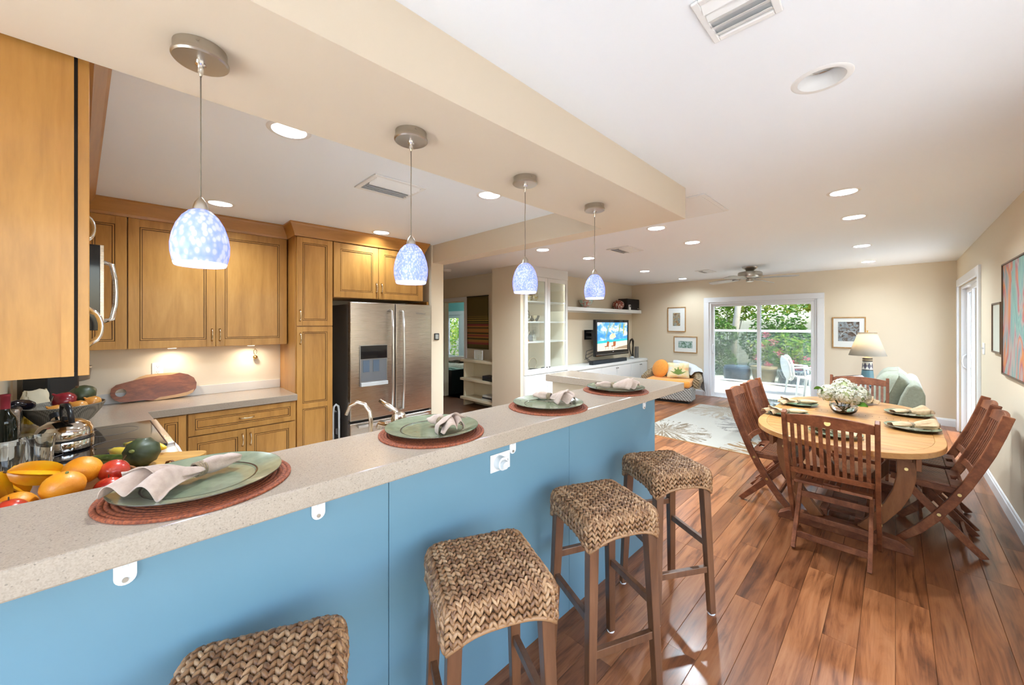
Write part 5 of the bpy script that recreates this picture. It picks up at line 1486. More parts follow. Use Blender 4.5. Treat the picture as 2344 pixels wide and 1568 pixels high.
def bar_stool():
    t = thing('bar_stool', 'backless bar stool with a woven seat and dark wooden legs', 'bar stool')
    seat = obj('woven_seat', woven_seat(), weave_m, t, smooth=True)
    seat['kind'] = 'stuff'
    # dark core under the weave, following the saddle edge
    g = G()
    def shell(u, v):
        a = 2*PI*u
        c, s_ = math.cos(a), math.sin(a)
        m_ = max(abs(c), abs(s_)); x, y = c/m_*HW, s_/m_*HW
        tt = min(abs(x), abs(y))/HW
        if v < 0.5: q = (x, y, SH-SIDE*(0.60+0.38*tt**3)*(1-v/0.5))
        else: q = (x*(1-(v-0.5)/0.5), y*(1-(v-0.5)/0.5), SH)
        p, n = roundbox(q)
        return tuple(p-n*0.0035)
    obj('seat_core', G().grid(shell, 72, 17, True), plain('seat_core', (0.085, 0.045, 0.022), 0.9), t, smooth=True)
    gs = G()
    pts = []
    for k in range(64):
        a = 2*PI*k/64
        c, s_ = math.cos(a), math.sin(a)
        m_ = max(abs(c), abs(s_)); x, y = c/m_*(HW+0.001), s_/m_*(HW+0.001)
        tt = min(abs(x), abs(y))/HW
        p, n = roundbox((x, y, SH-SIDE*(0.62+0.38*tt**3)))
        pts.append(p)
    obj('edge_braid', gs.tube(pts, 0.008, 6, closed=True), weave_m, t, smooth=True)
    w = 0.042
    lx, ly = 0.138, 0.138; fx, fy = 0.163, 0.163
    for sx in (-1, 1):
        for sy in (-1, 1):
            top = Vector((lx*sx, ly*sy, SH-0.07)); bot = Vector((fx*sx, fy*sy, 0.006))
            g = G()
            a = w/2; b = w/2*0.78
            vs = [(bot.x-b, bot.y-b, bot.z), (bot.x+b, bot.y-b, bot.z), (bot.x+b, bot.y+b, bot.z), (bot.x-b, bot.y+b, bot.z),
                  (top.x-a, top.y-a, top.z), (top.x+a, top.y-a, top.z), (top.x+a, top.y+a, top.z), (top.x-a, top.y+a, top.z)]
            g.add(vs, [(0, 3, 2, 1), (4, 5, 6, 7), (0, 1, 5, 4), (1, 2, 6, 5), (2, 3, 7, 6), (3, 0, 4, 7)])
            l = obj('leg', g, stoolwood_m, t, bevel=0.003)
            obj('floor_glide', G().cyl((bot.x, bot.y, 0), (bot.x, bot.y, 0.007), 0.018, n=12), plastic_m, l)
    def at(z): return 0.163 + (0.138-0.163)*z/0.69
    for sy, z in ((1, 0.36), (-1, 0.36)):
        q = at(z)
        obj('stretcher', G().box(-q+0.018, sy*q-0.011, z-0.016, q-0.018, sy*q+0.011, z+0.016), stoolwood_m, t, bevel=0.002)
    for sx, z in ((1, 0.235), (-1, 0.46)):
        q = at(z)
        obj('stretcher', G().box(sx*q-0.011, -q+0.018, z-0.016, sx*q+0.011, q-0.018, z+0.016), stoolwood_m, t, bevel=0.002)
    return t
st0 = bar_stool()
spots = [(-0.955, 0.175, -24, 'woven bar stool pulled up below the first place setting beside the chopping board'),
         (-0.925, 0.805, -24, 'woven bar stool below the plate in front of the taps'),
         (-0.912, 1.460, -24, 'woven bar stool below the third place setting'),
         (-0.905, 2.095, -31, 'woven bar stool at the end of the bar by the dining table')]
for k, (sx, sy, rz, lb) in enumerate(spots):
    if k == 0:
        st0.location = (sx, sy, 0); st0.rotation_euler = (0, 0, R(rz)); st0['label'] = lb; st0['group'] = 'woven bar stools'
    else:
        dup(st0, (sx, sy, 0), R(rz), lb, 'woven bar stools')
# ------------------------------------------------------------------ dining table
TX, TY, TZ = -0.285, 4.25, 0.74
HA, HB, HS = 0.525, 1.06, 0.42       # half width, half length, straight part
def half_x(y, a=HA, b=HB, s=HS):
    y = abs(y)
    if y <= s: return a
    q = min(1.0, (y-s)/(b-s))
    return a*max(0.0, 1-q**2.3)**(1/2.3)
t = thing('dining_table', 'oval slatted teak extension table on curved trestle legs', 'table', (TX, TY, 0))
inset = 0.055
# rim
def outline(a, b, s, n=96):
    pts = []
    for k in range(n):
        ang = 2*PI*k/n
        c, si = math.cos(ang), math.sin(ang)
        # parametrise by angle on each elliptical end
        y = b*math.copysign(abs(si)**0.9, si)
        x = math.copysign(half_x(y, a, b, s), c) if abs(c) > 1e-9 else 0.0
        pts.append((x, y))
    return pts
o1 = outline(HA, HB, HS); o2 = [(p[0]*(HA-inset)/HA, p[1]*(HB-inset)/HB) for p in o1]
n = len(o1)
g = G()
vs = [(p[0], p[1], TZ) for p in o1]+[(p[0], p[1], TZ) for p in o2]+[(p[0], p[1], TZ-0.036) for p in o1]+[(p[0], p[1], TZ-0.036) for p in o2]
fs = []
for i in range(n):
    j = (i+1) % n
    fs += [(i, j, n+j, n+i), (2*n+i, 3*n+i, 3*n+j, 2*n+j), (i, 2*n+i, 2*n+j, j), (n+i, n+j, 3*n+j, 3*n+i)]
g.add(vs, fs)
obj('rim', g, tabletop_m, t, bevel=0.003, smooth=30)
bi = HB-inset-0.001
np_ = 22
for k in range(np_):
    y0 = -bi + 2*bi*k/np_ + 0.001; y1 = -bi + 2*bi*(k+1)/np_ - 0.001
    m_ = 6
    f = lambda y: half_x(y*HB/(HB-inset))*(HA-inset)/HA - 0.001
    R_ = [(f(y0+(y1-y0)*i/m_), y0+(y1-y0)*i/m_) for i in range(m_+1)]
    poly = R_ + [(-x, y) for x, y in reversed(R_)]
    obj('top_slat', G().prism(poly, TZ-0.028, TZ-0.0008), tabletop_m, t)
gs = G()
for k in range(22):
    xx = -0.44+0.88*k/21
    gs.box(xx-0.0015, 0.165, TZ-0.0008, xx+0.0015, 0.185, TZ+0.0003)
obj('seam_slots', gs, dark_m, t)['kind'] = 'stuff'
g = G().box(-0.40, -0.78, 0.60, -0.375, 0.78, 0.70).box(0.375, -0.78, 0.60, 0.40, 0.78, 0.70).box(-0.375, -0.62, 0.60, 0.375, -0.59, 0.70).box(-0.375, 0.59, 0.60, 0.375, 0.62, 0.70)
obj('apron', g, tableleg_m, t, bevel=0.002)
for ye in (-0.60, 0.60):
    poly = [(-0.37, 0.0), (0.37, 0.0), (0.37, 0.03), (0.30, 0.075), (0.12, 0.085), (-0.12, 0.085), (-0.30, 0.075), (-0.37, 0.03)]
    obj('foot', G().prism(poly, ye-0.042, ye+0.042, 'y'), chairwood_m, t, bevel=0.004)
    for sx in (-1, 1):
        cl = [(0.33, 0.705), (0.335, 0.60), (0.335, 0.50), (0.315, 0.40), (0.27, 0.29), (0.20, 0.18), (0.13, 0.085)]
        L_, R2 = [], []
        for i, p in enumerate(cl):
            a = Vector(cl[max(i-1, 0)]); b = Vector(cl[min(i+1, len(cl)-1)]); d = (b-a).normalized(); nn = Vector((d.y, -d.x))*0.046
            L_.append((sx*(p[0]+nn.x), p[1]+nn.y*0.4)); R2.append((sx*(p[0]-nn.x), p[1]-nn.y*0.4))
        l = obj('leg', G().prism(L_ + R2[::-1], ye-0.026, ye+0.026, 'y'), tableleg_m, t, bevel=0.004)
        sy = -1 if ye < 0 else 1
        obj('bolt', G().cyl((sx*0.335, ye+sy*0.026, 0.56), (sx*0.335, ye+sy*0.029, 0.56), 0.010, n=12), brass_m, l)
        obj('corner_block', G().box(sx*0.335-0.03, ye+sy*0.026, 0.615, sx*0.335+0.03, ye+sy*0.045, 0.695), tableleg_m, l, bevel=0.003)
for sx in (-1, 1):
    obj('stretcher', G().box(sx*0.10-0.022, -0.56, 0.085, sx*0.10+0.022, 0.56, 0.125), chairwood_m, t, bevel=0.003)
for k in range(4):
    obj('stretcher_slat', G().box(-0.078, -0.45+0.26*k, 0.09, 0.078, -0.34+0.26*k, 0.115), chairwood_m, t)

# ------------------------------------------------------------------ folding slatted chairs
POST = [(0.19, 0.0), (0.10, 0.105), (0.02, 0.215), (-0.055, 0.34), (-0.115, 0.46), (-0.165, 0.58), (-0.212, 0.70), (-0.250, 0.82), (-0.285, 0.945)]
def post_at(z):
    for (ya, za), (yb, zb) in zip(POST[:-1], POST[1:]):
        if za <= z <= zb:
            s = (z-za)/(zb-za); return ya+(yb-ya)*s
    return POST[-1][0]
def ribbon(pts, half, x0, x1):
    """board following a curve in the (y,z) plane"""
    A, B = [], []
    for i, p in enumerate(pts):
        a = Vector(pts[max(i-1, 0)]); b = Vector(pts[min(i+1, len(pts)-1)]); d = (b-a).normalized(); nn = Vector((-d.y, d.x))
        h = half
        A.append((p[0]+nn.x*h, p[1]+nn.y*h)); B.append((p[0]-nn.x*h, p[1]-nn.y*h))
    return G().prism(A+B[::-1], x0, x1, 'x')
def folding_chair():
    t = thing('folding_chair', 'folding teak dining chair with slatted seat and back', 'chair')
    W_ = 0.226
    for sx in (-1, 1):
        g = ribbon(POST, 0.026, sx*W_-0.0125, sx*W_+0.0125)
        g.v = [(p[0], p[1], max(p[2], 0.0)) for p in g.v]
        p_ = obj('back_post', g, chairwood_m, t, bevel=0.004)
        obj('bolt', G().cyl((sx*(W_+0.0125), post_at(0.24), 0.24), (sx*(W_+0.0150), post_at(0.24), 0.24), 0.010, n=12).cyl((sx*(W_+0.0125), post_at(0.40), 0.40), (sx*(W_+0.0150), post_at(0.40), 0.40), 0.010, n=12), brass_m, p_)
        rl = [(0.185, 0.425), (0.10, 0.335), (-0.05, 0.165), (-0.195, 0.0)]
        g = ribbon(rl, 0.024, sx*0.190-0.0115, sx*0.190+0.0115)
        g.v = [(p[0], p[1], max(p[2], 0.0)) for p in g.v]
        obj('rear_leg', g, chairwood_m, t, bevel=0.003)
        # seat side rail
        g = ribbon([(0.235, 0.438), (0.08, 0.420), (-0.095, 0.412)], 0.020, sx*0.207-0.0055, sx*0.207+0.0055)
        obj('seat_rail', g, chairwood_m, t, bevel=0.002)
    for k in range(13):
        x = -0.188+0.376*k/12
        g = ribbon([(0.205, 0.455), (0.12, 0.441), (0.03, 0.436), (-0.045, 0.438)], 0.0055, x-0.0105, x+0.0105)
        obj('seat_slat', g, chairy_m, t)
    obj('seat_front_bar', G().box(-0.20, 0.203, 0.436, 0.20, 0.245, 0.460), chairwood_m, t, bevel=0.005)
    sb = obj('seat_back_board', G().box(-0.20, -0.115, 0.428, -0.045, -0.047, 0.446).box(0.045, -0.115, 0.428, 0.20, -0.047, 0.446).box(-0.045, -0.062, 0.428, 0.045, -0.047, 0.446).box(-0.045, -0.115, 0.428, 0.045, -0.095, 0.446), chairwood_m, t, bevel=0.003)
    # backrest
    zl, zh = 0.545, 0.865
    for k in range(11):
        x = -0.185+0.37*k/10
        bow = -0.018*(1-(x/0.21)**2)
        g = ribbon([(post_at(z)+bow, z) for z in (zl-0.01, 0.65, 0.76, zh+0.01)], 0.0055, x-0.0105, x+0.0105)
        obj('back_slat', g, chairy_m, t)
    def rail(z0, z1, arch):
        g = G(); m_ = 14; vs = []; fs = []
        for k in range(m_+1):
            x = -0.214+0.428*k/m_
            bow = -0.018*(1-(x/0.214)**2)
            top = z1 + arch*(1-(x/0.214)**2)
            ya = post_at(z0)+bow; yb = post_at(min(top, 0.94))+bow
            vs += [(x, ya-0.010, z0), (x, ya+0.010, z0), (x, yb+0.010, top), (x, yb-0.010, top)]
        for k in range(m_):
            for j in range(4):
                fs.append((k*4+j, k*4+(j+1) % 4, (k+1)*4+(j+1) % 4, (k+1)*4+j))
        fs += [(0, 1, 2, 3), (m_*4, m_*4+3, m_*4+2, m_*4+1)]
        return g.add(vs, fs)
    tr = obj('top_rail', rail(zh, 0.922, 0.022), chairwood_m, t, bevel=0.003)
    obj('badge', G().cyl((0, post_at(0.90)-0.0295, 0.90), (0, post_at(0.90)-0.0275, 0.90), 0.016, n=20).xf(Matrix.Translation((0, 0, 0))), brass_m, tr)
    obj('lower_rail', rail(zl-0.040, zl, 0.0), chairwood_m, t, bevel=0.003)
    obj('front_stretcher', G().box(-0.214, post_at(0.13)-0.009, 0.115, 0.214, post_at(0.13)+0.009, 0.150), chairwood_m, t, bevel=0.002)
    obj('rear_stretcher', G().box(-0.179, -0.135, 0.060, 0.179, -0.115, 0.100), chairwood_m, t, bevel=0.002)
    obj('link_bar', G().box(-0.179, -0.030, 0.30-0.02, 0.179, -0.012, 0.34-0.02).xf(Matrix.Translation((0, 0.085, 0.0))), chairwood_m, t, bevel=0.002)
    return t
fc = folding_chair()
CH = [(-0.30, 3.365, 0, 'folding slatted teak chair with its brass badged back to the bar stools'),
      (0.21, 4.07, 90, 'folding slatted teak chair by the painting wall, nearer the large abstract painting'),
      (0.22, 4.562, 90, 'folding slatted teak chair by the painting wall, nearer the side sliding door'),
      (-0.755, 3.945, -90, 'folding slatted teak chair on the rug side of the table, nearer the bar'),
      (-0.755, 4.50, -90, 'folding slatted teak chair on the rug side of the table, nearer the coffee table'),
      (-0.285, 5.34, 180, 'folding slatted teak chair at the table end in front of the sofa')]
for k, (cx, cy, rz, lb) in enumerate(CH):
    if k == 0:
        fc.location = (cx, cy, 0); fc.rotation_euler = (0, 0, R(rz)); fc['label'] = lb; fc['group'] = 'folding dining chairs'
    else:
        dup(fc, (cx, cy, 0), R(rz), lb, 'folding dining chairs')

# plates and napkins
DP = [(-0.655, 3.99, 222, 'on the rug side nearer the bar'), (-0.66, 4.56, 215, 'on the rug side nearer the coffee table'),
      (0.085, 4.10, 40, 'by the painting wall nearer the painting'), (0.075, 4.72, 50, 'by the painting wall nearer the side door'),
      (-0.30, 3.50, 150, 'behind the brass badged chair'), (-0.30, 5.06, 20, 'at the table end in front of the sofa')]
for k, (px, py, rz, lb) in enumerate(DP):
    plate('dinner_plate', 'sage green plate ' + lb, (px, py, TZ+0.0002), 0.150, 'sage plates on the dining table')
    napkin('napkin', 'tan linen napkin in a woven ring ' + lb, (px, py, TZ+0.008), R(rz), tan_m, 30+k, 0.33, 0.062, 0.036, 0.022, 0.0, 'tan napkins on the dining table', curl=0.9)

# ------------------------------------------------------------------ hydrangeas in a glass bowl
VX, VY = -0.32, 4.40
t = thing('glass_vase', 'round clear glass bowl of white hydrangeas on the dining table', 'vase', (VX, VY, TZ))
prof = [(0.045, 0.0), (0.06, 0.003), (0.085, 0.025), (0.098, 0.06), (0.094, 0.095), (0.080, 0.125), (0.0765, 0.125), (0.090, 0.093), (0.0935, 0.06), (0.080, 0.030), (0.05, 0.010), (0.002, 0.008)]
obj('bowl', G().lathe(prof, 40), clear_m, t, smooth=60)
obj('water', G().lathe([(0.045, 0.0105), (0.0785, 0.0315), (0.0925, 0.06), (0.0915, 0.075), (0.002, 0.075)], 40), plain('water', (1, 1, 1), 0.0, trans=1.0, ior=1.33), t, smooth=40)
stemm = plain('flower_stem', (0.10, 0.17, 0.035), 0.5)
def petal_mat():
    m = leaf_mat('hydrangea_petal', [(0.52, 0.47, 0.34), (0.62, 0.58, 0.48), (0.66, 0.64, 0.57), (0.56, 0.56, 0.42)], 0.35)
    return m
petal = petal_mat()
heads = [(0.0, 0.0, 0.215, 0.088), (-0.095, -0.045, 0.165, 0.080), (0.095, 0.035, 0.160, 0.082), (0.03, -0.095, 0.165, 0.080), (-0.04, 0.095, 0.17, 0.078), (0.085, -0.075, 0.15, 0.068), (-0.10, 0.05, 0.155, 0.07)]
hl = ['crowning the bouquet', 'towards the coffee table', 'towards the painting wall', 'towards the bar stools', 'towards the sofa', 'drooping towards the near plate', 'hidden at the rug side']
for hi, (hx, hy, hz, hr) in enumerate(heads):
    h = thing('hydrangea', 'white hydrangea head ' + hl[hi], 'flower', (VX, VY, TZ), 0, 'white hydrangeas in the glass bowl')
    rng = random.Random(60+hi)
    g = G()
    for i in range(230):
        zc_ = rng.uniform(-0.55, 1); a = rng.uniform(0, 2*PI); rr = math.sqrt(1-zc_*zc_)
        n_ = Vector((rr*math.cos(a), rr*math.sin(a), zc_))
        c = Vector((hx, hy, hz)) + n_*hr*rng.uniform(0.9, 1.03)
        a1 = n_.orthogonal().normalized(); a1.rotate(Matrix.Rotation(rng.uniform(0, PI), 3, n_)); b1 = n_.cross(a1)
        s = rng.uniform(0.011, 0.0145)
        for q in range(4):
            d = a1*math.cos(q*PI/2)+b1*math.sin(q*PI/2); e = n_.cross(d)
            g.add([c, c+d*s*0.6+e*s*0.5+n_*0.002, c+d*s*1.15+n_*0.003, c+d*s*0.6-e*s*0.5+n_*0.002], [(0, 1, 2, 3)])
    o = obj('petals', g, petal, h); o['kind'] = 'stuff'
    obj('core', G().ball((hx, hy, hz), hr*0.80, 14, 10), plain('flower_core_%d' % hi, (0.34, 0.36, 0.18), 0.8), h, smooth=True)
    obj('stem', G().tube([(hx*0.9, hy*0.9, hz-0.04), (hx*0.6, hy*0.6, 0.115), (hx*0.3, hy*0.3, 0.06), (-hx*0.3, -hy*0.3, 0.02)], 0.0035, 6), stemm, h, smooth=True)
    if hi in (1, 3, 5, 0):
        lp = {0: (0.055, -0.055, 0.22, 60), 1: (-0.155, -0.085, 0.195, 160), 3: (0.06, -0.11, 0.115, 20), 5: (0.12, -0.13, 0.10, -20)}[hi]
        def lf(u, v, lp=lp):
            s = (v-0.5)*2; w = 0.028*math.sin(PI*min(0.98, max(0.02, u)))**0.8
            q = Vector((0.075*(u-0.4), w*s, 0.012*s*s+0.01*math.sin(PI*u)))
            q.rotate(Matrix.Rotation(R(35), 3, 'X')); q.rotate(Matrix.Rotation(R(lp[3]), 3, 'Z'))
            return tuple(q+Vector(lp[:3]))
        obj('leaf', G().grid(lf, 9, 5), leaf_mat('hydrangea_leaf_%d' % hi, [(0.05, 0.13, 0.02), (0.10, 0.20, 0.03)], 0.25), h, smooth=True)
# ------------------------------------------------------------------ living room
def rug_mat():
    m, nt, b = M_('coral_rug')
    tc = nt.nodes.new('ShaderNodeTexCoord')
    sep = nt.nodes.new('ShaderNodeSeparateXYZ'); nt.links.new(tc.outputs['Object'], sep.inputs[0])
    base = (0.40, 0.40, 0.38)
    nb = noise(nt, tc.outputs['Object'], 1.2, 3)
    col_ = mixc(nt, nb.outputs['Fac'], (0.27, 0.255, 0.225), (0.345, 0.315, 0.262))
    for (cx, cy, rad, c, seed) in ((0.95, 0.05, 0.75, (0.17, 0.085, 0.02), 1.0), (-0.62, 0.30, 0.62, (0.12, 0.08, 0.04), 5.0), (0.55, 1.55, 0.85, (0.13, 0.115, 0.10), 9.0), (-0.35, 2.30, 0.75, (0.22, 0.17, 0.11), 13.0), (0.9, 2.7, 0.8, (0.24, 0.16, 0.08), 17.0)):
        dx = math_(nt, 'SUBTRACT', sep.outputs[0], cx); dy = math_(nt, 'SUBTRACT', sep.outputs[1], cy)
        r = math_(nt, 'SQRT', math_(nt, 'ADD', math_(nt, 'MULTIPLY', dx, dx), math_(nt, 'MULTIPLY', dy, dy)))
        a = math_(nt, 'ARCTAN2', dy, dx)
        cb = nt.nodes.new('ShaderNodeCombineXYZ')
        nt.links.new(math_(nt, 'MULTIPLY', a, 9.0), cb.inputs[0]); nt.links.new(math_(nt, 'MULTIPLY', r, 3.0), cb.inputs[1]); cb.inputs[2].default_value = seed
        n1 = noise(nt, cb.outputs[0], 1.5, 2, 0.5, 0.4)
        n2 = noise(nt, tc.outputs['Object'], 55, 2)
        e = math_(nt, 'SUBTRACT', rad, r)
        k = math_(nt, 'ADD', n1.outputs['Fac'], math_(nt, 'MULTIPLY', e, 0.22))
        k = math_(nt, 'ADD', k, math_(nt, 'MULTIPLY', math_(nt, 'SUBTRACT', n2.outputs['Fac'], 0.5), 0.25))
        s = math_(nt, 'MULTIPLY', math_(nt, 'GREATER_THAN', k, 0.56), math_(nt, 'GREATER_THAN', e, 0.0))
        col_ = mixc(nt, s, col_, c)
    nt.links.new(col_, b.inputs['Base Color'])
    b.inputs['Roughness'].default_value = 0.95; b.inputs['Sheen Weight'].default_value = 0.2
    nf = noise(nt, tc.outputs['Object'], 220, 2); bumpto(nt, b, nf.outputs['Fac'], 0.5, 0.004)
    return m
t = thing('area_rug', 'pale grey rug with gold coral sprays beside the dining table', 'rug', (-1.72, 5.06, 0))
obj('pile', G().box(-0.88, 0.0, 0.0008, 0.87, 2.55, 0.011), rug_mat(), t, bevel=0.004)
obj('binding', G().box(-0.886, -0.006, 0.0006, 0.876, 0.004, 0.0085).box(-0.886, 2.546, 0.0006, 0.876, 2.556, 0.0085).box(-0.886, 0.004, 0.0006, -0.876, 2.546, 0.0085).box(0.866, 0.004, 0.0006, 0.876, 2.546, 0.0085), plain('rug_binding', (0.42, 0.28, 0.14), 0.9), t)

# wicker armchair with cushions and throw
def wicker_mat(name, c1, c2, sc):
    m, nt, b = M_(name)
    v = vec(nt, 'Object', (1, 1, 1), rnd=False)
    w1 = nt.nodes.new('ShaderNodeTexWave'); w1.inputs['Scale'].default_value = sc; w1.bands_direction = 'Z'
    w2 = nt.nodes.new('ShaderNodeTexWave'); w2.inputs['Scale'].default_value = sc*0.8; w2.bands_direction = 'DIAGONAL'
    for w in (w1, w2):
        w.inputs['Distortion'].default_value = 2.0; nt.links.new(v, w.inputs['Vector'])
    f = math_(nt, 'MULTIPLY', w1.outputs['Fac'], w2.outputs['Fac'])
    rp = ramp(nt, [(0.05, tuple(x*0.35 for x in c1)), (0.3, c1), (0.8, c2)])
    nt.links.new(f, rp.inputs[0]); nt.links.new(rp.outputs[0], b.inputs['Base Color'])
    b.inputs['Roughness'].default_value = 0.7
    bumpto(nt, b, f, 0.8, 0.008)
    return m
wick_m = wicker_mat('tan_wicker', (0.36, 0.25, 0.13), (0.58, 0.47, 0.30), 14)
wickg_m = wicker_mat('grey_wicker', (0.40, 0.38, 0.34), (0.66, 0.64, 0.60), 14)
orange_f = fabric('orange_cushion', (0.74, 0.27, 0.035), (0.80, 0.33, 0.055), 30)
AX, AY, AR = -3.20, 7.68, R(-150)
t = thing('wicker_armchair', 'wide low wicker tub armchair by the far wall', 'armchair', (AX, AY, 0), R(10))
# local: faces -y ; base box, tub back
poly = [(-0.44, -0.32), (0.44, -0.32), (0.46, 0.0), (0.40, 0.30), (0.22, 0.42), (-0.22, 0.42), (-0.40, 0.30), (-0.46, 0.0)]
obj('base', G().prism(poly, 0.05, 0.30), wickg_m, t, bevel=0.02)
obj('plinth', G().prism([(p[0]*0.86, p[1]*0.86) for p in poly], 0.0, 0.05), dark_m, t)
gb = G(); m_ = 30; sec = 10; vs = []; fs = []
for k in range(m_+1):
    a = R(-18) + (PI+R(36))*k/m_
    cx, cy = 0.50*math.cos(a), 0.03+0.43*math.sin(a)
    top = 0.47 + 0.24*max(0.0, math.sin(a))**1.2
    nx, ny = math.cos(a), math.sin(a)
    prof = [(-0.05, 0.28), (-0.055, top-0.06), (-0.03, top-0.01), (0.02, top), (0.07, top-0.02), (0.085, top-0.07), (0.06, top-0.11), (0.035, 0.28)]
    for o_, z in prof: vs.append((cx+nx*o_, cy+ny*o_, z))
q = len(prof)
for k in range(m_):
    for j in range(q):
        fs.append((k*q+j, k*q+(j+1) % q, (k+1)*q+(j+1) % q, (k+1)*q+j))
fs += [tuple(range(q)), tuple(range(m_*q, (m_+1)*q))]
gb.add(vs, fs)
obj('tub_back', gb, wick_m, t, smooth=50)
sc_ = thing('seat_cushion', 'thick orange seat cushion on the wicker armchair', 'cushion', (AX, AY, 0.301), R(10))
obj('cover', G().box(-0.42, -0.34, 0, 0.42, 0.26, 0.13), orange_f, sc_, bevel=0.045, seg=4)
obj('piping', G().tube([(-0.40, -0.32, 0.115), (0.40, -0.32, 0.115), (0.40, 0.24, 0.115), (-0.40, 0.24, 0.115)], 0.008, 6, closed=True), orange_f, sc_, smooth=True)
def pillow_mesh(w, h, d, n=14, pinch=0.12):
    g = G()
    for sgn in (-1, 1):
        def f(u, v, sgn=sgn):
            x = (u-0.5)*2; y = (v-0.5)*2
            bul = (max(0.0, (1-x**4)*(1-y**4)))**0.5
            k = 1 - pinch*(1-abs(x))*abs(y)**3 * 0.6; l = 1 - pinch*(1-abs(y))*abs(x)**3*0.6
            return (x*w/2*l, sgn*d/2*bul, y*h/2*k)
        g.grid(f, n, n)
    return g
def local_on(base, lx, ly, lz, rz):
    c, s = math.cos(rz), math.sin(rz)
    return (base[0]+c*lx-s*ly, base[1]+s*lx+c*ly, lz)
p = thing('round_pillow', 'round bright orange scatter pillow leaning in the wicker armchair', 'pillow', local_on((AX, AY), -0.23, 0.12, 0.60, R(10)), R(-20))
obj('cover', G().ball((0, 0, 0), 0.20, 20, 14, (1, 0.42, 0.95)), orange_f, p, smooth=True, rot=(R(-18), 0, 0))
obj('piping', G().tube([(0.20*math.cos(a), 0, 0.19*math.sin(a)) for a in [2*PI*k/32 for k in range(32)]], 0.006, 6, closed=True), orange_f, p, smooth=True, rot=(R(-18), 0, 0))
p = thing('printed_pillow', 'square pillow printed with a green spiky plant in the wicker armchair', 'pillow', local_on((AX, AY), 0.12, 0.10, 0.585, R(10)), R(25))
m, nt, b = M_('watercolour_print')
n = noise(nt, vec(nt, rnd=False), 9, 3)
rp = ramp(nt, [(0.3, (0.62, 0.66, 0.66)), (0.45, (0.74, 0.66, 0.42)), (0.6, (0.72, 0.60, 0.30)), (0.7, (0.74, 0.36, 0.16))])
nt.links.new(n.outputs['Fac'], rp.inputs[0]); nt.links.new(rp.outputs[0], b.inputs['Base Color']); b.inputs['Roughness'].default_value = 0.9
o = obj('cover', pillow_mesh(0.42, 0.32, 0.13), m, p, smooth=True, rot=(R(-18), 0, 0))
gl = G()
for k in range(9):
    a = R(-70+17.5*k)
    ln = 0.17 if k % 2 == 0 else 0.13
    tip = (ln*math.sin(a), -0.055, -0.10+ln*math.cos(a)*1.35); bs = (0.0, -0.067, -0.10)
    d = Vector((math.cos(a), 0, -math.sin(a)))*0.013
    mid = Vector(((tip[0]+bs[0])/2, -0.0695, (tip[2]+bs[2])/2))
    gl.add([Vector(bs)-d*0.4, mid-d, Vector(tip), mid+d, Vector(bs)+d*0.4], [(0, 1, 2, 3, 4)])
obj('plant_print', gl, plain('plant_green', (0.16, 0.24, 0.06), 0.9), o, solid=0.001)
thr = thing('throw_blanket', 'pale grey knitted throw draped over the armchair back', 'blanket', (AX, AY, 0.0), R(10))
def throwf(u, v):
    a = R(20)+R(75)*u
    k = v
    top = 0.47 + 0.24*max(0.0, math.sin(a))**1.2
    rip = 0.010*math.sin(26*u+6*v)
    if k < 0.35:    # inside
        q = k/0.35; o_ = -0.075-0.05*(1-q); z = 0.50+(top-0.48)*q
    elif k < 0.55:
        q = (k-0.35)/0.2; o_ = -0.075+0.185*q; z = top+0.022+0.02*math.sin(PI*q)
    else:
        q = (k-0.55)/0.45; o_ = 0.110+0.04*q; z = top-0.01-(top-0.16-0.15*math.sin(2*u))*q
    return ((0.50+o_+rip)*math.cos(a), 0.03+(0.43+o_+rip)*math.sin(a), z)
knit = fabric('grey_knit', (0.50, 0.53, 0.56), (0.68, 0.70, 0.72), 60, bump=0.6)
obj('cloth', G().grid(throwf, 30, 34), knit, thr, smooth=True, solid=0.01)
gfr = G()
for k in range(18):
    u = k/17; pq = Vector(throwf(u, 1.0))
    gfr.cyl(pq, pq+Vector((0.004*math.sin(k), 0.0, -0.05)), 0.004, 0.002, 5)
obj('fringe', gfr, knit, thr)['kind'] = 'stuff'

# sofa seen from its end, with pillow, lamp and side table
green_f = fabric('sage_sofa', (0.27, 0.285, 0.21), (0.34, 0.36, 0.275), 40)
SX, SY = -0.22, 6.05
t = thing('sofa', 'sage green sofa with loose back cushions seen end on', 'sofa', (SX, SY, 0))
obj('seat_base', G().box(-0.48, 0.05, 0.06, 0.38, 1.40, 0.30), green_f, t, bevel=0.03)
for k in range(2):
    obj('seat_cushion', G().box(-0.52, 0.10+0.64*k, 0.30, 0.20, 0.73+0.64*k, 0.46), green_f, t, bevel=0.05, seg=4)
g = G().prism([(0.22, 0.05), (0.43, 0.05), (0.45, 0.45), (0.45, 0.74), (0.42, 0.83), (0.36, 0.86), (0.31, 0.83), (0.26, 0.70), (0.20, 0.45)], 0.03, 1.42, 'y')
obj('back_frame', g, green_f, t, bevel=0.025, seg=3)
for k in range(2):
    c = obj('back_cushion', pillow_mesh(0.64, 0.54, 0.30, 16, 0.05), green_f, t, smooth=True, loc=(0.155, 0.40+0.66*k, 0.685), rot=(R(20), 0, R(90)))
    obj('piping', G().tube([(-0.31, 0, -0.26), (0.31, 0, -0.26), (0.31, 0, 0.26), (-0.31, 0, 0.26)], 0.008, 6, closed=True), green_f, c, smooth=True)
obj('arm', G().box(-0.46, 1.42, 0.06, 0.40, 1.56, 0.58), green_f, t, bevel=0.05, seg=3)
for lx, ly in ((-0.42, 0.10), (0.34, 0.10), (-0.42, 1.46), (0.34, 1.46)):
    obj('foot', G().cyl((lx, ly, 0), (lx, ly, 0.07), 0.025, 0.03, 10), darkwood_m, t)
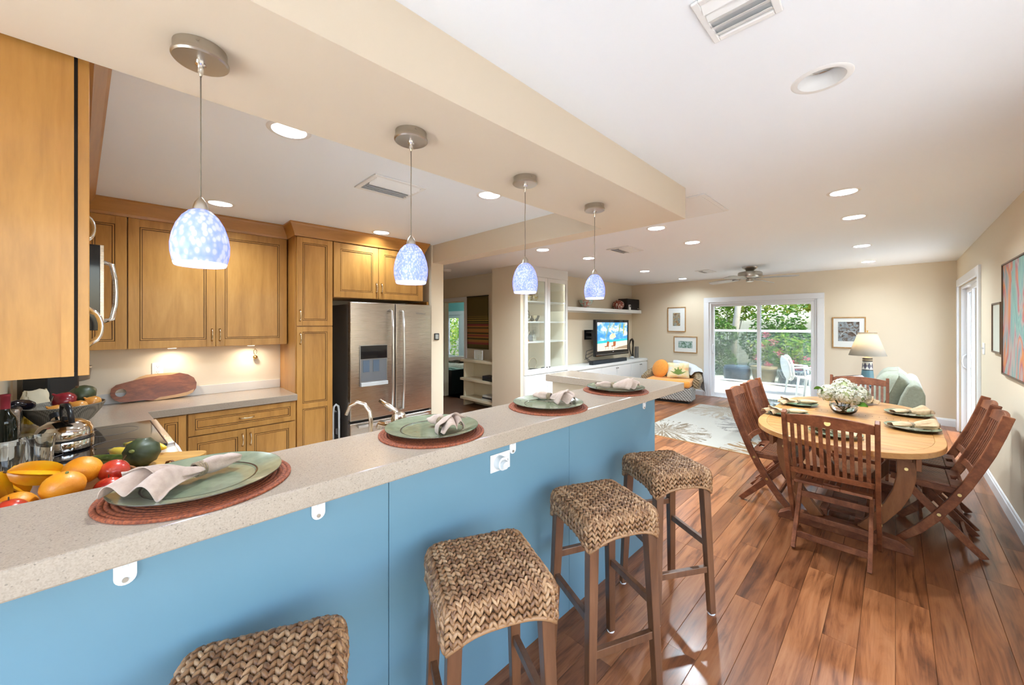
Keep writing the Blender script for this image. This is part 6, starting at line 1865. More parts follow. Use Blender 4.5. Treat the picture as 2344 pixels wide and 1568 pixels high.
p = thing('grey_pillow', 'light grey scatter pillow with dark trim on the sofa', 'pillow', (SX-0.14, SY+0.42, 0.675), R(60))
obj('cover', pillow_mesh(0.46, 0.40, 0.16), fabric('grey_pillow', (0.46, 0.46, 0.43), (0.54, 0.54, 0.51), 50), p, smooth=True, rot=(R(-22), 0, 0))
obj('trim', G().tube([(-0.225, 0, -0.195), (0.225, 0, -0.195), (0.225, 0, 0.195), (-0.225, 0, 0.195)], 0.006, 6, closed=True), plain('dark_trim', (0.10, 0.06, 0.05), 0.8), p, smooth=True, rot=(R(-22), 0, 0))
t = thing('side_table', 'small dark side table behind the sofa', 'table', (-0.30, 7.87, 0))
obj('top', G().box(-0.22, -0.20, 0.56, 0.22, 0.20, 0.59), darkwood_m, t, bevel=0.004)
for sx in (-1, 1):
    for sy in (-1, 1):
        obj('leg', G().box(sx*0.19-0.018, sy*0.17-0.018, 0, sx*0.19+0.018, sy*0.17+0.018, 0.56), darkwood_m, t)
t = thing('table_lamp', 'table lamp with a white cone shade and a patterned ceramic base', 'lamp', (-0.30, 7.87, 0.5905))
def lampbase_mat():
    m, nt, b = M_('patterned_ceramic')
    tc = nt.nodes.new('ShaderNodeTexCoord'); sep = nt.nodes.new('ShaderNodeSeparateXYZ'); nt.links.new(tc.outputs['Object'], sep.inputs[0])
    a = math_(nt, 'ARCTAN2', sep.outputs[1], sep.outputs[0])
    z = sep.outputs[2]
    tri = math_(nt, 'ABSOLUTE', math_(nt, 'SUBTRACT', math_(nt, 'FRACT', math_(nt, 'MULTIPLY', a, 8/(2*PI))), 0.5))
    dz = math_(nt, 'ABSOLUTE', math_(nt, 'DIVIDE', math_(nt, 'SUBTRACT', z, 0.30), 0.055))
    dia = math_(nt, 'LESS_THAN', math_(nt, 'ADD', math_(nt, 'MULTIPLY', tri, 2.0), dz), 0.95)
    c = mixc(nt, dia, (0.62, 0.60, 0.55), (0.10, 0.09, 0.13))
    lowb = math_(nt, 'LESS_THAN', z, 0.235)
    c = mixc(nt, lowb, c, (0.10, 0.20, 0.24))
    hb = math_(nt, 'GREATER_THAN', z, 0.375)
    c = mixc(nt, hb, c, (0.36, 0.28, 0.20))
    for zz in (0.24, 0.37, 0.41):
        l = math_(nt, 'LESS_THAN', math_(nt, 'ABSOLUTE', math_(nt, 'SUBTRACT', z, zz)), 0.006)
        c = mixc(nt, l, c, (0.04, 0.035, 0.04))
    nt.links.new(c, b.inputs['Base Color']); b.inputs['Roughness'].default_value = 0.25
    return m
obj('base', G().lathe([(0.09, 0), (0.095, 0.01), (0.082, 0.03), (0.075, 0.12), (0.066, 0.22), (0.060, 0.30), (0.058, 0.40), (0.060, 0.42), (0.03, 0.43), (0.012, 0.44), (0.012, 0.50)], 36), lampbase_mat(), t, smooth=40)
shm = bpy.data.materials.new('lit_linen_shade'); shm.use_nodes = True
nt = shm.node_tree; nt.nodes.clear()
o_ = nt.nodes.new('ShaderNodeOutputMaterial'); tl = nt.nodes.new('ShaderNodeBsdfTranslucent'); df = nt.nodes.new('ShaderNodeBsdfDiffuse')
tl.inputs['Color'].default_value = (0.80, 0.72, 0.55, 1); df.inputs['Color'].default_value = (0.60, 0.57, 0.52, 1)
mx = nt.nodes.new('ShaderNodeMixShader'); mx.inputs[0].default_value = 0.4
nt.links.new(df.outputs[0], mx.inputs[1]); nt.links.new(tl.outputs[0], mx.inputs[2]); nt.links.new(mx.outputs[0], o_.inputs['Surface'])
sh = obj('lamp_shade', G().lathe([(0.215, 0.455), (0.105, 0.80)], 48, cap0=False, cap1=False), shm, t, smooth=True, solid=0.003)
obj('shade_rim', G().tube([(0.107*math.cos(a), 0.107*math.sin(a), 0.80) for a in [2*PI*k/40 for k in range(40)]], 0.004, 6, closed=True), plain('rim_tan', (0.35, 0.28, 0.2), 0.6), t)
obj('finial', G().cyl((0, 0, 0.80), (0, 0, 0.835), 0.006, 0.009, 10).cyl((-0.105, 0, 0.799), (0.105, 0, 0.799), 0.002, n=6), brass_m, t)
obj('bulb', G().ball((-0.03, 0, 0.62), 0.028, 12, 8), bulb_m, t, smooth=True)
ld = bpy.data.lights.new('lamp_light', 'POINT'); ld.energy = 4.5; ld.color = (1.0, 0.72, 0.36); ld.shadow_soft_size = 0.03
lo = bpy.data.objects.new('lamp_light', ld); COL.objects.link(lo); lo.parent = t; lo.location = (-0.05, -0.02, 0.66)

# coffee table with bowl and magazines
t = thing('coffee_table', 'dark low coffee table with a pale glossy top on the rug', 'table', (-1.05, 6.05, 0.0115))
obj('top', G().box(-0.34, -0.45, 0.39, 0.28, 0.50, 0.42), plain('table_gloss', (0.10, 0.085, 0.08), 0.05), t, bevel=0.006)
for sx in (-0.29, 0.23):
    for sy in (-0.40, 0.45):
        obj('leg', G().box(sx-0.025, sy-0.025, 0, sx+0.025, sy+0.025, 0.39), darkwood_m, t)
t = thing('green_bowl', 'small pale green bowl on the coffee table', 'bowl', (-1.25, 5.85, 0.432))
obj('shell', G().lathe([(0.04, 0), (0.05, 0.004), (0.085, 0.03), (0.105, 0.065), (0.10, 0.066), (0.08, 0.035), (0.04, 0.012), (0.002, 0.01)], 28), plain('celadon', (0.33, 0.42, 0.28), 0.25), t, smooth=50)
obj('foot_ring', G().lathe([(0.038, 0.0), (0.042, 0.0), (0.042, 0.006)], 24, cap0=False, cap1=False), plain('celadon_foot', (0.25, 0.2, 0.12), 0.5), t)
for k in range(2):
    t = thing('magazine', ['white magazine lying under another on the coffee table', 'pale blue magazine on top of the white one on the coffee table'][k], 'magazine', (-1.02, 6.08+0.02*k, 0.432+0.009*k), R(15+12*k), 'magazines on the coffee table')
    obj('pages', G().box(-0.10, -0.14, 0, 0.10, 0.14, 0.007), plain('page_%d' % k, (0.75, 0.75, 0.74), 0.5), t)
    obj('cover', G().box(-0.101, -0.141, 0.007, 0.101, 0.141, 0.0082), plain('cover_%d' % k, ((0.7, 0.72, 0.74), (0.45, 0.56, 0.68))[k], 0.3), t)
# ------------------------------------------------------------------ pictures
def art_mat(name, cols, scale=8, dist=2.0, wave=True, rough=0.6, seed=0.0, detail=3):
    m, nt, b = M_(name)
    tc = nt.nodes.new('ShaderNodeTexCoord'); mp = nt.nodes.new('ShaderNodeMapping'); mp.inputs['Location'].default_value = (seed, seed*1.7, seed*0.3)
    nt.links.new(tc.outputs['Object'], mp.inputs['Vector'])
    n1 = noise(nt, mp.outputs[0], scale, detail, 0.55, dist)
    k = len(cols)
    rp = ramp(nt, [(0.28+0.46*i/(k-1), c) for i, c in enumerate(cols)])
    nt.links.new(n1.outputs['Fac'], rp.inputs[0]); nt.links.new(rp.outputs[0], b.inputs['Base Color'])
    b.inputs['Roughness'].default_value = rough
    return m
matte_m = plain('mount_white', (0.78, 0.80, 0.78), 0.7)
def picture(name, label, w, h, loc, rotz, art, iw, ih, fmat, fw=0.018, ioff=(0, 0), cat='picture'):
    """local: x across, z up, front faces -y, back at y=0"""
    t = thing(name, label, cat, loc, rotz)
    g = G().box(-w/2, -0.022, -h/2, -w/2+fw, -0.0005, h/2).box(w/2-fw, -0.022, -h/2, w/2, -0.0005, h/2).box(-w/2+fw, -0.022, -h/2, w/2-fw, -0.0005, -h/2+fw).box(-w/2+fw, -0.022, h/2-fw, w/2-fw, -0.0005, h/2)
    obj('frame', g, fmat, t, bevel=0.002)
    if iw: obj('mount', G().box(-w/2+fw, -0.012, -h/2+fw, w/2-fw, -0.001, h/2-fw), matte_m, t)
    iw = iw or w-2*fw; ih = ih or h-2*fw
    obj('print', G().box(-iw/2+ioff[0], -0.0135, -ih/2+ioff[1], iw/2+ioff[0], -0.0121, ih/2+ioff[1]), art, t)
    return t
picture('framed_print', 'upright framed print with a narrow colourful image by the garden door', 0.40, 0.55, (-3.445, YF, 1.625), 0, art_mat('art_tall', [(0.03, 0.05, 0.08), (0.20, 0.30, 0.32), (0.45, 0.30, 0.12), (0.10, 0.08, 0.07), (0.4, 0.1, 0.08)], 22, 1.5, seed=2), 0.16, 0.29, frame_m)
picture('framed_print', 'wide framed print of a green view hanging below the upright print', 0.50, 0.36, (-3.255, YF, 1.07), 0, art_mat('art_wide', [(0.03, 0.07, 0.06), (0.16, 0.28, 0.20), (0.50, 0.60, 0.62), (0.06, 0.10, 0.12)], 18, 1.0, seed=6), 0.30, 0.15, frame_m)
picture('framed_print', 'framed dark print of a bridge behind the table lamp', 0.43, 0.53, (-0.56, YF, 1.375), 0, art_mat('art_bridge', [(0.025, 0.018, 0.015), (0.14, 0.10, 0.075), (0.30, 0.36, 0.40), (0.09, 0.06, 0.04)], 14, 1.2, seed=9), 0.27, 0.33, frame_m, ioff=(0, 0.02))
g = G()
br = bpy.data.objects['framed_print.002']
arc = [(0.10*math.cos(a), -0.0145, -0.06+0.085*math.sin(a)) for a in [PI*k/16 for k in range(17)]]
obj('bridge_arch', G().tube(arc, 0.004, 5), plain('arch_white', (0.6, 0.62, 0.62), 0.7), br)
def painting_mat():
    m, nt, b = M_('abstract_painting')
    tc = nt.nodes.new('ShaderNodeTexCoord')
    mp = nt.nodes.new('ShaderNodeMapping'); mp.inputs['Scale'].default_value = (1.6, 1, 0.8)
    nt.links.new(tc.outputs['Object'], mp.inputs['Vector'])
    n0 = noise(nt, mp.outputs[0], 1.6, 2, 0.5, 2.2)
    n1 = noise(nt, mp.outputs[0], 1.15, 3, 0.5, 2.0)
    rp = ramp(nt, [(0.25, (0.06, 0.13, 0.16)), (0.36, (0.10, 0.24, 0.23)), (0.43, (0.22, 0.40, 0.34)), (0.475, (0.16, 0.30, 0.30)), (0.51, (0.40, 0.34, 0.30)), (0.535, (0.36, 0.09, 0.13)), (0.565, (0.60, 0.21, 0.03)), (0.60, (0.42, 0.30, 0.30)), (0.64, (0.14, 0.26, 0.28)), (0.72, (0.30, 0.44, 0.36)), (0.82, (0.24, 0.17, 0.24))])
    f = math_(nt, 'ADD', math_(nt, 'MULTIPLY', n1.outputs['Fac'], 0.75), math_(nt, 'MULTIPLY', n0.outputs['Fac'], 0.25))
    nt.links.new(f, rp.inputs[0]); nt.links.new(rp.outputs[0], b.inputs['Base Color'])
    b.inputs['Roughness'].default_value = 0.5
    n2 = noise(nt, tc.outputs['Object'], 60, 3); bumpto(nt, b, n2.outputs['Fac'], 0.3, 0.003)
    return m
dkframe = plain('dark_frame', (0.09, 0.045, 0.02), 0.4)
picture('abstract_painting', 'large swirling teal orange and pink abstract painting on the side wall', 1.05, 0.90, (XR, 4.55, 1.56), R(-90), painting_mat(), None, None, dkframe, 0.012, cat='painting')
picture('framed_mirror', 'small pale framed panel in a brown frame behind the abstract painting', 0.40, 0.44, (XR, 5.335, 1.487), R(-90), plain('pale_panel', (0.66, 0.70, 0.62), 0.4), None, None, dkframe, 0.014, cat='picture')
t = thing('light_switch', 'white double light switch beside the side sliding door', 'switch', (XR, 6.14, 1.27), R(-90))
obj('plate', G().box(-0.058, -0.006, -0.058, 0.058, -0.0005, 0.058), plastic_m, t, bevel=0.002)
for sx in (-0.024, 0.024):
    obj('toggle', G().box(sx-0.005, -0.016, -0.002, sx+0.005, -0.006, 0.012), plastic_m, t)

# ------------------------------------------------------------------ television wall
t = thing('media_cabinet', 'long low white media cabinet under the television', 'cabinet', (-4.14, 5.49, 0), R(90))
obj('body', G().box(0, 0.004, 0.06, 3.09, 0.385, 0.665), cabwhite_m, t)
obj('plinth', G().box(0, 0.05, 0, 3.09, 0.385, 0.06), cabwhite_m, t)
obj('top', G().box(-0.002, -0.025, 0.665, 3.092, 0.388, 0.72), cabwhite_m, t, bevel=0.003)
sm = [0.0, 0.54, 1.11, 1.71, 2.31, 2.75, 3.09]
knob_m = plain('dark_knob', (0.10, 0.09, 0.08), 0.3, 0.8)
for k in range(6):
    d = obj('door', G().box(sm[k]+0.003, -0.016, 0.07, sm[k+1]-0.003, 0.004, 0.645), cabwhite_m, t, bevel=0.002)
    kx = sm[k+1]-0.03 if k % 2 == 0 else sm[k]+0.03
    obj('knob', G().cyl((kx, -0.016, 0.60), (kx, -0.034, 0.60), 0.006, 0.010, 10), knob_m, d, smooth=40)
t = thing('wall_shelf', 'thick white floating shelf above the television', 'shelf', (XTV, 5.49, 1.775), R(90))
obj('board', G().box(0, -0.27, 0, 3.07, -0.0005, 0.072), cabwhite_m, t, bevel=0.003)
obj('wall_cleat', G().box(0.02, -0.03, -0.02, 3.05, -0.0005, -0.0003), cabwhite_m, t)
t = thing('patterned_bowl', 'painted green and red porcelain bowl on the white shelf', 'bowl', (-4.40, 6.46, 1.8475))
obj('shell', G().lathe([(0.06, 0), (0.065, 0.008), (0.10, 0.05), (0.14, 0.12), (0.155, 0.155), (0.15, 0.155), (0.135, 0.12), (0.095, 0.055), (0.002, 0.02)], 32), art_mat('bowl_paint', [(0.50, 0.58, 0.50), (0.20, 0.36, 0.28), (0.55, 0.60, 0.52), (0.42, 0.10, 0.06), (0.5, 0.55, 0.5)], 16, 1.0, rough=0.15), t, smooth=50)
obj('foot_ring', G().lathe([(0.058, 0), (0.062, 0), (0.062, 0.01)], 28, cap0=False, cap1=False), plain('foot_green', (0.3, 0.4, 0.33), 0.3), t)
t = thing('spotted_vase', 'round red and white patterned vase beside the black speaker', 'vase', (-4.39, 7.72, 1.8475))
m, nt, b = M_('red_spots')
vo = nt.nodes.new('ShaderNodeTexVoronoi'); vo.inputs['Scale'].default_value = 30
nt.links.new(vec(nt, rnd=False), vo.inputs['Vector'])
nt.links.new(mixc(nt, math_(nt, 'GREATER_THAN', vo.outputs['Distance'], 0.36), (0.70, 0.62, 0.54), (0.25, 0.05, 0.03)), b.inputs['Base Color']); b.inputs['Roughness'].default_value = 0.25
obj('body', G().lathe([(0.05, 0), (0.09, 0.02), (0.125, 0.07), (0.13, 0.11), (0.115, 0.16), (0.075, 0.195), (0.05, 0.20), (0.045, 0.205), (0.04, 0.20), (0.002, 0.17)], 32), m, t, smooth=50)
obj('lip', G().tube([(0.047*math.cos(a), 0.047*math.sin(a), 0.204) for a in [2*PI*k/24 for k in range(24)]], 0.005, 6, closed=True), plain('lip_red', (0.35, 0.1, 0.06), 0.3), t)
t = thing('loudspeaker', 'black bookshelf loudspeaker lying on the white shelf', 'speaker', (-4.395, 8.14, 1.8475))
obj('cabinet', G().box(-0.125, -0.20, 0, 0.10, 0.36, 0.255), plain('speaker_wood', (0.018, 0.012, 0.010), 0.5), t, bevel=0.004)
gr = obj('grille', G().box(0.10, -0.19, 0.01, 0.112, 0.35, 0.245), plain('speaker_cloth', (0.012, 0.010, 0.009), 0.9), t)
obj('badge', G().box(0.112, 0.27, 0.025, 0.1135, 0.325, 0.04), nickel_m, t)
t = thing('remote_sensor', 'small white upright device with a dark screen on the shelf', 'device', (-4.275, 8.02, 1.8475))
obj('body', G().box(-0.012, -0.038, 0, 0.012, 0.038, 0.115), plastic_m, t, bevel=0.006)
obj('screen', G().box(0.012, -0.022, 0.06, 0.013, 0.028, 0.105), black_m, t)

# television
TVX = -4.20
t = thing('television', 'black flat television showing a tropical beach with palm fronds', 'television', (TVX, 7.16, 0.868))
tvf = plain('tv_black', (0.010, 0.013, 0.018), 0.18)
w2, hh = 0.66, 0.742
obj('case', G().box(-0.06, -w2, 0, -0.004, w2, hh), tvf, t, bevel=0.008)
g = G().box(-0.004, -w2, 0, 0.008, -w2+0.055, hh).box(-0.004, w2-0.055, 0, 0.008, w2, hh).box(-0.004, -w2+0.055, hh-0.055, 0.008, w2-0.055, hh).box(-0.004, -w2+0.055, 0, 0.008, w2-0.055, 0.105)
bz = obj('bezel', g, blackg_m, t, bevel=0.003)
obj('speaker_strip', G().box(0.008, -w2+0.02, 0.03, 0.0095, w2-0.02, 0.037), plain('strip_silver', (0.45, 0.47, 0.5), 0.3, 1.0), bz)
obj('logo_plate', G().box(0.008, -0.025, 0.072, 0.0088, 0.025, 0.083), plain('tv_logo', (0.5, 0.5, 0.5), 0.4), bz)
def emis(name, col, s=1.0):
    m = bpy.data.materials.new(name); m.use_nodes = True; nt = m.node_tree
    b = nt.nodes['Principled BSDF']; b.inputs['Base Color'].default_value = (0.01, 0.01, 0.01, 1); b.inputs['Roughness'].default_value = 0.08
    b.inputs['Emission Color'].default_value = (*col, 1); b.inputs['Emission Strength'].default_value = s
    return m
sky_m = bpy.data.materials.new('screen_sky'); sky_m.use_nodes = True
nt = sky_m.node_tree; b = nt.nodes['Principled BSDF']; b.inputs['Base Color'].default_value = (0.01, 0.01, 0.01, 1); b.inputs['Roughness'].default_value = 0.08
tc = nt.nodes.new('ShaderNodeTexCoord'); mp = nt.nodes.new('ShaderNodeMapping'); mp.inputs['Scale'].default_value = (1, 2.0, 4.0)
nt.links.new(tc.outputs['Object'], mp.inputs['Vector'])
n = noise(nt, mp.outputs[0], 1.6, 5, 0.6)
rp = ramp(nt, [(0.38, (0.03, 0.22, 0.62)), (0.50, (0.08, 0.32, 0.72)), (0.58, (0.60, 0.68, 0.82)), (0.7, (0.85, 0.85, 0.9))])
nt.links.new(n.outputs['Fac'], rp.inputs[0]); nt.links.new(rp.outputs[0], b.inputs['Emission Color']); b.inputs['Emission Strength'].default_value = 0.9
x0, x1, z0, z1 = -w2+0.055, w2-0.055, 0.105, hh-0.055
scr = obj('screen', G().box(-0.004, x0, z0, 0.001, x1, z1), sky_m, t)
def flat(name, poly, mat, dx):
    return obj(name, G().prism(poly, dx, dx+0.0003, 'x'), mat, scr)
flat('beach_image', [(x0, z0), (x1, z0), (x1, z0+0.19), (x0, z0+0.15)], emis('sand', (0.85, 0.66, 0.48), 0.9), 0.0011)
flat('sea_image', [(x0, z0+0.15), (x1, z0+0.19), (x1, z0+0.235), (x0, z0+0.205)], emis('sea', (0.02, 0.42, 0.48), 0.9), 0.0012)
flat('shade_image', [(0.02, z0+0.02), (x1, z0+0.01), (x1, z0+0.09), (0.25, z0+0.06)], emis('sand_shade', (0.30, 0.22, 0.14), 0.8), 0.0013)
um = [(-0.14, 0.385), (-0.11, 0.425), (-0.04, 0.455), (0.02, 0.46), (0.08, 0.44), (0.12, 0.40), (0.11, 0.375), (0.0, 0.345), (-0.10, 0.36)]
flat('parasol_image', um, emis('parasol', (0.85, 0.66, 0.40), 0.95), 0.0015)
for k in range(5):
    a = -0.12+0.055*k
    flat('parasol_rib', [(0.0, 0.46), (0.004, 0.46), (a+0.006, 0.365), (a, 0.365)], emis('rib_%d' % k, (0.35, 0.12, 0.05), 0.8), 0.0018)
flat('parasol_pole', [(-0.012, 0.16), (-0.006, 0.16), (0.004, 0.36), (-0.002, 0.36)], emis('pole', (0.35, 0.28, 0.2), 0.8), 0.0016)
for cx in (-0.20, 0.06):
    pl = [(cx-0.05, 0.20), (cx+0.03, 0.20), (cx+0.05, 0.29), (cx-0.03, 0.295)] if cx < 0 else [(cx-0.05, 0.20), (cx+0.05, 0.20), (cx+0.06, 0.29), (cx-0.05, 0.285)]
    flat('deckchair_image', pl, emis('deckchair', (0.36, 0.09, 0.025), 0.8), 0.0017)
    flat('deckchair_seat', [(cx-0.13, 0.18), (cx+0.03, 0.185), (cx+0.04, 0.205), (cx-0.12, 0.20)], emis('deckseat', (0.26, 0.07, 0.02), 0.8), 0.0018)
    for q in (-0.10, 0.0):
        flat('deckchair_leg', [(cx+q, 0.12), (cx+q+0.01, 0.12), (cx+q+0.03, 0.19), (cx+q+0.02, 0.19)], emis('deckleg', (0.10, 0.03, 0.015), 0.8), 0.0019)
def frond(y, z, ly, lz, n, seed):
    rng = random.Random(seed); g = G()
    for k in range(n):
        s = k/n
        py, pz = y+ly*s, z+lz*s
        for sg in (-1, 1):
            q = 0.11*(1-0.6*s)
            ty, tz = py+ly*0.16+sg*q*0.42, pz+lz*0.16-q*0.75
            ty = max(x0, min(x1, ty)); py_ = max(x0, min(x1, py)); tz = min(z1, tz)
            g.add([(0.0021, py_-0.007, min(z1, pz)), (0.0021, py_+0.007, min(z1, pz)), (0.0021, ty, tz)], [(0, 1, 2)])
    return g
fr1 = emis('frond_a', (0.24, 0.32, 0.02), 0.9); fr2 = emis('frond_b', (0.42, 0.38, 0.03), 0.9)
for k, a in enumerate(((-0.12, z1, -0.18, -0.30, 11, 1), (0.05, z1, -0.10, -0.14, 7, 2), (0.30, z1, -0.06, -0.20, 9, 3), (0.47, z1, -0.04, -0.24, 10, 4))):
    obj('palm_frond_image', frond(*a), (fr1, fr2)[k % 2], scr)
# mount arm and cables
t = thing('television_mount', 'black folding wall mount behind the television', 'mount', (XTV, 6.75, 1.30))
obj('wall_plate', G().box(0.0005, -0.16, -0.10, 0.02, 0.16, 0.10), black_m, t)
obj('arm', G().box(0.02, -0.12, 0.03, 0.20, -0.09, 0.07).box(0.02, 0.09, 0.03, 0.20, 0.12, 0.07).box(0.02, -0.12, -0.07, 0.20, -0.09, -0.03).box(0.02, 0.09, -0.07, 0.20, 0.12, -0.03), black_m, t)
obj('head', G().box(0.20, -0.20, -0.09, 0.265, 0.20, 0.09), black_m, t)
for k in range(3):
    pts = [(-4.30, 6.56, 1.02-0.06*k), (-4.32, 6.36-0.03*k, 0.98-0.08*k), (-4.30, 6.30+0.03*k, 0.85), (-4.28, 6.42+0.05*k, 0.745), (-4.25, 6.7+0.1*k, 0.728)]
    c = obj('cable', G().tube(pts, 0.005, 6), black_m, None, smooth=True)
    tag(c, ['black cable looping out furthest behind the television', 'black middle cable hanging behind the television', 'black short cable hanging behind the television'][k], 'cable', 'television cables')
t = thing('soundbar', 'long black soundbar under the television', 'soundbar', (-4.18, 6.98, 0.7205))
obj('body', G().box(-0.055, -0.66, 0.0, 0.045, 0.66, 0.075), plain('soundbar_black', (0.012, 0.016, 0.022), 0.35), t, bevel=0.008)
obj('grille', G().box(0.045, -0.64, 0.01, 0.047, 0.64, 0.066), plain('soundbar_cloth', (0.02, 0.028, 0.036), 0.8), t)
t = thing('abstract_sculpture', 'dark looped abstract sculpture on the media cabinet', 'sculpture', (-4.33, 8.18, 0.7205))
pts = [(0, 0.10, 0.02), (0, 0.085, 0.14), (0, 0.105, 0.30), (0, 0.10, 0.40), (0, 0.05, 0.445), (0, -0.03, 0.42), (0, -0.07, 0.33), (0, -0.06, 0.22), (0, 0.0, 0.11), (0, 0.04, 0.06)]
obj('figure', G().tube(pts, [0.022, 0.02, 0.018, 0.025, 0.028, 0.02, 0.013, 0.012, 0.012, 0.010], 10), plain('bronze_dark', (0.035, 0.028, 0.022), 0.3, 0.6), t, smooth=True)
obj('stone_base', G().ball((0, 0.045, 0.028), 0.05, 14, 8, (0.9, 1.3, 0.55)), plain('pale_stone', (0.55, 0.58, 0.60), 0.4), t, smooth=True)
t = thing('stone_block', 'grey upright stone block beside the looped sculpture', 'ornament', (-4.33, 8.45, 0.7205))
obj('block', G().box(-0.03, -0.045, 0.0, 0.03, 0.06, 0.27), plain('grey_stone', (0.17, 0.16, 0.15), 0.6, bump=0.5, bscale=40), t, bevel=0.006)
obj('face_groove', G().box(0.03, -0.004, 0.03, 0.0312, 0.004, 0.12), dark_m, t)

# ------------------------------------------------------------------ glass fronted display cabinet
t = thing('display_cabinet', 'tall white display cabinet with two glass doors', 'cabinet', (-4.13, 4.365, 0), R(90))
Wc = 1.115; D_ = 0.398
obj('base_box', G().box(0, 0.004, 0.0, Wc, D_, 0.70), cabwhite_m, t)
for k in range(2):
    obj('lower_door', G().box(0.004+0.556*k, -0.016, 0.04, 0.552+0.556*k, 0.004, 0.69), cabwhite_m, t, bevel=0.002)
g = G().box(0, 0.004, 0.70, 0.02, D_, ZC-0.001).box(Wc-0.02, 0.004, 0.70, Wc, D_, ZC-0.001).box(0.02, D_-0.012, 0.70, Wc-0.02, D_, ZC-0.001).box(0.02, 0.004, 2.30, Wc-0.02, D_-0.012, ZC-0.001)
obj('carcass', g, plain('cabinet_inside', (0.74, 0.70, 0.60), 0.5), t)
obj('top_board', G().box(0, -0.016, 2.295, Wc, 0.004, ZC-0.001), cabwhite_m, t)
for lx in (0.045, Wc-0.045):
    st_ = obj('light_strip', G().box(lx-0.006, 0.006, 0.80, lx+0.006, 0.012, 2.26), plain('led_strip_%d' % int(lx*100), (1, 1, 1), 0.4, emit=(1.0, 0.93, 0.82), estr=9.0), t)
for z in (1.235, 1.565, 1.90):
    obj('shelf', G().box(0.021, 0.02, z-0.022, Wc-0.021, D_-0.013, z), cabwhite_m, t)
for k in range(2):
    a = 0.004+0.556*k; e = 0.552+0.556*k; s = 0.062
    g = G().box(a, -0.018, 0.705, a+s, 0.003, 2.29).box(e-s, -0.018, 0.705, e, 0.003, 2.29).box(a+s, -0.018, 0.705, e-s, 0.003, 0.79).box(a+s, -0.018, 2.225, e-s, 0.003, 2.29)
    d = obj('door', g, cabwhite_m, t, bevel=0.002)
    obj('pane', G().box(a+s, -0.009, 0.79, e-s, -0.005, 2.225), cabglass_m, d)
    kx = e-0.03 if k == 0 else a+0.03
    obj('knob', G().cyl((kx, -0.018, 0.80), (kx, -0.036, 0.80), 0.007, 0.010, 10), knob_m, d, smooth=40)
def cabpos(lx, ly): return (-4.13-ly, 4.365+lx)
silver = plain('silver', (0.55, 0.52, 0.47), 0.25, 1.0)
def ornament(name, label, cat, lx, ly, z, parts):
    x, y = cabpos(lx, ly)
    t = thing(name, label, cat, (x, y, z+0.0005), 0, 'ornaments in the display cabinet')
    for pn, g, m, sm in parts: obj(pn, g, m, t, smooth=sm)
yel = art_mat('majolica', [(0.12, 0.18, 0.30), (0.50, 0.34, 0.08), (0.62, 0.58, 0.48), (0.2, 0.1, 0.05)], 25, 1.0, rough=0.2)
ornament('painted_jar', 'yellow and blue painted jar on the top cabinet shelf', 'jar', 0.42, 0.18, 1.90, [('body', G().lathe([(0.05, 0), (0.075, 0.05), (0.08, 0.12), (0.05, 0.18), (0.03, 0.20), (0.05, 0.24), (0.04, 0.27), (0.005, 0.28)], 20), yel, 40), ('handle', G().tube([(0, 0.05, 0.19), (0, 0.08, 0.22), (0, 0.05, 0.26)], 0.006, 6), yel, True)])
ornament('painted_creamer', 'small yellow and white painted jug beside the painted jar', 'jug', 0.26, 0.15, 1.90, [('body', G().lathe([(0.03, 0), (0.045, 0.03), (0.04, 0.07), (0.045, 0.09), (0.04, 0.09), (0.002, 0.05)], 18), yel, 40), ('handle', G().tube([(0, 0.04, 0.025), (0, 0.07, 0.045), (0, 0.042, 0.075)], 0.006, 6), plain('jug_white', (0.7, 0.65, 0.5), 0.3), True)])
ornament('silver_teapot', 'round silver teapot with a tall loop handle in the cabinet', 'teapot', 0.22, 0.17, 1.565, [('body', G().ball((0, 0, 0.075), 0.085, 18, 12, (1, 1, 0.85)), silver, True), ('handle', G().tube([(0, 0.08*math.cos(a), 0.11+0.09*math.sin(a)) for a in [PI*k/10 for k in range(11)]], 0.007, 6), silver, True), ('spout', G().tube([(0, -0.07, 0.06), (0, -0.12, 0.09), (0, -0.13, 0.13)], [0.02, 0.014, 0.01], 8), silver, True)])
ornament('silver_cup', 'small cream goblet beside the teapot in the cabinet', 'goblet', 0.40, 0.14, 1.565, [('bowl', G().lathe([(0.03, 0), (0.03, 0.006), (0.008, 0.015), (0.008, 0.04), (0.035, 0.06), (0.045, 0.10), (0.042, 0.10), (0.002, 0.06)], 18), plain('goblet_cream', (0.6, 0.52, 0.36), 0.3), 40), ('foot', G().cyl((0, 0, 0), (0, 0, 0.004), 0.034, n=18), silver, False)])
ornament('pewter_bowl', 'grey pewter bowl at the back of the cabinet shelf', 'bowl', 0.50, 0.24, 1.565, [('shell', G().lathe([(0.05, 0), (0.07, 0.03), (0.10, 0.10), (0.095, 0.10), (0.06, 0.035), (0.002, 0.02)], 24), plain('pewter', (0.25, 0.25, 0.24), 0.4, 0.8), 40), ('rim', G().tube([(0.098*math.cos(a), 0.098*math.sin(a), 0.10) for a in [2*PI*k/24 for k in range(24)]], 0.004, 5, closed=True), silver, True)])
ornament('sail_ornament', 'orange sail ornament with steel arcs in the cabinet', 'ornament', 0.20, 0.14, 1.235, [('sail', G().prism([(-0.06, 0.0), (0.05, 0.0), (0.0, 0.10)], -0.01, 0.01, 'x'), plain('orange_sail', (0.55, 0.22, 0.06), 0.5), False), ('arc', G().tube([(0.02, -0.14*math.cos(a), 0.16*math.sin(a)+0.01) for a in [PI*k/20 for k in range(9)]], 0.007, 6), silver, True), ('arc', G().tube([(0.02, 0.12-0.12*math.cos(a)*1.0, 0.18*math.sin(a)+0.01) for a in [PI*k/20 for k in range(9)]], 0.007, 6), silver, True)])
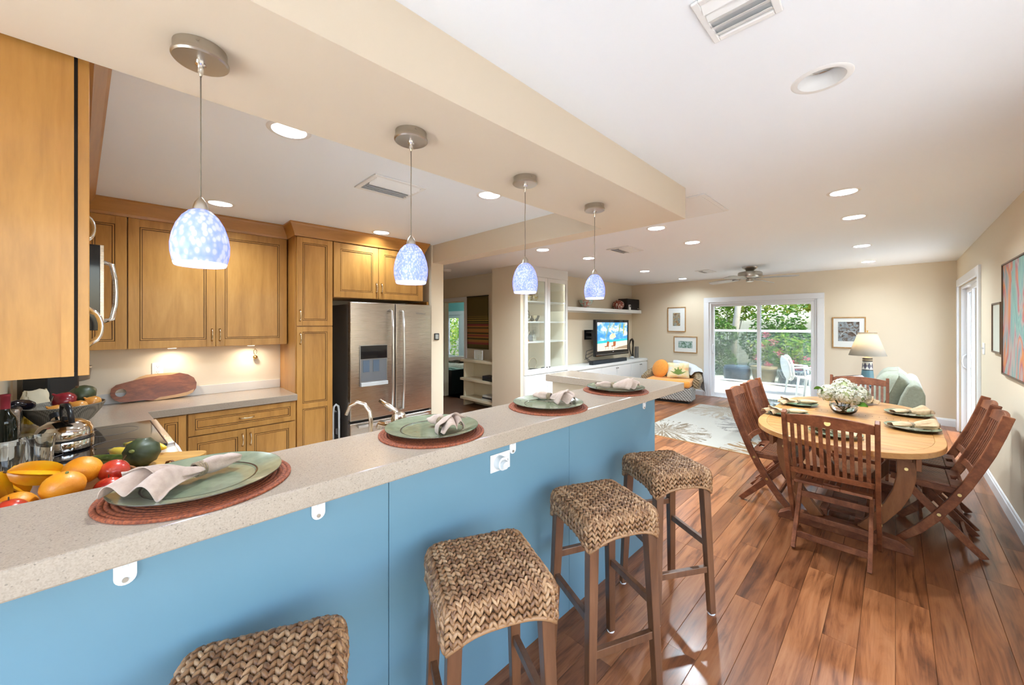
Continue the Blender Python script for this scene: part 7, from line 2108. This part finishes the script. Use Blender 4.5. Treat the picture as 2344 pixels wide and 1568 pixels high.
ornament('dark_dome', 'dark grey rounded stone ornament in the cabinet', 'ornament', 0.33, 0.22, 1.235, [('body', G().lathe([(0.08, 0), (0.08, 0.06), (0.06, 0.10), (0.005, 0.12)], 20), plain('slate', (0.14, 0.15, 0.16), 0.5), 40), ('base', G().cyl((0, 0, 0), (0, 0, 0.005), 0.085, n=20), dark_m, False)])
ornament('relief_tablet', 'pale framed relief tablet leaning in the cabinet', 'ornament', 0.46, 0.27, 1.235, [('tablet', G().box(-0.012, -0.12, 0, 0.012, 0.12, 0.24), plain('tablet_cream', (0.60, 0.57, 0.48), 0.6), False), ('relief', G().box(0.012, -0.08, 0.03, 0.018, -0.06, 0.19).box(0.012, -0.03, 0.03, 0.018, -0.01, 0.15).box(0.012, 0.02, 0.03, 0.018, 0.04, 0.18).box(0.012, 0.06, 0.03, 0.018, 0.08, 0.14), plain('relief_grey', (0.42, 0.40, 0.35), 0.6), False)])
ornament('blue_plaque', 'pale blue arched plaque low in the cabinet', 'ornament', 0.19, 0.20, 0.70, [('plaque', G().prism([(-0.09, 0.0), (0.09, 0.0), (0.085, 0.18), (0.05, 0.25), (0.0, 0.27), (-0.05, 0.25), (-0.085, 0.18)], -0.012, 0.012, 'x'), art_mat('plaque_blue', [(0.30, 0.48, 0.55), (0.52, 0.64, 0.68), (0.60, 0.68, 0.70)], 20, 1.0), False), ('stand', G().box(-0.03, -0.07, 0, 0.03, 0.07, 0.012), dark_m, False)])
ornament('ring_basket', 'silver basket with a round hoop handle low in the cabinet', 'basket', 0.42, 0.20, 0.70, [('tray', G().lathe([(0.09, 0), (0.11, 0.05), (0.105, 0.05), (0.002, 0.01)], 24), silver, 40), ('hoop', G().tube([(0, 0.10*math.cos(a), 0.15+0.10*math.sin(a)) for a in [2*PI*k/24 for k in range(24)]], 0.008, 6, closed=True), plain('hoop_wood', (0.45, 0.38, 0.26), 0.5), True)])
ornament('dark_funnel', 'dark cone shaped dish in front of the ring basket', 'dish', 0.33, 0.09, 0.70, [('dish', G().lathe([(0.02, 0), (0.03, 0.02), (0.085, 0.08), (0.08, 0.08), (0.002, 0.03)], 20), plain('dark_dish', (0.03, 0.035, 0.035), 0.25), 40), ('foot', G().cyl((0, 0, 0), (0, 0, 0.006), 0.03, n=14), dark_m, False)])
ornament('glass_tray', 'dark rimmed tray in the right half of the cabinet', 'tray', 0.80, 0.17, 0.70, [('tray', G().lathe([(0.10, 0), (0.13, 0.05), (0.125, 0.05), (0.002, 0.01)], 24), plain('tray_dark', (0.10, 0.13, 0.15), 0.2), 40), ('rim', G().tube([(0.128*math.cos(a), 0.128*math.sin(a), 0.05) for a in [2*PI*k/24 for k in range(24)]], 0.005, 5, closed=True), dark_m, True)])

# ------------------------------------------------------------------ hall: hanging textile, shelves, thermostat
def stripe_mat():
    m, nt, b = M_('striped_textile')
    tc = nt.nodes.new('ShaderNodeTexCoord'); sep = nt.nodes.new('ShaderNodeSeparateXYZ'); nt.links.new(tc.outputs['Object'], sep.inputs[0])
    f = math_(nt, 'DIVIDE', sep.outputs[2], 1.0)
    olive = (0.105, 0.078, 0.018); gold = (0.42, 0.27, 0.06); rose = (0.24, 0.055, 0.045); rust = (0.36, 0.15, 0.045); dk = (0.07, 0.06, 0.016)
    st = [(0.0, olive), (0.085, rose), (0.125, rust), (0.165, gold), (0.175, dk), (0.205, rust), (0.235, rose), (0.26, rust), (0.285, dk), (0.31, rust), (0.345, gold), (0.355, rust), (0.385, dk), (0.41, rust), (0.435, rose), (0.47, dk), (0.49, gold), (0.50, dk), (0.53, gold), (0.545, olive), (0.575, gold), (0.583, olive), (0.61, gold), (0.617, olive)]
    rp = ramp(nt, st, 'CONSTANT') if len(st) <= 32 else None
    nt.links.new(f, rp.inputs[0]); nt.links.new(rp.outputs[0], b.inputs['Base Color'])
    b.inputs['Roughness'].default_value = 0.95
    n2 = noise(nt, vec(nt, 'Object', (1, 1, 6)), 120, 2); bumpto(nt, b, n2.outputs['Fac'], 0.4, 0.002)
    return m
t = thing('hanging_textile', 'olive woven textile with rust and gold stripes hanging in the hall', 'textile', (-5.60, 4.62, 1.05))
def tex(u, v): return ((u-0.5)*0.62, 0.010*math.sin(7*u+1)*(1-v), v*1.0)
obj('cloth', G().grid(tex, 16, 16), stripe_mat(), t, smooth=True, solid=0.012)
obj('hanging_rod', G().cyl((-0.32, 0, 1.0), (0.32, 0, 1.0), 0.009, n=10), dark_m, t)
hs = thing('hall_shelves', 'cream built in open shelves below the striped textile', 'shelves', (-5.27, 4.50, 0))
obj('side_panel', G().box(-0.47, -0.10, 0, -0.44, 0.149, 0.85), creamshelf_m, hs)
for z in (0.87, 0.52, 0.17):
    obj('shelf', G().box(-0.50, -0.16, z-0.045, 0.448, 0.149, z), creamshelf_m, hs, bevel=0.003)
obj('back_panel', G().box(-0.44, 0.13, 0, 0.448, 0.149, 0.82), creamshelf_m, hs)
picture('greeting_card', 'small white card printed with leaves standing on the top hall shelf', 0.23, 0.17, (-5.37, 4.47, 0.957), 0, art_mat('leaf_card', [(0.74, 0.75, 0.70), (0.72, 0.73, 0.68), (0.70, 0.70, 0.6), (0.3, 0.3, 0.1)], 14, 1.0), None, None, matte_m, 0.012, cat='card')
def book(label, loc, size, col, rz=0.0, grp='books on the hall shelves'):
    t = thing('book', label, 'book', loc, rz, grp)
    w, d, h = size
    obj('pages', G().box(-w/2+0.003, -d/2+0.003, 0.003, w/2-0.003, d/2-0.003, h-0.003), matte_m, t)
    bm2 = bpy.data.materials.get('cloth_%s' % label[:18]) or plain('cloth_%s' % label[:18], col, 0.5)
    if h < w: g = G().box(-w/2, -d/2, 0, w/2, d/2, 0.003).box(-w/2, -d/2, h-0.003, w/2, d/2, h).box(-w/2, -d/2, 0.003, w/2, -d/2+0.003, h-0.003)
    else: g = G().box(-w/2, -d/2, 0, -w/2+0.003, d/2, h).box(w/2-0.003, -d/2, 0, w/2, d/2, h).box(-w/2+0.003, -d/2, 0, w/2-0.003, -d/2+0.003, h)
    obj('cover', g, bm2, t)
book('black book at the bottom of the pair on the middle hall shelf', (-5.04, 4.47, 0.5205), (0.26, 0.18, 0.045), (0.02, 0.02, 0.02))
book('dark blue book on top of the black one on the middle hall shelf', (-5.05, 4.47, 0.566), (0.25, 0.17, 0.035), (0.03, 0.03, 0.04))
book('red book standing upright on the middle hall shelf', (-4.875, 4.47, 0.5205), (0.05, 0.18, 0.24), (0.20, 0.03, 0.04))
book('pale book at the bottom of the stack on the low hall shelf', (-5.06, 4.47, 0.1705), (0.26, 0.18, 0.03), (0.6, 0.58, 0.52))
book('dark striped book in the stack on the low hall shelf', (-5.05, 4.47, 0.201), (0.25, 0.18, 0.03), (0.05, 0.05, 0.055))
book('white book on top of the stack on the low hall shelf', (-5.05, 4.47, 0.2315), (0.24, 0.17, 0.03), (0.66, 0.66, 0.62))
book('black book standing upright on the low hall shelf', (-4.87, 4.47, 0.1705), (0.04, 0.18, 0.26), (0.03, 0.03, 0.03))
t = thing('thermostat', 'small black framed thermostat display beside the refrigerator', 'thermostat', (-3.8845, 2.57, 1.37))
obj('case', G().box(0, -0.033, -0.04, 0.012, 0.033, 0.04), black_m, t, bevel=0.004)
obj('display', G().box(0.012, -0.022, -0.028, 0.0125, 0.022, 0.028), plain('lcd_grey', (0.36, 0.38, 0.36), 0.3), t)

# ------------------------------------------------------------------ bedroom things
t = thing('bed', 'dark framed bed with a pale quilt in the teal bedroom', 'bed', (-8.3, 6.05, 0))
obj('frame', G().box(-1.5, -0.75, 0.05, 1.45, 0.75, 0.32), darkwood_m, t, bevel=0.01)
obj('footboard', G().box(1.45, -0.77, 0.0, 1.50, 0.77, 0.40), darkwood_m, t)
def quilt(u, v):
    x = (u-0.5)*2.9; y = (v-0.5)*1.58
    e = max(0.0, abs(y)-0.70)/0.09
    return (x, y, 0.60-0.16*min(1, e)+0.012*math.sin(14*x)*math.sin(15*y))
obj('quilt', G().grid(quilt, 60, 40), fabric('quilt', (0.46, 0.45, 0.38), (0.62, 0.61, 0.55), 14), t, smooth=True)
obj('mattress', G().box(-1.45, -0.72, 0.32, 1.44, 0.72, 0.585), fabric('mattress', (0.5, 0.49, 0.44), (0.6, 0.59, 0.54), 20), t, bevel=0.05)
t = thing('folded_blanket', 'brown folded blanket lying across the bed', 'blanket', (-7.6, 6.0, 0.613))
obj('cloth', G().grid(lambda u, v: ((u-.5)*0.8, (v-.5)*1.2, 0.03+0.02*math.sin(9*u+5*v)), 20, 20), fabric('brown_blanket', (0.12, 0.07, 0.045), (0.22, 0.14, 0.10), 30), t, smooth=True, solid=0.03)
obj('fringe', G().box(-0.4, -0.62, 0.0, 0.4, -0.60, 0.02), fabric('blanket_fringe', (0.12, 0.07, 0.045), (0.22, 0.14, 0.10), 30), t)
t = thing('nightstand', 'dark nightstand with a green glass top inside the bedroom doorway', 'nightstand', (-6.96, 5.02, 0))
obj('carcass', G().box(-0.22, -0.16, 0.0, 0.20, 0.18, 0.50), darkwood_m, t)
obj('top', G().box(-0.24, -0.18, 0.50, 0.22, 0.20, 0.525), darkwood_m, t, bevel=0.004)
obj('glass_top', G().box(-0.23, -0.17, 0.5252, 0.21, 0.19, 0.533), plain('green_glass', (0.15, 0.38, 0.33), 0.05), t)
picture('black_frame', 'small black framed picture on the teal bedroom wall', 0.16, 0.36, (-8.97, YB, 1.38), 0, art_mat('bed_art', [(0.1, 0.1, 0.1), (0.4, 0.4, 0.4)], 10), 0.06, 0.2, black_m)
